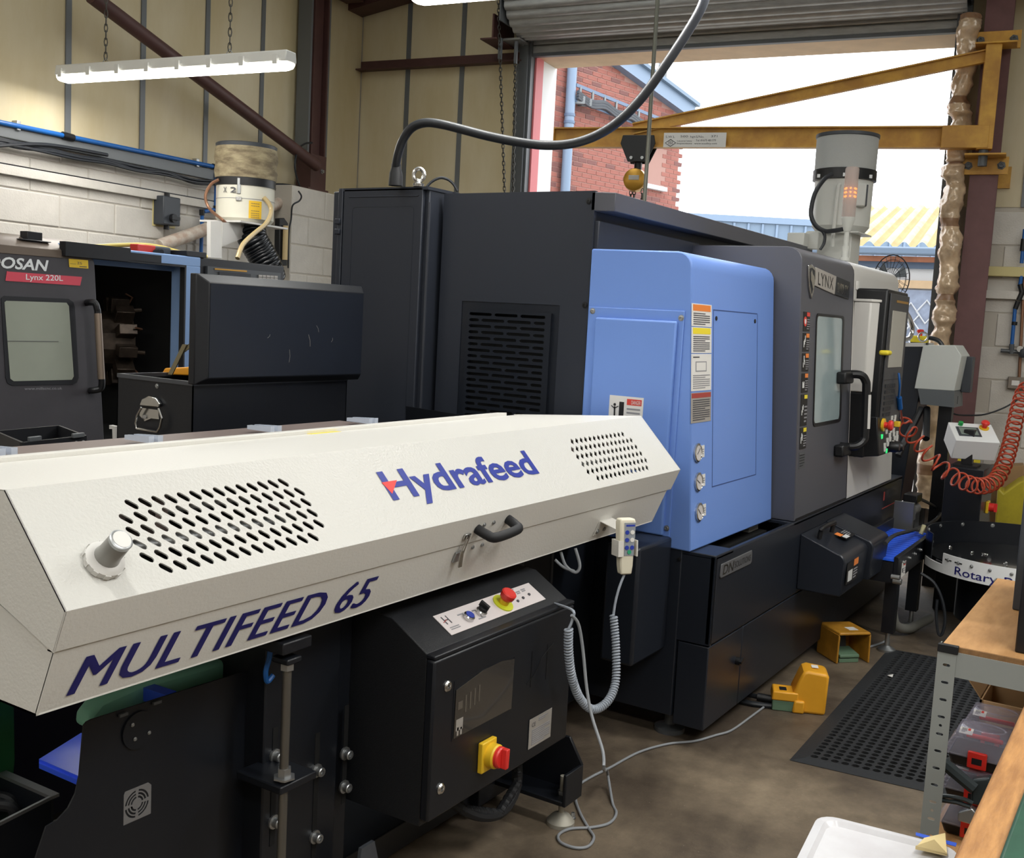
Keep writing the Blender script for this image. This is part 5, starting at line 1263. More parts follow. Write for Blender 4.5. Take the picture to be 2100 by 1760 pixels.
# ================================================================== chip conveyor at the far end of the lathe
CC = thing('chip_conveyor', 'dark chip conveyor with pale grey discharge head past the lathe', 'conveyor', (7.2, 1.6, 0))
X1 = 7.12
rp_ = [pX(x, y, X1) for x, y in ((1842, 706), (1893, 709), (1887, 800), (1868, 900), (1846, 1030), (1800, 1030))]
mk('riser', MB().prism(rp_, (.32, 0, 0)), m_navy2, CC, bevel=.004)
mk('riser_cap', MB().prism([pX(x, y, X1-.005) for x, y in ((1842, 703), (1894, 703), (1894, 711), (1842, 711))], (.33, 0, 0)), m_ltg, CC, smooth=0)
hd0 = [pX(x, y, X1-.03) for x, y in ((1893, 708), (1958, 708), (1972, 730), (1957, 802), (1875, 797))]
hd = mk('discharge_head', MB().prism(hd0, (.30, 0, 0)), mat('head_grey', '#c6cac6', .42), CC, bevel=.004)
mk('head_lower', MB().prism([pX(x, y, X1-.028) for x, y in ((1882, 797), (1957, 802), (1957, 836), (1888, 829))], (.296, 0, 0)), mat('head_lower_grey', '#5d6265', .45), CC, smooth=0)
sy_ = pX(1972, 735, X1-.03).y
mk('control_box', MB().box(X1+.17, X1+.26, sy_-.035, sy_+.02, 1.27, 1.50), m_dkbox, hd, bevel=.004)
mk('side_vent', MB().box(X1+.04, X1+.045, sy_-.0+.01, sy_+.012, 1.2, 1.25), m_black, hd, smooth=0)
for a_, b_ in (((1890, 838), (1842, 935)), ((1901, 838), (1899, 900))):
    mk('strut', MB().tube([pX(*a_, X1+.02), pX(*b_, X1-.2)], .022, 8), m_blk, CC)
mk('leg', MB().box(X1+.05, X1+.12, 1.22, 1.30, 0, 1.2), m_blk, CC, smooth=0)
mk('trunk', MB().box(6.79, 7.12, 1.50, 1.9, .02, .62), m_navy2, CC, smooth=0)
yb_ = pX(1886, 696, X1+.1)
YB = thing('stop_box', 'yellow emergency stop box on top of the chip conveyor', 'switch', yb_-V((0, 0, .04)))
mk('box', MB().cbox(yb_, (.08, 0, 0), (0, .10, 0), (0, 0, .045)), m_yell, YB, bevel=.006)
mk('box_base', MB().cbox(yb_-V((0, 0, .032)), (.08, 0, 0), (0, .10, 0), (0, 0, .025)), m_blk, YB, bevel=.004)
mk('stop_button', MB().lathe([(.014, 0), (.014, .02), (.022, .024), (.022, .036), (.016, .042)], yb_+V((0, 0, .022)), (0, 0, 1), 14), m_eredd, YB)
rg = pX(1893, 691, X1)
mk('lifting_ring', MB().tube([rg+V((0, .028*math.cos(q*math.pi/9), .028*math.sin(q*math.pi/9))) for q in range(18)], .006, 6, closed=True), m_chrome, CC)
mk('tail_cable', MB().tube(smooth_path([pX(x, y, X1+.1) for x, y in ((1897, 692), (1912, 694), (1926, 700), (1934, 712))], 5), .014, 8), m_cable, CC)
mk('steel_hose', MB().tube(smooth_path([pY(x, y, 1.42) for x, y in ((1857, 640), (1866, 655), (1871, 675), (1866, 692), (1853, 697))], 5), .014, 10), m_chrome, label='bright metal flexible hose looping behind the control panel', cat='hose')

# ================================================================== belt conveyor and rotary accumulator
m_belt = mat('blue_belt', '#2a62ea', .35)
BV = thing('belt_conveyor', 'short blue belt conveyor leaving the lathe chute', 'conveyor', (5.85, 1.2, 0))
mk('belt', MB().box(5.40, 6.30, 1.12, 1.33, .49, .50), m_belt, BV, smooth=0)
for i in range(14): mk('belt_rib', MB().box(5.46+i*.06, 5.466+i*.06, 1.12, 1.33, .50, .502), mat('blue_belt_rib', '#2353cc', .4), BV, smooth=0)
mk('side_rail', MB().box(5.40, 6.32, 1.095, 1.12, .40, .515), m_fbs, BV, bevel=.003)
mk('side_rail', MB().box(5.40, 6.32, 1.33, 1.355, .40, .56), m_fbs, BV, bevel=.003)
mk('bed', MB().box(5.40, 6.30, 1.12, 1.33, .38, .485), m_fbs, BV, smooth=0)
for x in (5.5, 5.63, 5.76, 5.9, 6.05, 6.2): inst('bolt', bolt_mesh(.007, .012, m_zinc), BV, (x, 1.095, .475), align_z((0, -1, 0)))
for x in (5.52, 6.07): mk('leg', MB().box(x-.03, x+.03, 1.11, 1.17, .10, .40), m_fbs, BV, smooth=0)
for x in (5.52, 6.07): mk('levelling_foot', MB().lathe([(.045, 0), (.045, .012), (.014, .03), (.01, .11)], (x, 1.14, 0), (0, 0, 1), 16), m_zinc, BV)
sticker('belt_label', BV, V((5.47, 1.094, .40)), V((.09, 0, 0)), V((0, 0, .075)), [(.4, .95, .75, .95, m_red), (.15, .4, .3, .6, m_ink)], [(.5, .9, .15, .6, 3, m_inkl)], m_lab)
mk('side_knob', MB().cyl((5.33, 1.11, .43), (5.33, 1.07, .43), .012, 10).cyl((5.38, 1.11, .40), (5.38, 1.07, .40), .015, 10), m_zinc, BV)
mo = pY(1862, 1050, 1.30)
MO = mk('gear_motor', MB().cyl(mo, mo+V((.2, 0, .0)), .036, 16).cbox(mo-V((.03, 0, 0)), (.09, 0, 0), (0, .085, 0), (0, 0, .085)), mat('motor_grey', '#83858a', .4, metal=.3), BV, bevel=.003)
mk('terminal_box', MB().cbox(mo+V((.10, 0, .075)), (.15, 0, 0), (0, .08, 0), (0, 0, .05)), m_blk, MO, bevel=.005)
mk('motor_mount', MB().box(mo.x-.1, mo.x-.07, 1.25, 1.36, .45, mo.z+.07), m_zinc, MO, smooth=0)
mk('motor_cable', MB().tube(smooth_path([mo+V((.19, 0, .07)), pY(1925, 1045, 1.25), pY(1920, 1065, 1.2), pY(1880, 1085, 1.15), pY(1835, 1098, 1.13), pY(1815, 1115, 1.12)], 6), .010, 8), m_cable, BV)
mk('photo_sensor', MB().cyl((6.12, 1.14, .52), (6.14, 1.13, .57), .012, 10), mat('sensor_yellow', '#b7b08a', .4), BV)

RCx, RCy, RRr = 6.13, .63, .47
RT = thing('rotary_table', 'black rotary parts table with white skirt and navy lettering', 'table', (RCx, RCy, 0))
mk('disc', MB().lathe([(RRr-.01, .44), (RRr-.01, .455)], (RCx, RCy, 0), (0, 0, 1), 48), mat('disc_black', '#101215', .12, coat=.5), RT)
def wall_arc(a0, a1, r, z0, z1, th=.006, n=24):
    mb = MB(); P = []
    for i in range(n+1):
        a = math.radians(a0+(a1-a0)*i/n); P.append((math.cos(a), math.sin(a)))
    secs = [[V((RCx+c*r, RCy+s*r, z0)), V((RCx+c*(r+th), RCy+s*(r+th), z0)), V((RCx+c*(r+th), RCy+s*(r+th), z1)), V((RCx+c*r, RCy+s*r, z1))] for c, s in P]
    return mb.loft(secs)
mk('rim_wall', wall_arc(-100, 122, RRr, .40, .575), m_fbs, RT)
sk = mk('white_skirt', wall_arc(137, 262, RRr+.004, .395, .50), m_white, RT)
mk('white_skirt_return', wall_arc(112, 138, RRr+.004, .395, .44), m_white, RT)
mk('lower_drum', MB().lathe([(.30, .12), (.30, .42)], (RCx, RCy, 0), (0, 0, 1), 32), m_fbs, RT)
for a in (40, 160, 280): mk('leg', MB().cyl((RCx+.26*math.cos(math.radians(a)), RCy+.26*math.sin(math.radians(a)), 0), (RCx+.26*math.cos(math.radians(a)), RCy+.26*math.sin(math.radians(a)), .14), .02, 12), m_fbs, RT)
# lettering bent around the skirt
tx = text_mb('Rotary-Pro', (0, 0, 0), (1, 0, 0), (0, 1, 0), bold=.006); rr_ = RRr+.0115
a0t, spn = 148, 44
tb = MB(); tb.add([V((RCx+rr_*math.cos(math.radians(a0t+spn*p.x)), RCy+rr_*math.sin(math.radians(a0t+spn*p.x)), .396+.056*p.y)) for p in tx.v], tx.f)
mk('skirt_lettering', tb, m_navyink, sk, smooth=0)
for k, a in enumerate((142, 150, 159, 170, 182)):
    c_, s_ = math.cos(math.radians(a)), math.sin(math.radians(a)); p = V((RCx+c_*(RRr+.010), RCy+s_*(RRr+.010), .472))
    inst('screw', bolt_mesh(.006, .008, m_zinc), RT, p, align_z((c_, s_, 0)))
    if k in (0, 1): mk('slot', MB().cbox(p, V((-s_, c_, 0))*.045, V((c_, s_, 0))*.002, V((0, 0, .006))), m_black, sk, smooth=0)
for a in range(-40, 120, 22):
    c_, s_ = math.cos(math.radians(a)), math.sin(math.radians(a)); inst('rivet', bolt_mesh(.008, .006, m_zinc), RT, (RCx+c_*(RRr-.001), RCy+s_*(RRr-.001), .555), align_z((-c_, -s_, 0)))
random.seed(5)
for k in range(14):
    a, r_ = random.uniform(1.4, 4.4), random.uniform(.1, .4); p = V((RCx+r_*math.cos(a), RCy+r_*math.sin(a), .458))
    d = V((math.cos(k), math.sin(k), 0))
    mk('swarf_curl', MB().tube(coil([p, p+d*.03], .005, 4, 8), .0016, 4), m_chrome, label='small bright swarf curl lying on the black rotary disc', cat='swarf', group='swarf curls on the rotary disc')
mk('drain_hose', MB().tube(smooth_path([(5.75, 1.2, .40), (5.77, 1.19, .25), (5.80, 1.17, .08), (5.9, 1.12, .035), (6.02, 1.09, .04), (6.12, 1.05, .06)], 6), .026, 12), mat('hose_grey', '#757570', .5), BV)
mk('table_cable', MB().tube(smooth_path([pX(x, y, 5.75) for x, y in ((1888, 1176), (1915, 1195), (1932, 1230), (1938, 1270), (1932, 1300), (1924, 1298), (1920, 1260), (1922, 1230))], 6), .008, 8), m_cable, RT)

# pedestal with operator console
q = pZ(1990, 960, .86)
PDx0, PDx1, PDy0, PDy1 = 6.60, 6.98, .915, 1.125
PE = thing('console_pedestal', 'black pedestal cabinet behind the rotary table', 'cabinet', ((PDx0+PDx1)/2, (PDy0+PDy1)/2, 0))
mk('cabinet', MB().box(PDx0, PDx1, PDy0, PDy1, 0, .86), m_fbs, PE, bevel=.004)
mk('lock', MB().cyl((PDx0+.19, PDy0, .80), (PDx0+.19, PDy0-.012, .80), .014, 12), m_chrome, PE)
ms = mk('main_switch', MB().cbox((PDx0+.22, PDy0-.008, .62), (.07, 0, 0), (0, .016, 0), (0, 0, .07)), m_eyel, PE, bevel=.003)
mk('switch_knob', MB().cyl((PDx0+.22, PDy0-.01, .62), (PDx0+.22, PDy0-.045, .62), .026, 16).cbox((PDx0+.22, PDy0-.05, .62), (.014, 0, 0), (0, .02, 0), (0, 0, .05)), m_eredd, ms)
pcx, pcy = PDx0+.12, (PDy0+PDy1)/2+.01
mk('post_plate', MB().cbox((pcx, pcy, .866), (.16, 0, 0), (0, .13, 0), (0, 0, .012)), m_blk, PE, smooth=0)
mk('post', MB().box(pcx-.035, pcx+.035, pcy-.03, pcy+.03, .87, 1.08), m_blk, PE, bevel=.004)
k0 = pX(1996, 891, PDx0+.14)
ka, kb_ = V((.45, -.89, 0)).normalized(), V((.80, .40, .45)).normalized(); kc_ = ka.cross(kb_).normalized()
if kc_.z < 0: kc_ = -kc_
PC = mk('console', MB().cbox(k0-kc_*.05, ka*.25, kb_*.20, kc_*.13), m_white, PE, bevel=.004)
sf = k0+kc_*.015
mk('touch_screen', MB().cbox(sf-ka*.03, ka*.13, kb_*.10, kc_*.008), m_dkbox, PC, bevel=.002)
mk('screen_face', MB().cbox(sf-ka*.03+kc_*.004, ka*.10, kb_*.075, kc_*.003), mat('screen_grey', '#7e8a82', .3), PC, smooth=0)
mk('green_button', MB().cyl(sf-ka*.06+kb_*.075, sf-ka*.06+kb_*.075+kc_*.02, .014, 12), mat('button_green2', '#1f9a4c', .4), PC)
mk('yellow_collar', MB().cyl(sf+ka*.07+kb_*.05, sf+ka*.07+kb_*.05+kc_*.008, .028, 14), m_eyel, PC)
mk('stop_button', MB().lathe([(.014, 0), (.014, .02), (.024, .026), (.024, .038), (.016, .044)], sf+ka*.07+kb_*.05+kc_*.006, kc_, 14), m_eredd, PC)
mk('console_cable', MB().tube(smooth_path([pB(x, y, BACK-.5+.3*i/5) for i, (x, y) in enumerate(((1935, 838), (1960, 850), (1985, 852), (2020, 850), (2060, 836), (2095, 815)))], 5), .006, 8), m_cable, label='thin black cable sagging along the blocks behind the console', cat='cable')
# yellow bags / cardboard behind the pedestal
m_bagy = mat('yellow_sack', '#b4a52a', .5, vary=.2, vscale=6)
m_card = mat('cardboard', '#9c7c56', .7, vary=.08)
yb0 = pB(2062, 1020, BACK-.55)
mk('yellow_crate', MB().prism([pB(x, y, BACK-.6) for x, y in ((2040, 1085), (2102, 1100), (2102, 985), (2090, 990), (2058, 1012), (2046, 1000))], RU*.3), m_bagy, label='yellow sack standing behind the pedestal at the right edge', cat='sack', bevel=.01)
mk('cardboard_box', MB().prism([pB(x, y, BACK-.25) for x, y in ((2030, 1070), (2100, 1080), (2100, 955), (2030, 958))], RU*.2), m_card, label='cardboard box behind the yellow sack at the right edge', cat='box', bevel=.004)
mk('yellow_stand', MB().prism([pB(x, y, BACK-.7) for x, y in ((1962, 952), (1968, 925), (1976, 925), (1973, 955)) ], RU*.1).prism([pB(x, y, BACK-.6) for x, y in ((1990, 950), (1998, 905), (2012, 903), (2010, 950))], RU*.05), m_yell, label='yellow bracket glimpsed behind the console post', cat='bracket', smooth=0)

# red coiled air hose from the control panel to the wall
hp = smooth_path([pY(1846, 835, 1.28), pD(1852, 868, 6.0), pD(1868, 890, 5.95), pD(1890, 915, 5.9), pD(1918, 948, 5.85), pD(1950, 975, 5.85), pD(1985, 992, 5.9), pD(2015, 997, 6.0), pD(2042, 985, 6.15), pD(2060, 950, 6.3), pD(2072, 910, 6.5), pD(2083, 860, 6.7), pD(2096, 810, 6.9), pD(2110, 790, 7.0)], 8)
AH = thing('coiled_air_hose', 'red coiled air hose sagging from the control panel to the wall', 'hose', pD(1990, 1010, 5.9))
mk('coil', MB().tube(coil(hp[8:], .044, 31, 20), .0062, 7), mat('hose_red', '#b5482f', .35), AH, smooth=60)
mk('tail', MB().tube(hp[:9], .0062, 7), mat('hose_red', '#b5482f', .35), AH)
mk('blue_coupling', MB().cyl(pY(1844, 815, 1.28), pY(1846, 838, 1.28), .014, 10), m_bluep, AH)
gn_ = pY(1850, 800, 1.285)
mk('air_gun', MB().tube(smooth_path([pY(1843, 765, 1.28), pY(1845, 790, 1.27), pY(1843, 815, 1.28)], 4), .006, 8), m_bluep, label='blue air gun hung on the control panel edge', cat='air gun')

# ================================================================== floor mat with holes
m_mat = mat('mat_rubber', '#26282b', .65, bump=.3, bscale=120)
MO0 = V((3.822, 1.099, 0)); mex = V((1.70, .038, 0)).normalized(); mey = V((.10, -.99, 0)).normalized()
mw, ml, pit, bd = .86, 1.74, .0375, .045
mm = MB()
nx, ny = int((ml-2*bd)/pit), int((mw-2*bd)/pit)
def MP(a, b, z): return MO0+mex*a+mey*b+V((0, 0, z))
zt = .012
ox, oy = (ml-nx*pit)/2, (mw-ny*pit)/2
sq = [(-.5, -.5), (0, -.5), (.5, -.5), (.5, 0), (.5, .5), (0, .5), (-.5, .5), (-.5, 0)]
ci = [(.39*math.cos(math.radians(225+45*i)), .39*math.sin(math.radians(225+45*i))) for i in range(8)]
for i in range(nx):
    for j in range(ny):
        cx_, cy_ = ox+(i+.5)*pit, oy+(j+.5)*pit; 
        vs_ = [MP(cx_+p*pit, cy_+q_*pit, zt) for p, q_ in sq]+[MP(cx_+p*pit, cy_+q_*pit, zt) for p, q_ in ci]+[MP(cx_+p*pit, cy_+q_*pit, .0015) for p, q_ in ci]
        mm.add(vs_, [(k, k+8, (k+1) % 8+8, (k+1) % 8) for k in range(8)]+[(k+8, k+16, (k+1) % 8+16, (k+1) % 8+8) for k in range(8)])
def edge(a0, a1, b0, b1, out):
    pass
e_ = [(0, 0), (ml, 0), (ml, mw), (0, mw)]; i_ = [(ox, oy), (ml-ox, oy), (ml-ox, mw-oy), (ox, mw-oy)]
mm.add([MP(a, b, .002) for a, b in e_]+[MP(a, b, zt) for a, b in i_], [(k, k+4, (k+1) % 4+4, (k+1) % 4) for k in range(4)])
mk('rubber_mat', mm, m_mat, label='black perforated rubber mat on the concrete before the lathe', cat='mat', smooth=0)
mk('paper_scrap', MB().prism([pZ(1820, 1386, .014), pZ(1832, 1384, .014), pZ(1830, 1390, .014)], (0, 0, .003)), m_lab, label='tiny white paper scrap on the rubber mat', cat='paper', smooth=0)

# ================================================================== foot pedals
m_ped = mat('pedal_yellow', '#e0a02a', .38, vary=.05, vscale=8)
m_pedd = mat('pedal_yellow_worn', '#b5812c', .42, vary=.25, vscale=12)
m_pgr = mat('pedal_green', '#5f7a63', .45)
o = pZ(1578, 1456, 0); a_ = (pZ(1692, 1469, 0)-o); AW = a_.length; a_.normalize(); b_ = V((-a_.y, a_.x, 0)); 
if b_.dot(CF) < 0: b_ = -b_
PW = thing('foot_pedal', 'bright yellow hooded foot pedal lying nearest to the feeder', 'foot pedal', o+a_*AW/2, 'yellow foot pedals')
def QP(u, v, z): return o+a_*(u*AW)+b_*v+V((0, 0, z))
prof = [(.42, .0), (1.0, .0), (1.02, .165), (.98, .178), (.64, .186), (.56, .178), (.52, .16), (.40, .085), (.40, .0)][:-1]
mk('hood', MB().prism([QP(u, 0, z) for u, z in prof], b_*.13), m_ped, PW, bevel=.012, seg=3)
mk('junction_cover', MB().prism([QP(u, -.004, z) for u, z in ((.02, .045), (.50, .045), (.50, .085), (.04, .085))], b_*.10), m_ped, PW, bevel=.006)
mk('base', MB().prism([QP(u, .0, z) for u, z in ((.04, .0), (.5, .0), (.5, .047), (.04, .047))], b_*.10), m_pgr, PW, bevel=.004)
mk('cheek', MB().prism([QP(u, -.012, z) for u, z in ((.40, .0), (.62, .0), (.62, .055), (.43, .055))], b_*.03), m_ped, PW, bevel=.008)
mk('rating_label', MB().obox(QP(.16, .02, .086), a_*.03, b_*.04, V((0, 0, .0008))), m_black, PW, smooth=0)
mk('barcode_label', MB().obox(QP(.72, .05, .187), a_*.028, b_*.04, V((0, 0, .0008))), m_lab, PW, smooth=0)
mk('gland', MB().cyl(QP(.05, .05, .028), QP(-.22, .06, .03), .018, 12), m_blk, PW)
mk('pedal_cable', MB().tube(smooth_path([QP(-.2, .06, .03), QP(-.6, .12, .02), QP(-1.2, .2, .012), QP(-1.9, .3, .01)], 5), .011, 8).tube(smooth_path([QP(.1, .02, .012), QP(-.4, .02, .012), QP(-1.0, .1, .01)], 5), .011, 8), m_cable, PW)
o2 = pZ(1716, 1362, 0); a2 = pZ(1782, 1360, 0)-o2; W2 = a2.length; a2.normalize(); b2 = V((-a2.y, a2.x, 0))
if b2.dot(CF) < 0: b2 = -b2
P2_ = thing('foot_pedal', 'worn yellow foot pedal with open front further along the lathe', 'foot pedal', o2+a2*W2/2, 'yellow foot pedals')
def Q2(u, v, z): return o2+a2*(u*W2)+b2*v+V((0, 0, z))
h2 = .155
hd_ = MB()
hd_.prism([Q2(-.02, 0, 0), Q2(.04, 0, 0), Q2(.05, 0, h2-.02), Q2(-.0, 0, h2-.01)], b2*.19)
hd_.prism([Q2(.96, 0, 0), Q2(1.02, 0, 0), Q2(1.0, 0, h2-.01), Q2(.95, 0, h2-.02)], b2*.19)
hd_.prism([Q2(0, 0, h2-.014), Q2(1.0, 0, h2-.014), Q2(.97, 0, h2), Q2(.03, 0, h2)], b2*.19)
hd_.prism([Q2(0, .18, 0), Q2(1, .18, 0), Q2(1, .18, h2-.01), Q2(0, .18, h2-.01)], b2*.01)
mk('hood', hd_, m_pedd, P2_, bevel=.005)
mk('treadle', MB().prism([Q2(.12, .01, .025), Q2(.12, .11, .04), Q2(.12, .11, .055), Q2(.12, .01, .04)], a2*(W2*.6)), m_pgr, P2_, bevel=.003)
mk('treadle_base', MB().prism([Q2(.12, .015, .0), Q2(.12, .15, .0), Q2(.12, .15, .03), Q2(.12, .015, .02)], a2*(W2*.6)), m_pgr, P2_, bevel=.003)
mk('flap', MB().prism([Q2(.15, .10, .055), Q2(.6, .10, .055), Q2(.62, .12, .11), Q2(.15, .12, .11)], b2*.004), m_blk, P2_, smooth=0)
mk('top_label', MB().obox(Q2(.45, .04, h2+.0005), a2*.05, b2*.05, V((0, 0, .0008))), m_lab, P2_, smooth=0)
mk('pedal_cable', MB().tube(smooth_path([Q2(1.0, .15, .01), pZ(1810, 1318, .006), pZ(1822, 1302, .006), pZ(1815, 1285, .006)], 6), .006, 8), m_greyc, P2_)

# ================================================================== shelving rack with its goods
m_rack = mat('rack_grey', '#8f9390', .45, metal=.25)
m_ply = mat('plywood', '#b98d5c', .55, vary=.0, col2='#a37849', vscale=5, stretch=(1.5, 6, 6), detail=6)
m_plye = mat('plywood_edge', '#7a5a38', .7, vary=.2, vscale=60)
RX0, RX1, RY0, RY1, RZ = 2.738, 3.66, -.05, .442, .85
RK = thing('shelving_rack', 'grey slotted steel shelving rack with plywood shelves at the right', 'rack', ((RX0+RX1)/2, (RY0+RY1)/2, 0))
mk('shelf_board', MB().box(RX0+.012, RX1-.004, RY0, RY1-.006, RZ-.012, RZ), m_ply, RK, smooth=0)
mk('board_edge', MB().box(RX0+.006, RX0+.012, RY0, RY1-.03, RZ-.013, RZ-.0005), m_plye, RK, smooth=0)
pw = .042
def post(x, y, sx, sy):
    # slotted angle: one flange in X plane, one in Y plane
    hs = []
    for k in range(18):
        z = .05+k*.0442
        if k % 5 == 3: hs.append([(.021+.004*math.cos(q*math.pi/4), z+.022+.004*math.sin(q*math.pi/4)) for q in range(8)])
        hs.append(stadium(.021, z, .018, .007, 3))
    f1 = plate([(0, .0), (pw, .0), (pw, RZ-.002), (0, RZ-.002)], hs, .002, (x, y, 0), (0, -sy, 0), (0, 0, 1))
    f2 = plate([(0, .0), (pw, .0), (pw, RZ-.002), (0, RZ-.002)], hs, .002, (x, y, 0), (sx, 0, 0), (0, 0, 1))
    po_ = MB(); po_.add(f1.v, f1.f); po_.add(f2.v, f2.f)
    return mk('slotted_post', po_, m_rack, RK, smooth=20)
post(RX0, RY1, 1, 1); post(RX1, RY1, -1, 1); post(RX0, RY0, 1, -1); post(RX1, RY0, -1, -1)
mk('corner_cap', MB().box(RX0-.003, RX0+.012, RY1-.045, RY1+.003, RZ-.018, RZ+.003), m_blk, RK, bevel=.002)
mk('beam', MB().box(RX0+.002, RX0+.006, RY0, RY1-.04, RZ-.075, RZ-.013), m_rack, RK, smooth=0)
mk('beam', MB().box(RX0+.04, RX1-.02, RY1-.008, RY1-.004, RZ-.075, RZ-.013), m_rack, RK, smooth=0)
mk('beam', MB().box(RX1-.006, RX1-.002, RY0, RY1-.04, RZ-.075, RZ-.013), m_rack, RK, smooth=0)
LZs = .315
mk('shelf_board', MB().box(RX0+.006, RX1-.006, RY0, RY1-.006, LZs-.012, LZs), m_ply, RK, smooth=0)
mk('beam', MB().box(RX0+.002, RX0+.006, RY0, RY1-.04, LZs-.06, LZs-.012), m_rack, RK, smooth=0)
# tall dark cabinet on the rack
q = pX(2079, 1350, 2.80); qu = pX(2106, 1000, 3.3)
TC = thing('tool_cabinet', 'tall dark cabinet on the rack, cut by the right edge', 'cabinet', (3.0, q.y-.15, RZ))
mk('lower_case', MB().box(2.80, 3.24, q.y-.34, q.y, RZ, 1.08), m_blk, TC, bevel=.004)
mk('upper_case', MB().box(3.25, 3.6, qu.y-.34, qu.y, RZ, pX(2097, 915, 3.3).z), m_dkbox, TC, bevel=.004)
# cases with clear lids: a pile of three and one leaning box behind
m_clid = mat('case_clear_lid', '#c4c2d6', .06, alpha=.3, spec=.7)
m_cred = mat('case_red_clasp', '#d22b22', .35)
def case(p, label, rot=0.0, grp='clear-lidded black cases on the lower shelf'):
    c = thing('storage_case', label, 'case', p, grp)
    ex_ = V((math.cos(rot), math.sin(rot), 0)); ey_ = V((-math.sin(rot), math.cos(rot), 0))
    w, d, h = .135, .15, .075       # along x, along y
    def K(a, b, z): return V(p)+ex_*a+ey_*b+V((0, 0, z))
    secs = [[K(-w/2*s, -d/2*s, z), K(w/2*s, -d/2*s, z), K(w/2*s, d/2*s, z), K(-w/2*s, d/2*s, z)] for s, z in ((.80, 0), (.86, .006), (.98, h*.45))]
    mk('tub', MB().loft(secs), m_blk, c, bevel=.006)
    secs = [[K(-w/2*s, -d/2*s, z), K(w/2*s, -d/2*s, z), K(w/2*s, d/2*s, z), K(-w/2*s, d/2*s, z)] for s, z in ((1.02, h*.40), (1.0, h*.78), (.80, h*1.2), (.72, h*1.24))]
    ld = mk('lid', MB().loft(secs), m_clid, c, bevel=.004)
    cl = mk('clasp', MB().cbox(K(-w/2-.006, 0, h*.42), ex_*.010, ey_*.046, V((0, 0, .044))), m_cred, c, bevel=.003)
    mk('clasp_window', MB().cbox(K(-w/2-.0115, 0, h*.40), ex_*.001, ey_*.024, V((0, 0, .016))), m_blk, cl, smooth=0)
    mk('lid_emboss', MB().tube([K(w*.05+.035*math.cos(q_*math.pi/9), .052*math.sin(q_*math.pi/9), h*1.245) for q_ in range(18)], .0022, 5, closed=True), m_clid, c)
    mk('inner_handle', MB().cbox(K(w*.25, 0, h*.75), ex_*.012, ey_*.09, V((0, 0, .012))), m_cred, c, bevel=.004)
    sticker('price_label', ld, K(-w*.40, .052, h*1.16), ey_*-.032, ex_*.026+V((0, 0, .008)), [(.6, .8, .6, .95, m_red)], [(.15, .55, .2, .9, 4, m_inkl)], m_lab)
    return c
for k, nm in enumerate(('clear-lidded black case at the bottom of the front pile', 'clear-lidded black case in the middle of the front pile', 'clear-lidded black case with red clasp on top of the front pile')):
    case((2.935, .345, LZs+.094*k), nm)
for k, nm in enumerate(('clear-lidded black case at the bottom of the rear pile', 'clear-lidded black case in the middle of the rear pile', 'clear-lidded black case on top of the pile behind, before the carton')):
    case((3.10, .338, LZs+.094*k), nm)
CBX = thing('open_carton', 'open cardboard carton with raised flaps at the back of the shelf', 'box', (3.36, .28, LZs))
mk('carton_body', MB().box(3.24, 3.246, .18, .40, LZs, LZs+.26).box(3.46, 3.466, .18, .40, LZs, LZs+.26).box(3.24, 3.466, .18, .186, LZs, LZs+.26).box(3.24, 3.466, .394, .40, LZs, LZs+.26).box(3.24, 3.466, .18, .40, LZs, LZs+.005), m_card, CBX, smooth=0)
mk('flap', MB().prism([(3.466, .20, LZs+.26), (3.466, .38, LZs+.26), (3.50, .365, LZs+.37), (3.50, .215, LZs+.37)], (.004, 0, 0)), m_card, CBX, smooth=0)
mk('flap', MB().prism([(3.25, .40, LZs+.26), (3.45, .40, LZs+.26), (3.42, .45, LZs+.31), (3.28, .45, LZs+.31)], (0, 0, .004)), m_card, CBX, smooth=0)
mk('flap', MB().prism([(3.24, .19, LZs+.26), (3.24, .39, LZs+.26), (3.20, .37, LZs+.20), (3.20, .21, LZs+.20)], (-.004, 0, 0)), m_card, CBX, smooth=0)
m_tool = mat('tool_dark_green', '#273033', .4)
CT = thing('bar_clamp', 'dark green trigger clamp leaning in front of the case pile', 'clamp', (2.80, .33, LZs))
def Tp(x, y, X=2.80): return pX(x, y, X)
mk('bar', MB().tube([Tp(1924, 1556), Tp(1998, 1618)], .016, 8), m_tool, CT)
mk('head', MB().prism([Tp(1992, 1600), Tp(2030, 1595), Tp(2030, 1660), Tp(1990, 1650)], (.03, 0, 0)), m_tool, CT, bevel=.006)
mk('trigger', MB().tube(smooth_path([Tp(1921, 1632), Tp(1950, 1634), Tp(1978, 1640), Tp(1995, 1648)], 4), [.006]*13, 8), m_tool, CT)
mk('grip', MB().tube([Tp(1922, 1640), Tp(1962, 1646), Tp(1990, 1655)], .006, 8), m_tool, CT)
mk('jaw', MB().prism([Tp(1964, 1668), Tp(1992, 1658), Tp(2005, 1672), Tp(1998, 1694), Tp(1964, 1684)], (.025, 0, 0)), m_zinc, CT, bevel=.003)

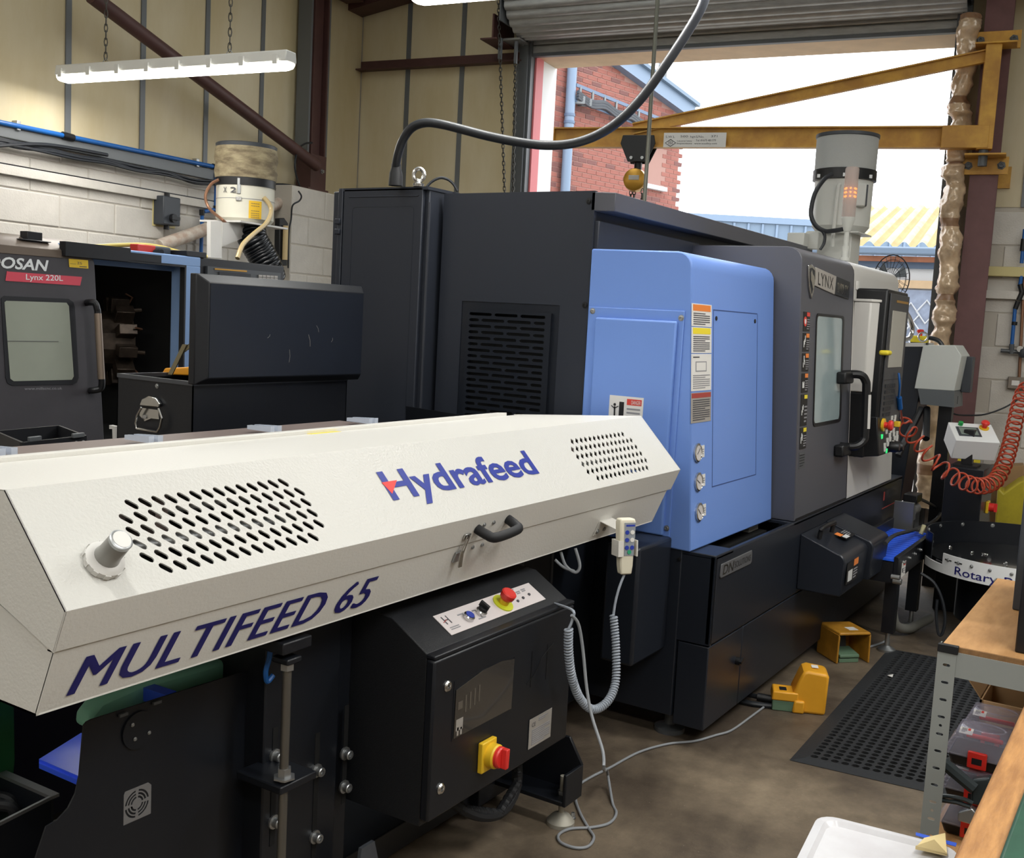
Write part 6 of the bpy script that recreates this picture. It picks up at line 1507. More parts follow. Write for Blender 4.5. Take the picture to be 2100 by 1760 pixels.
# workbench, green box, white tray
m_bench = mat('bench_wood', '#b8864f', .45, col2='#96683a', vscale=9, stretch=(1, 7, 7), detail=10, bump=.3, bscale=40)
WB = thing('workbench', 'worn wooden workbench top in the lower right corner', 'workbench', (1.7, -.2, 0))
mk('bench_top', MB().box(.75, 2.45, -.55, .212, .79, .85), m_bench, WB, bevel=.006)
for x in (.85, 2.35):
    for y in (-.45, .12): mk('leg', MB().box(x-.04, x+.04, y-.04, y+.04, 0, .79), m_bench, WB, smooth=0)
mk('apron', MB().box(.85, 2.35, .10, .14, .70, .79), m_bench, WB, smooth=0)
gb = pZ(2081, 1700, .85)
GB = thing('green_box', 'dark green metal box on the workbench at the right edge', 'box', (2.0, gb.y-.1, .85))
gz = pX(2083, 1590, 2.02).z
mk('case', MB().box(1.55, 2.03, gb.y-.25, gb.y, .85, gz), mat('box_green', '#1f4a38', .4, vary=.15, vscale=20), GB, bevel=.006)
mk('lid', MB().box(1.545, 2.035, gb.y-.255, gb.y+.004, gz, gz+.025), mat('box_green', '#1f4a38'), GB, bevel=.006)
tzz = .50
c00, c10, c01 = pZ(1680, 1668, tzz), pZ(1985, 1745, tzz), pZ(1622, 1790, tzz)
tx_ = (c10-c00).normalized(); ty_ = V((tx_.y, -tx_.x, 0)); ty_ = ty_ if ty_.dot(c01-c00) > 0 else -ty_
TRY = thing('white_tray', 'white plastic tray with rounded rim in the lower right foreground', 'tray', c00+tx_*.15+ty_*.2-V((0, 0, .05)))
tw_, tl_ = .30, .42
def TQ(a, b, z): return c00+tx_*a+ty_*b+V((0, 0, z))
def rr(x0, x1, y0, y1, r, z): return [TQ(a, b, z) for a, b in rrect(x0, x1, y0, y1, r, 5)]
secs = [rr(0, tw_, 0, tl_, .045, -.008), rr(0, tw_, 0, tl_, .045, 0), rr(.018, tw_-.018, .018, tl_-.018, .036, .002), rr(.03, tw_-.03, .03, tl_-.03, .03, -.012), rr(.045, tw_-.045, .045, tl_-.045, .025, -.032)]
mk('tray_body', MB().loft(secs), mat('tray_white', '#cbcbce', .3, col2='#bfbdc0', vscale=6), TRY, smooth=50)
STL = thing('tool_trolley', 'grey trolley carrying the white tray, mostly below the frame', 'trolley', TQ(.15, .2, -tzz))
mk('trolley_top', MB().obox(TQ(.03, .03, -.05), tx_*.24, ty_*.36, V((0, 0, .016))), m_rack, STL, smooth=0)
for a_, b_ in ((.04, .04), (.25, .04), (.04, .37), (.25, .37)): mk('leg', MB().cyl(TQ(a_, b_, -tzz), TQ(a_, b_, -.05), .012, 10), m_rack, STL)
m_note = mat('note_paper', '#d9c48e', .6)
NP = thing('folded_note', 'folded yellow paper note lying on the tray corner', 'paper', pZ(1908, 1740, tzz+.004))
n0_, n1_, n2_, n3_ = pZ(1877, 1742, tzz+.004), pZ(1942, 1756, tzz+.004), pZ(1938, 1712, tzz+.004), pZ(1895, 1722, tzz+.004)
mk('sheet', MB().prism([n0_, n1_, n2_, n3_], (0, 0, .004)), m_note, NP, smooth=0)
ap = pZ(1916, 1722, tzz+.03)
mk('folded_flap', MB().add([n0_+V((0, 0, .008)), n1_+V((0, 0, .006)), ap, n0_+V((0, 0, .004)), n1_+V((0, 0, .002)), ap-V((0, 0, .003))], [(0, 1, 2), (5, 4, 3), (0, 3, 4, 1), (1, 4, 5, 2), (2, 5, 3, 0)]), m_note, NP, smooth=0)
mk('blue_tape', MB().prism([pZ(1878, 1708, tzz+.003), pZ(1962, 1730, tzz+.003), pZ(1960, 1737, tzz+.003), pZ(1878, 1714, tzz+.003)], (0, 0, .001)), mat('tape_blue', '#2f57c8', .45), label='strip of blue tape along the white tray rim', cat='tape', smooth=0)
# ================================================================== older lathe along the left wall
m_odoor = mat('old_door_grey', '#3e3c40', .42, vary=.12, vscale=5)
m_obrown = mat('old_door_cap', '#6b5f55', .4, metal=.2)
m_oblue = mat('old_frame_blue', '#7d9cc9', .45)
m_oblued = mat('old_frame_blue_side', '#6f93d6', .45)
m_owin = mat('old_window_film', '#8f9488', .35, vary=.08, vscale=2)
m_oblack = mat('old_black', '#17181c', .45)
m_turret = mat('turret_metal', '#4a4038', .4, metal=.6, vary=.4, vscale=14)
m_gtx = mat('lettering_white', '#d3d6d8', .5)
m_rlab = mat('red_label', '#c64556', .45)
OL = thing('old_lathe', 'older dark lathe with open door and red label at the left', 'lathe', RW(4.3, 4.7, 0))
P0 = RW(0, 4.0, .9); dnr = (-RN*.9+V((0, 0, .08))).normalized()      # leaning door face
dup = V((0, 0, .9))+RN*.08; dup.normalize()
def DF(x, y, off=0.0): return pP(x, y, P0-dnr*0+dnr*off, dnr)
tl = DF(190, 522); bl_ = DF(213, 905)
# door body as a prism with rounded top right corner
zt, zb = rc(DF(100, 510)).z, .55
ur = rc(tl).x+.012
def DP(u, z, off=0.0): return RW(u, 4.0+.08*(z-.9)/.9, z)+dnr*off
ring = [DP(2.5, zb), DP(ur, zb), DP(ur, zt-.05), DP(ur-.012, zt-.015), DP(ur-.045, zt), DP(2.5, zt)]
od = mk('door', MB().prism(ring, RN*.07), m_odoor, OL, bevel=.008)
mk('door_cap', MB().prism([DP(2.5, zt-.002), DP(ur-.05, zt-.002), DP(ur-.02, zt-.03), DP(ur-.035, zt-.038), DP(2.5, zt-.045)][::1], dnr*.003).prism([DP(2.5, zt-.002), DP(2.5, zt+.02)+RN*.02, DP(2.5, zt+.055)+RN*.09, DP(2.5, zt+.055)+RN*.16, DP(2.5, zt-.002)+RN*.16], RU*(ur-2.53)), m_obrown, od, bevel=.006)
def onD(pts, m, th=.0012, name='marking', off=.001, par=None):
    return mk(name, MB().prism([DF(x, y, off) for x, y in pts], dnr*th), m, par or od, smooth=0)
O_ = DF(-62, 549, .001); 
text('maker_lettering', 'DOOSAN', DF(-60, 546, .001), DF(99.5, 557, .001)-DF(-60, 546, .001), DF(-60, 521, .001)-DF(-60, 546, .001), m_gtx, od, bold=.025, shear=.2)
rl_ = onD([(14, 556), (17, 557), (168, 568), (164, 586), (11, 576)], m_rlab, name='red_label')
text('label_lettering', 'Lynx 220L', DF(53, 577.5, .0026), DF(129, 580, .0026)-DF(53, 577.5, .0026), DF(53, 562, .0026)-DF(53, 577.5, .0026), m_gtx, rl_, bold=.01)
ys_ = onD([(140, 522), (180, 525), (181, 551), (142, 548)], mat('asset_yellow', '#e3c02f', .5), name='asset_sticker')
text('sticker_number', '25', DF(158, 542, .0026), DF(168, 543, .0026)-DF(158, 542, .0026), DF(158, 537, .0026)-DF(158, 542, .0026), m_ink, ys_)
mk('sticker_print', MB().prism([DF(144, 540.5, .0026), DF(156, 541.2, .0026), DF(156, 541.8, .0026), DF(144, 541.2, .0026)], dnr*.0004).prism([DF(145, 526, .0026), DF(157, 527, .0026), DF(157, 528, .0026), DF(145, 527, .0026)], dnr*.0004).prism([DF(163, 546, .0026), DF(178, 547, .0026), DF(178, 548.5, .0026), DF(163, 547.5, .0026)], dnr*.0004), m_ink, ys_, smooth=0)
text('web_lettering', 'www.millscnc.co.uk', DF(50, 800, .001), DF(127, 799, .001)-DF(50, 800, .001), DF(50, 794.5, .001)-DF(50, 800, .001), m_inkl, od)
wg = onD([(2, 612), (8, 607), (140, 613), (150, 620), (153, 630), (161, 775), (157, 785), (148, 789), (24, 791), (15, 786), (11, 775)], m_oblack, name='window_gasket', th=.002)
wn = onD([(9, 620), (13, 617), (136, 621), (141, 628), (151, 772), (147, 779), (28, 782), (21, 777)], m_owin, name='window_pane', off=.003, par=wg)
onD([(14, 699), (120, 700), (120, 701), (14, 700)], m_ink, name='pane_reflection_edge', off=.0045, par=wn)
hp_ = [DF(178, 621), DF(185, 620, .04), DF(195, 622, .065), DF(199, 634, .07), DF(201, 650, .07), DF(207, 760, .07), DF(209, 782, .07), DF(206, 797, .06), DF(190, 801, .03), DF(186, 801)]
oh = mk('door_handle', MB().tube(smooth_path(hp_, 5), .016, 10), m_blk, od)
mk('handle_grip', MB().cyl(DF(200.5, 643, .07), DF(208, 778, .07), .0175, 14), mat('worn_grip', '#8c7d70', .35, metal=.6), oh)
cpb = mk('door_switch', MB().cbox(DF(80, 487)+RN*.05, RU*.085, RN*.05, V((0, 0, .05))).cbox(DF(80, 494)+RN*.05, RU*.17, RN*.07, V((0, 0, .006))), m_oblack, od, bevel=.004)
# frame around the opening
FN = 4.07
fr_top = rc(pL(400, 527, FN)).z; fu1 = rc(pL(412, 527, FN)).x; fu0 = 3.72
iu1 = rc(pL(361, 560, FN+.08)).x; iz1 = rc(pL(300, 552, FN+.08)).z
mk('frame_top', MB().rbox(fu0, fu1, FN, FN+.10, fr_top-.055, fr_top), m_oblue, OL, bevel=.006)
mk('frame_right', MB().rbox(rc(pL(380, 560, FN)).x, fu1, FN, FN+.10, .5, fr_top-.05), m_oblue, OL, bevel=.006)
mk('frame_inner', MB().rbox(iu1, rc(pL(384, 560, FN+.08)).x+.02, FN+.08, FN+.10, .5, fr_top-.05).rbox(fu0, iu1+.01, FN+.08, FN+.10, iz1, fr_top-.05), m_oblue, OL, smooth=0)
mk('frame_gasket', MB().rbox(rc(pL(378, 560, FN)).x, rc(pL(381, 560, FN)).x, FN-.004, FN+.03, .5, fr_top-.05).rbox(fu0, rc(pL(380, 560, FN)).x, FN-.004, FN+.03, fr_top-.062, fr_top-.05), m_oblack, OL, smooth=0)
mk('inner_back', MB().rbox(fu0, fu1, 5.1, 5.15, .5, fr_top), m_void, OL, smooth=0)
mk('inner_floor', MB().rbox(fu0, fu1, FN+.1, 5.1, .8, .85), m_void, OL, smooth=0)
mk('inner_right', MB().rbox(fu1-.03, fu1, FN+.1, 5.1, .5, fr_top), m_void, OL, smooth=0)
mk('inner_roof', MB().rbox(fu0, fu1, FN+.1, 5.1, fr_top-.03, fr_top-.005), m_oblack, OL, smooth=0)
mk('lower_apron', MB().rbox(fu0, 5.4, FN+.02, 5.1, .05, .8), m_oblack, OL, smooth=0)
mk('door_track', MB().rbox(3.7, rc(pL(262, 530, FN)).x, FN-.02, FN+.02, fr_top-.06, fr_top+.008), m_oblack, OL, smooth=0)
mk('track_strip', MB().rbox(3.7, rc(pL(330, 530, FN)).x, FN-.004, FN+.005, fr_top-.055, fr_top-.012), m_oblack, OL, smooth=0)
# turret with tools inside
tcx = pL(232, 700, 4.62)
tu = mk('turret', MB().lathe([(.10, -.12), (.17, -.10), (.18, 0), (.17, .08), (.09, .10)], tcx, (-RN*.5+RU*.86), 12), m_turret, OL, smooth=25)
tax = (-RN*.5+RU*.86).normalized(); t1 = V((0, 0, 1)); t2_ = tax.cross(t1).normalized()
for k in range(12):
    a = k*math.pi/6+.2; e = t1*math.cos(a)+t2_*math.sin(a)
    th = mk('tool_holder', MB().cbox(tcx+e*.21+tax*.02, tax*.10, e*.09, tax.cross(e)*.06), m_turret, tu, bevel=.004)
    if k % 2: mk('tool', MB().cyl(tcx+e*.24+tax*.05, tcx+e*.25+tax*.11, .012, 8), m_turret, th)
    else: mk('coolant_nozzle', MB().tube([tcx+e*.2+tax*.06, tcx+e*.26+tax*.09, tcx+e*.28+tax*.05], .006, 6), m_copper, th)
mk('turret_drum', MB().cyl(tcx-tax*.4, tcx-tax*.1, .13, 20), m_turret, tu)
# control panel at the right of the opening
pu1 = rc(pL(588, 545, FN)).x
zt2 = rc(pL(500, 537, FN)).z
mk('side_column', MB().rbox(fu1, pu1, FN+.02, 5.0, .4, zt2), m_oblack, OL, bevel=.006)
pn = mk('control_face', MB().rbox(rc(pL(427, 550, FN)).x, rc(pL(577, 560, FN)).x, FN+.004, FN+.02, 1.2, rc(pL(450, 548, FN)).z), mat('old_panel_grey', '#45484b', .45), OL, smooth=0)
mk('yellow_line', MB().prism([pL(440, 550, FN), pL(506, 555, FN), pL(506, 558, FN), pL(440, 553, FN)], -RN*.002), m_gold, pn, smooth=0)
mk('dark_screen', MB().prism([pL(449, 557, FN), pL(514, 562, FN), pL(514, 600, FN), pL(449, 597, FN)], -RN*.002), m_oblack, pn, smooth=0)
for i in range(5):
    for j in range(2): mk('key', MB().prism([pL(530+8*i, 563.5+.5*i+5*j, FN), pL(536.5+8*i, 564+.5*i+5*j, FN), pL(536.5+8*i, 568+.5*i+5*j, FN), pL(530+8*i, 567.5+.5*i+5*j, FN)], -RN*.004), m_labg, pn, smooth=0)
mk('cover_plate', MB().rbox(rc(pL(383, 525, FN)).x, rc(pL(424, 530, FN)).x, FN+.0, FN+.2, fr_top, fr_top+.03), m_oblack, OL, bevel=.003)
# yellow hose, red plug and dark block lying on its roof
RZt = fr_top
yh = smooth_path([pL(150, 508, 4.4), pL(185, 506, 4.35), pL(240, 503, 4.3), pL(290, 502, 4.25), pL(330, 507, 4.22), pL(360, 515, 4.2), pL(392, 523, 4.15), pL(425, 527, 4.1)], 6)
mk('yellow_hose', MB().tube(yh, .011, 8), mat('hose_yellow', '#c9b663', .45), label='pale yellow hose lying along the roof of the older lathe', cat='hose')
rb_ = pL(293, 513, 4.2)
mk('red_case', MB().cbox(rb_, RU*.13, RN*.06, V((0, 0, .055))), mat('red_plastic', '#c1352f', .4), label='small red plastic case on the roof of the older lathe', cat='case', bevel=.005)
sb = thing('socket_block', 'dark grey multi-socket block beside the red case', 'socket', pL(325, 524, 4.2))
mk('block_body', MB().cbox(pL(324, 515, 4.2), RU*.14, RN*.06, V((0, 0, .05))), m_dkbox, sb, bevel=.01)
for k in range(3): mk('socket_knob', MB().cyl(pL(319+6*k, 517, 4.17), pL(319+6*k, 517, 4.15), .014, 10), m_blk, sb)

# ================================================================== old mist collector on its bracket
m_mcw = mat('collector_white', '#cfccbd', .45, vary=.04)
m_gauze = mat('dirty_filter', '#a39778', .75, col2='#6e614b', vscale=9, stretch=(1, 1, 3), detail=7, bump=.4, bscale=150)
MD = 4.62
cA, cB = pL(450, 420, MD), pL(575, 430, MD); mcn = (cA+cB)/2; mr = 61/FPX*(mcn-CAMP).dot(CF)
mcn = V((mcn.x, mcn.y, 0))+RN*.05
def mz(y): return (pL(505, y, MD)).z
OM = thing('mist_collector', 'old drum mist collector with dirty filter sleeve near the left wall', 'mist collector', mcn+V((0, 0, mz(530))))
mk('drum', MB().lathe([(mr*.85, mz(457)), (mr*.95, mz(450)), (mr*.96, mz(382))], mcn, (0, 0, 1), 40), m_mcw, OM)
mk('drum_seam', MB().lathe([(mr*.965, mz(411)), (mr*.965, mz(410))], mcn, (0, 0, 1), 40), m_inkl, OM)
mk('band', MB().lathe([(mr*.99, mz(383)), (mr*.99, mz(366)), (mr*.95, mz(365))], mcn, (0, 0, 1), 40), m_blk, OM)
fl_ = MB().lathe([(mr*1.0, mz(367)), (mr*1.04, mz(352)), (mr*1.0, mz(337)), (mr*1.05, mz(325)), (mr*1.01, mz(303))], mcn, (0, 0, 1), 40)
mk('filter_sleeve', fl_, m_gauze, OM)
mk('top_rim', MB().lathe([(mr*1.0, mz(304)), (mr*1.01, mz(296)), (mr*.95, mz(294))], mcn, (0, 0, 1), 40), m_dkbox, OM)
vdl = (CAMP-mcn); vdl.z = 0; vdl.normalize(); vsl = V((0, 0, 1)).cross(vdl)
def onC(ang, y, off=0.0, r=None): return mcn+(vdl*math.cos(ang)+vsl*math.sin(ang))*((r or mr*.965)+off)+V((0, 0, mz(y)))
lt_ = mk('clip_latch', MB().cbox(onC(-.22, 386), vsl*.022, vdl*.012, V((0, 0, .10))), m_zinc, OM, bevel=.002)
mk('clip_hook', MB().cbox(onC(-.22, 412), vsl*.035, vdl*.014, V((0, 0, .025))), m_chrome, OM, bevel=.002)
for s_, a_, wd in (('X', -.80, .030), ('2', -.52, .045)):
    p = onC(a_, 400, .003); e = V((0, 0, 1)).cross((p-mcn-V((0, 0, p.z))).normalized())
    text('number_mark', s_, p, e*wd, V((0, 0, .035)), m_ink, OM, bold=.01)
a0 = .12
tb_ = MB(); 
for i in range(6):
    x0_, x1_ = a0+i*.075, a0+(i+1)*.075
    tb_.quad(onC(x0_, 450, .002), onC(x1_, 450, .002), onC(x1_, 414, .002), onC(x0_, 414, .002))
ylb = mk('instruction_label', tb_, mat('label_amber', '#e0b52c', .5), OM, smooth=60)
pr_ = MB()
for yy in (419, 424, 434, 439, 443, 447):
    for i in range(1, 5): pr_.quad(onC(a0+i*.075, yy+1, .003), onC(a0+(i+1)*.075-.01, yy+1, .003), onC(a0+(i+1)*.075-.01, yy, .003), onC(a0+i*.075, yy, .003))
mk('label_print', pr_, m_ink, ylb, smooth=60)
mk('bracket_shelf', MB().cbox(mcn+V((0, 0, mz(458)-.006)), RU*(mr*2.5), RN*(mr*1.7), V((0, 0, .012))), m_ltg, OM, smooth=0)
mk('bracket_gusset', MB().prism([pL(x, y, MD-.02) for x, y in ((456, 456), (528, 462), (528, 476), (456, 506))], RN*.01), m_ltg, OM, smooth=0)
mk('bracket_post', MB().prism([pL(x, y, MD-.06) for x, y in ((432, 454), (455, 454), (455, 530), (432, 528))], RN*.03), m_ltg, OM, smooth=0)
hs0 = smooth_path([pL(515, 470, MD), pL(518, 490, MD-.03), pL(532, 515, MD-.06), pL(548, 545, MD-.1), pL(556, 570, MD-.1)], 6)
mk('suction_hose', MB().tube(coil(hs0, .085, 16, 16), .017, 6), mat('hose_black_shine', '#101318', .28), OM, smooth=60)
mk('suction_hose_core', MB().tube(hs0, .082, 14), m_blk, OM)
mk('drain_tube', MB().tube(smooth_path([onC(.62, 405, .01), onC(.72, 418, .04), pL(556, 435, MD-.2), pL(546, 458, MD-.22), pL(520, 480, MD-.25), pL(498, 502, MD-.28), pL(487, 530, MD-.3)], 6), .015, 10), mat('tube_amber', '#a8946a', .3), OM)
mk('copper_line', MB().tube(smooth_path([onC(-1.0, 374, .01), onC(-1.15, 385, .05), onC(-1.2, 410, .08), onC(-1.1, 435, .06), pL(455, 450, MD), pL(462, 456, MD)], 6), .010, 8), m_copper, OM)

# ================================================================== left wall services
def wp(x, y, o=.04): return pL(x, y, LEFT-o)
t = thing('air_line', 'blue compressed-air pipe running along the left wall', 'pipe', wp(200, 300))
mk('pipe', MB().cyl(wp(438, 342)+(wp(-30, 245)-wp(438, 342))*1.9, wp(438, 342), .016, 12), m_bluep, t)
mk('coupler', MB().cyl(wp(128, 277), wp(150, 283), .023, 12), m_blk, t)
mk('coupler', MB().cyl(wp(436, 341), wp(446, 344), .021, 12), m_blk, t)
for x, y in ((33, 258), (401, 334)): mk('pipe_clip', MB().cbox(wp(x, y, .02), RU*.03, RN*.05, V((0, 0, .06))), m_zinc, t, bevel=.004)
for a_, b_ in (((444, 355), (442, 425)), ((442, 430), (418, 434)), ((415, 434), (412, 530))): mk('drop_pipe', MB().cyl(wp(*a_), wp(*b_), .014, 10), m_bluep, t)
for a_, b_ in (((442, 422), (442, 436)), ((414, 430), (414, 442))): mk('elbow', MB().cyl(wp(*a_), wp(*b_), .02, 10), m_blk, t)
t = thing('cable_bundle', 'sagging black cables strapped below the grey ledge on the left wall', 'cable', wp(200, 320))
random.seed(21)
for k in range(4):
    pts = [wp(-20, 280+4*k, .05)]
    for x in range(40, 640, 60):
        base = 284+.2*x if x < 440 else 372+.06*(x-440)
        pts.append(wp(x, base+2.5*k+random.uniform(-3, 3)+(4 if (x//60) % 2 == 0 else 0), .045+.006*k))
    pts.append(wp(640, 390, .12))
    mk('cable', MB().tube(smooth_path(pts, 5), .0085 if k % 2 else .011, 7), m_cable, t)
mk('cable', MB().tube(smooth_path([wp(-20, 300, .06), wp(60, 296, .06), wp(120, 300, .06), wp(220, 318, .06)], 5), .012, 7), m_cable, t)
t = thing('isolator_switch', 'dark grey isolator switch box on the white block wall', 'switch', wp(342, 460))
cI = wp(342, 433, .05)
mk('box', MB().cbox(cI, RU*.17, RN*.10, V((0, 0, .20))), m_dkbox, t, bevel=.008)
mk('backplate', MB().cbox(wp(336, 434, .005), RU*.22, RN*.01, V((0, 0, .22))), m_tin, t, smooth=0)
mk('knob', MB().cyl(cI-RN*.05-V((0, 0, .05)), cI-RN*.075-V((0, 0, .05)), .03, 14).cbox(cI-RN*.08-V((0, 0, .05)), RU*.08, RN*.02, V((0, 0, .022))), m_blk, t)
mk('gland', MB().cyl(cI+V((0, 0, .10)), cI+V((0, 0, .13)), .02, 10).cyl(cI-V((0, 0, .10)), cI-V((0, 0, .13)), .02, 10), m_blk, t)
mk('slanted_pipe', MB().cyl(wp(325, 505, .09), wp(616, 401, .09), .047, 16), mat('peeling_white_paint', '#d0c8bc', .65, col2='#b39c8c', vscale=14, detail=7), label='dirty white pipe slanting up behind the old mist collector', cat='pipe')
t = thing('wall_lamp_unit', 'slim black unit with cream tube on the pier behind the mist collector', 'lamp', pL(583, 540, PN-.03))
mk('case', MB().prism([pL(x, y, PN-.06) for x, y in ((574, 448), (583, 447), (591, 458), (589, 545), (572, 545))], RN*.05), m_blk, t, bevel=.004)
mk('tube', MB().cyl(pL(586, 463, PN-.08), pL(584, 533, PN-.08), .022, 10), mat('tube_cream', '#c9b184', .5), t)
mk('pier_cable', MB().tube(smooth_path([pL(612, 392, PN-.03), pL(618, 402, PN-.06), pL(614, 412, PN-.08), pL(600, 422, PN-.05), pL(597, 450, PN-.02), pL(592, 480, PN-.02), pL(591, 550, PN-.02)], 6), .007, 7), m_cable, label='thin black cable running down the block pier', cat='cable')
mk('column_cable', MB().tube(smooth_path([pL(640, 293, 5.33), pL(625, 295, 5.33), pL(612, 306, 5.3), pL(606, 325, 5.28), pL(605, 345, 5.28), pL(609, 365, 5.3), pL(614, 380, 5.32)], 6), .008, 7), m_cable, label='dark cable looping around the brown brace end', cat='cable')

# ================================================================== steel site box with open lid
m_sbx = mat('site_box_black', '#17191e', .38, spec=.45, bump=.04, bscale=500, vary=.1)
m_sbl = mat('site_box_navy', '#151a24', .4, vary=.12, vscale=3)
bY = 2.85; c = pY(396, 783, bY); bX0 = c.x; bX1 = pY(712, 776, bY).x; bZ = 1.318; bY1 = bY+.40
SB = thing('site_box', 'black steel site box with its lid standing open before the old lathe', 'tool box', ((bX0+bX1)/2, (bY+bY1)/2, .62))
w_ = .004
mk('box_shell', MB().box(bX0, bX1, bY, bY+w_, .62, bZ).box(bX0, bX1, bY1-w_, bY1, .62, bZ).box(bX0, bX0+w_, bY, bY1, .62, bZ).box(bX1-w_, bX1, bY, bY1, .62, bZ).box(bX0, bX1, bY, bY1, .62, .63), m_sbx, SB, smooth=0)
mk('rim', MB().box(bX0-.003, bX0+.012, bY, bY1, bZ-.012, bZ+.002).box(bX0, bX1, bY1-.012, bY1+.003, bZ-.012, bZ+.002).box(bX0, bX1, bY-.003, bY+.012, bZ-.012, bZ+.002), mat('rim_edge', '#4b4d52', .35, metal=.3), SB, smooth=0)
lz0, lz1 = bZ+.005, 1.688
la, lb = pY(390, 562, bY).x, pY(730, 592, bY).x
lid_o = [(la+.0, lz0-.0), (lb-.0, lz0), (lb, lz1-.03), (lb-.025, lz1), (la, lz1)]
m1 = MB().box(la+.03, lb-.02, bY-.075, bY-.06, lz0+.03, lz1-.035)
lid2 = mk('lid', MB().loft([[V((la, bY, lz0-.01)), V((lb, bY, lz0-.01)), V((lb, bY, lz1)), V((la, bY, lz1))], [V((la, bY-.03, lz0-.01)), V((lb, bY-.03, lz0-.01)), V((lb, bY-.03, lz1)), V((la, bY-.03, lz1))], [V((la+.032, bY-.06, lz0+.012)), V((lb-.02, bY-.06, lz0+.012)), V((lb-.02, bY-.06, lz1-.028)), V((la+.032, bY-.06, lz1-.028))]][::-1]), [m_sbx], SB, bevel=.003)
mk('lid_panel', MB().box(la+.036, lb-.024, bY-.0615, bY-.0605, lz0+.016, lz1-.032), m_sbl, lid2, smooth=0)
random.seed(9)
sc_m = MB()
for k in range(5):
    p = V((random.uniform(la+.3, lb-.06), bY-.062, random.uniform(lz0+.04, lz1-.1))); d = V((random.uniform(-.015, .015), 0, random.uniform(.01, .05)))
    sc_m.tube([p, p+d*.5+V((.004, 0, 0)), p+d], .0005, 4)
mk('paint_scratch', sc_m, m_labg, lid2, smooth=0)
s0 = pY(345, 770, bY+.2); 
mk('lid_stay', MB().obox(pX(344, 768, bX0+.05), pX(374, 706, bX0+.05)-pX(344, 768, bX0+.05), (.004, 0, 0), (0, -.022, 0)).obox(pX(368, 720, bX0+.055), pX(394, 700, bX0+.055)-pX(368, 720, bX0+.055), (.004, 0, 0), (0, -.016, -.008)), mat('stay_steel', '#8b8268', .4, metal=.6), SB, smooth=0)
inst('screw', bolt_mesh(.006, .004, m_zinc), SB, pX(322, 792, bX0-.001), align_z((-1, 0, 0)))
lm = thing('dummy', 'x', 'x', (0, 0, 0)); bpy.data.objects.remove(lm)
hg = mk('drop_handle', MB().prism([pX(x, y, bX0-.001) for x, y in ((292, 828), (296, 818), (310, 812), (324, 816), (333, 828), (330, 835), (292, 832))], (-.012, 0, 0)), m_chrome, SB, bevel=.003)
mk('handle_plate', MB().prism([pX(x, y, bX0-.001) for x, y in ((290, 836), (326, 841), (328, 860), (312, 858), (298, 864), (288, 852))], (-.004, 0, 0)), m_chrome, hg, smooth=0)
mk('handle_bail', MB().tube([pX(x, y, bX0-.02) for x, y in ((290, 836), (281, 852), (278, 868), (281, 879), (322, 886), (328, 876), (332, 858), (325, 838))], .0045, 8), m_chrome, hg)
mk('handle_rivet', MB().cyl(pX(296, 855, bX0), pX(296, 855, bX0-.012), .007, 10), m_chrome, hg)
mk('yellow_case', MB().prism([pX(x, y, bX0+.22) for x, y in ((330, 768), (337, 755), (398, 752), (410, 772))], (.22, 0, 0)), mat('case_amber', '#e0992a', .3, emit=None), label='amber plastic case inside the open site box', cat='case', bevel=.006)
SBS = thing('box_stand', 'dark steel stand under the open site box', 'stand', ((bX0+bX1)/2, (bY+bY1)/2, 0))
mk('stand_top', MB().box(bX0, bX1, bY, bY1, .58, .62), m_oblack, SBS, smooth=0)
for x in (bX0+.03, bX1-.03):
    for y in (bY+.03, bY1-.03): mk('leg', MB().box(x-.025, x+.025, y-.025, y+.025, 0, .58), m_oblack, SBS, smooth=0)
# small hinged frame left of the site box
hzz = 1.17
f0, f1, f2, f3 = pZ(45, 908, hzz), pZ(178, 893, hzz), pZ(122, 872, hzz), pZ(-12, 884, hzz)
HF = thing('hinged_frame', 'low open black steel frame with hinges behind the feeder lid', 'frame', (f0+f2)/2-V((0, 0, .12)))
for a_, b_ in ((f0, f1), (f1, f2), (f2, f3), (f3, f0)):
    d = (b_-a_); s_ = V((0, 0, 1)).cross(d).normalized()*.008
    mk('rail', MB().obox(a_, d, s_, V((0, 0, -.10))), m_oblack, HF, smooth=0)
mk('base_board', MB().prism([p-V((0, 0, .105)) for p in (f0, f1, f2, f3)], (0, 0, .006)), m_oblack, HF, smooth=0)
for x, y in ((71, 900), (160, 893)):
    hb = pZ(x, y, hzz+.004)
    hn = mk('hinge', MB().cbox(hb, (f1-f0).normalized()*.045, V((0, .012, 0)), V((0, 0, .014))), m_dksteel, HF, bevel=.002)
    for k in (-1, 1): inst('bolt', bolt_mesh(.005, .006, m_zinc), hn, hb+(f1-f0).normalized()*(.014*k)-V((0, .008, .022)), align_z((f1-f0).cross(V((0, 0, 1)))))
FS_ = thing('frame_stand', 'dark post carrying the hinged frame, hidden behind the feeder', 'stand', V(((f0+f2)/2)[:2]+(0,)))
cc = (f0+f2)/2
mk('post', MB().box(cc.x-.05, cc.x+.05, cc.y-.05, cc.y+.05, .02, hzz-.106), m_oblack, FS_, smooth=0)
mk('foot_plate', MB().box(cc.x-.15, cc.x+.15, cc.y-.15, cc.y+.15, 0, .02), m_oblack, FS_, smooth=0)
mk('guard_bracket', MB().prism([pX(x, y, 2.9) for x, y in ((224, 872), (236, 875), (236, 910), (231, 910), (230, 880), (224, 880))], (.02, 0, 0)), m_ltg, OL, smooth=0)
mk('machine_guard', MB().prism([pY(x, y, 2.35) for x, y in ((-60, 1430), (28, 1430), (30, 1560), (10, 1760), (-60, 1800))], (0, .02, 0)), mat('green_paint', '#2c6a40', .45), label='green painted machine guard at the far lower left edge', cat='guard', smooth=0)
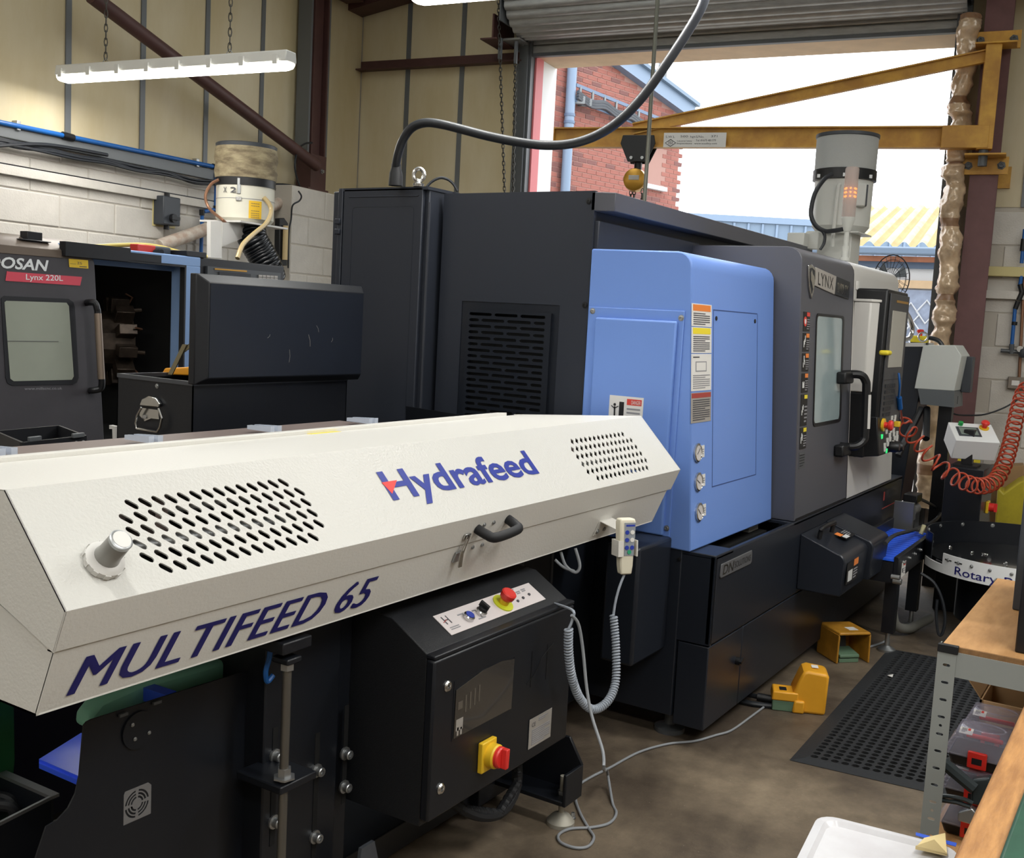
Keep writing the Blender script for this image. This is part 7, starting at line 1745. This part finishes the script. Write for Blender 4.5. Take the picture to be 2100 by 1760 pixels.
# ================================================================== outside the doorway
m_brick = mat('red_brick', '#8f5a4f', .8, col2='#7d4a42', vscale=1.7, detail=2)
m_brick2 = mat('dark_brick', '#6c4743', .8)
m_bmort = mat('brick_mortar', '#95736a', .85)
m_yard = mat('yard_concrete', '#a8a49d', .8, vary=.1)
m_lblue = mat('pale_blue_metal', '#6d7f95', .45)
m_fadeb = mat('blue_cladding', '#647689', .5)
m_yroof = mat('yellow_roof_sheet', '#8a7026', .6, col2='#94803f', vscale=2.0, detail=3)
m_yroofw = mat('glare_roof_crest', '#a39d84', .6, col2='#8f8660', vscale=2.5)  # white sky glare on the crests is put into this paler colour
m_fasc = mat('blue_fascia', '#56677f', .5)
m_wrend = mat('white_render', '#c6c9ce', .6)
m_foilb = mat('foil_board', '#8b96ac', .35, metal=.2, vary=.3, vscale=5, bump=.6, bscale=12)
struct('yard', MB().rbox(BACK+.6, 70, -40, 45, -.25, -.02), m_yard, smooth=0).name = 'ground_yard'

# brick gable wall
bw0 = pD(1250, 300, 17.0); bang = math.radians(-10.8); bd_ = V((math.cos(bang), math.sin(bang), 0)); bn = V((bd_.y, -bd_.x, 0))   # bn towards the yard
if bn.dot(CAMP-bw0) < 0: bn = -bn
def BW(x, y): 
    p = pP(x, y, bw0, bn); return ((p-bw0).dot(bd_), p.z)
sR = BW(1392, 330)[0]; sL = BW(1095, 250)[0]-.6
(gs0, gz0), (gs1, gz1) = BW(1250, 128), BW(1405, 240)
slope = (gz1-gz0)/(gs1-gs0)
def gtop(s): return gz0+slope*(s-gs0)
def BP(s, z, o=0.0): return V((bw0.x, bw0.y, 0))+bd_*s+V((0, 0, z))+bn*o
ztL = gtop(sL)
GH = thing('brick_building', 'red brick gable building seen through the doorway', 'building', BP((sL+sR)/2, 0))
core = mk('mortar_wall', MB().prism([BP(sL, -.02), BP(sR, -.02), BP(sR, gtop(sR)), BP(sL, ztL)], -bn*.3), m_bmort, GH, smooth=0)
ph, pl_b = .075, .235
vis = []
ws = BW(1310, 300); (wx0, wz1), (wx1, wz0) = BW(1322, 300), BW(1352, 385)
rows = int((ztL+.0)/ph)+1
bmesh_ = chamfer_box(.222, .06, .063, .004); bmesh_.materials.append(m_brick)
bmesh2 = chamfer_box(.222, .06, .063, .004); bmesh2.materials.append(m_brick2)
rest = MB(); rest2 = MB(); singles = []
random.seed(17)
z_low = BW(1250, 420)[1]-.3
for r in range(rows):
    z = r*ph+ph/2
    k = 0; s = sL+(0.118 if r % 2 else 0)
    while s < sR-.1:
        if z+ph/2 < gtop(s+.12)-.02 and not (wx0-.05 < s+.12 < wx1+.05 and wz0-.05 < z < wz1+.05):
            singles.append((s+.117, z))
        s += pl_b
vis = [q for q in singles if q[1] > z_low and q[0] > BW(1150, 250)[0]]
vis.sort(key=lambda q: q[0])            # nearest first
near = set(vis[:300])
brot = (0, 0, bang)
for q in singles:
    dk = random.random() < .22
    if q in near: inst('brick', bmesh2 if dk else bmesh_, GH, BP(q[0], q[1], -.022+random.uniform(-.002, .002)), brot)
    else:
        (rest2 if dk else rest).obox(BP(q[0]-.111, q[1]-.0315, -.05), bd_*.222, V((0, 0, .063)), bn*.056)
mk('brickwork', rest, m_brick, GH, smooth=0, kind='stuff'); mk('brickwork', rest2, m_brick2, GH, smooth=0, kind='stuff')
gdir = (BP(gs1, gz1)-BP(gs0, gz0)).normalized()
mk('verge', MB().obox(BP(sL, gtop(sL)-.03, -.35), gdir*((sR-sL)*1.04/abs(gdir.dot(bd_))), bn*.5, V((0, 0, .26))), m_lblue, GH, smooth=0)
mk('verge_cap', MB().obox(BP(sL, gtop(sL)+.2, -.4), gdir*((sR-sL)*1.05/abs(gdir.dot(bd_))), bn*.62, V((0, 0, .06))), m_fadeb, GH, smooth=0)
wn_ = thing('x', 'x', 'x', (0, 0, 0)); bpy.data.objects.remove(wn_)
wf_ = mk('window_frame', MB().obox(BP(wx0, wz0, -.1), bd_*(wx1-wx0), V((0, 0, wz1-wz0)), bn*.08), m_wrend, GH, smooth=0)
mk('window_pane', MB().obox(BP(wx0+.12, wz0+.1, -.02), bd_*(wx1-wx0-.24), V((0, 0, wz1-wz0-.2)), bn*.01), mat('pane_cyan', '#7fc4ef', .2), wf_, smooth=0)
mk('window_sill', MB().obox(BP(wx0-.1, wz0-.06, -.02), bd_*(wx1-wx0+.2), V((0, 0, .07)), bn*.12), m_wrend, wf_, smooth=0)
dpx = BW(1160, 200)[0]
DPp = thing('downpipe', 'pale blue downpipe on the brick building beside the door jamb', 'pipe', BP(dpx, 0, .1))
mk('pipe', MB().cyl(BP(dpx, 0, .1), BP(dpx, BW(1163, 132)[1]+.4, .1), .075, 14), m_lblue, DPp)
for y in (240, 255): mk('pipe_clip', MB().cyl(BP(dpx, BW(1158, y)[1], .1), BP(dpx, BW(1158, y)[1]+.04, .1), .085, 14), m_fasc, DPp)
ct0, ct1 = BW(1165, 180), BW(1330, 246)
CTr = thing('cable_tray', 'grey cable tray with cables sloping across the brick gable', 'cable tray', BP(ct0[0], ct0[1], .15))
pA, pB_ = BP(ct0[0], ct0[1], .15), BP(ct1[0]+.6, ct1[1]+(ct1[1]-ct0[1])*.6/(ct1[0]-ct0[0]), .15)
mk('tray_rail', MB().obox(pA, pB_-pA, V((0, 0, .05)), bn*.02).obox(pA+V((0, 0, -.22)), pB_-pA, V((0, 0, .05)), bn*.02), m_fasc, CTr, smooth=0)
for k in range(9):
    p = pA.lerp(pB_, k/9+.03); mk('rung', MB().obox(p+V((0, 0, -.2)), bd_*.04, V((0, 0, .22)), bn*.025), m_strip, CTr, smooth=0)
for k in range(3):
    pts = [pA.lerp(pB_, i/8)+V((0, 0, -.08-.04*k-.06*(i % 2)))+bn*.05 for i in range(9)]
    mk('cable', MB().tube(smooth_path(pts, 4), .03, 6), m_dkbox, CTr)
for x, y, n_ in ((1170, 202, 'grey floodlight on the brick gable next to the downpipe'), (1184, 207, 'grey floodlight on the brick gable, right of its twin')):
    s_, z_ = BW(x, y); f_ = thing('floodlight', n_, 'light', BP(s_, z_, .1), 'floodlights on the brick gable')
    mk('lamp_head', MB().obox(BP(s_-.06, z_-.1, .05), bd_*.12+bn*.1, V((0, 0, .12)), bn*.10), m_strip, f_, bevel=.01)
    mk('arm', MB().cyl(BP(s_, z_, -.02), BP(s_, z_, .1), .02, 8), m_dksteel, f_)
# lattice mast behind the brick roof
mp0 = pD(1361, 210, 26); 
MS = thing('mast', 'pale metal mast rising behind the brick gable', 'mast', V((mp0.x, mp0.y, 0)))
for dx in (-.14, .0): mk('mast_leg', MB().cyl(V((mp0.x, mp0.y, 0))+CR*dx, V((mp0.x, mp0.y, pD(1361, 120, 26).z))+CR*dx, .035, 8), m_strip, MS)
mk('mast_board', MB().cbox(pD(1353, 175, 26.1), CR*.12, CF*.05, V((0, 0, 1.1))), m_lblue, MS, smooth=0)

# far pale-blue shed
fs0, fs1 = pD(1385, 437, 34), pD(1690, 437, 34); fz = fs0.z; fdir = V(((fs1-fs0).x, (fs1-fs0).y, 0)).normalized(); fnn = V((fdir.y, -fdir.x, 0))
fnn = fnn if fnn.dot(CAMP-fs0) > 0 else -fnn
FS0 = V((fs0.x, fs0.y, 0))
SH = thing('blue_shed', 'far pale-blue ribbed metal shed beyond the yard', 'building', FS0+fdir*3)
mk('shed_wall', MB().obox(FS0-fdir*2, fdir*14, V((0, 0, fz)), -fnn*4), m_fadeb, SH, smooth=0)
for k in range(30): mk('wall_rib', MB().obox(FS0+fdir*(-1.8+k*.46), fdir*.07, V((0, 0, fz-.2)), fnn*.05), m_lblue, SH, smooth=0)
mk('eaves_flashing', MB().obox(FS0-fdir*2.1+V((0, 0, fz-.18)), fdir*14.2, V((0, 0, .2)), fnn*.09), m_lblue, SH, smooth=0)

# lean-to with corrugated yellow roof just beyond the door
e0 = pD(1741, 500, 12.2); ez = e0.z
ed = V((-RN.x, -RN.y, 0)); ebk = RU
E0 = V((e0.x, e0.y, 0))
LT = thing('lean_to', 'lean-to with corrugated yellowing roof and white wall outside', 'building', E0+ed*2)
rise = pP(1790, 422, E0+ebk*4.5, -ebk).z
nc = 24; wv = MB()
for k in range(nc*6+1):
    pass
per_ = .19; pts0 = []; 
for k in range(nc*8+1):
    q_ = k/8*per_; h = .035*math.cos(2*math.pi*k/8); pts0.append((q_-0.35, h))
vs_ = []
for q_, h in pts0: vs_.append(E0+ed*q_+V((0, 0, ez+h)))
for q_, h in pts0: vs_.append(E0+ed*q_+ebk*4.5+V((0, 0, rise+h)))
n_ = len(pts0)
rm_ = MB().add(vs_, [(i, i+1, n_+i+1, n_+i) for i in range(n_-1)])
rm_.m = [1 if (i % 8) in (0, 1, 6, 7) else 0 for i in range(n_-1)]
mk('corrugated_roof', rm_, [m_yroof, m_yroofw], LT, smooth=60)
mk('gutter', MB().obox(E0-ed*.4-ebk*.12+V((0, 0, ez-.12)), ed*5, ebk*.12, V((0, 0, .09))), m_lblue, LT, bevel=.02)
mk('rusty_edge', MB().obox(E0-ed*.4-ebk*.02+V((0, 0, ez-.19)), ed*5, ebk*.05, V((0, 0, .06))), mat('rusty_edge', '#a06a52', .7, vary=.3, vscale=4), LT, smooth=0)
mk('fascia', MB().obox(E0-ed*.35+ebk*.05+V((0, 0, ez-.26)), ed*5, ebk*.03, V((0, 0, .13))), m_fasc, LT, smooth=0)
mk('front_wall', MB().obox(E0-ed*.3+ebk*.1, ed*5, ebk*.1, V((0, 0, ez-.2))), m_wrend, LT, smooth=0)
yw0 = (CAMP+ray(1890, 578)*12.2).z; yw1 = (CAMP+ray(1890, 594)*12.2).z
mk('timber_rail', MB().obox(E0-ed*.3+ebk*.06+V((0, 0, yw1)), ed*5, ebk*.05, V((0, 0, yw0-yw1))), m_creamwood, LT, smooth=0)
FBd = thing('foil_board', 'blue-grey foil insulation boards stacked against the white wall outside', 'insulation board', E0+ed*.5)
mk('board', MB().obox(E0-ed*.1+ebk*.03+V((0, 0, -.02)), ed*4, ebk*.04, V((0, 0, yw1))), m_foilb, FBd, smooth=0)
for x, y in ((1866, 645), (1899, 640), (1871, 684)):
    c_ = pP(x, y, E0+ebk*.025, -ebk); dm_ = MB(); dm_.tube([c_+ed*.10, c_+V((0, 0, .13)), c_-ed*.10, c_-V((0, 0, .13))], .012, 4, closed=True)
    mk('board_mark', dm_, m_wrend, FBd, smooth=0)
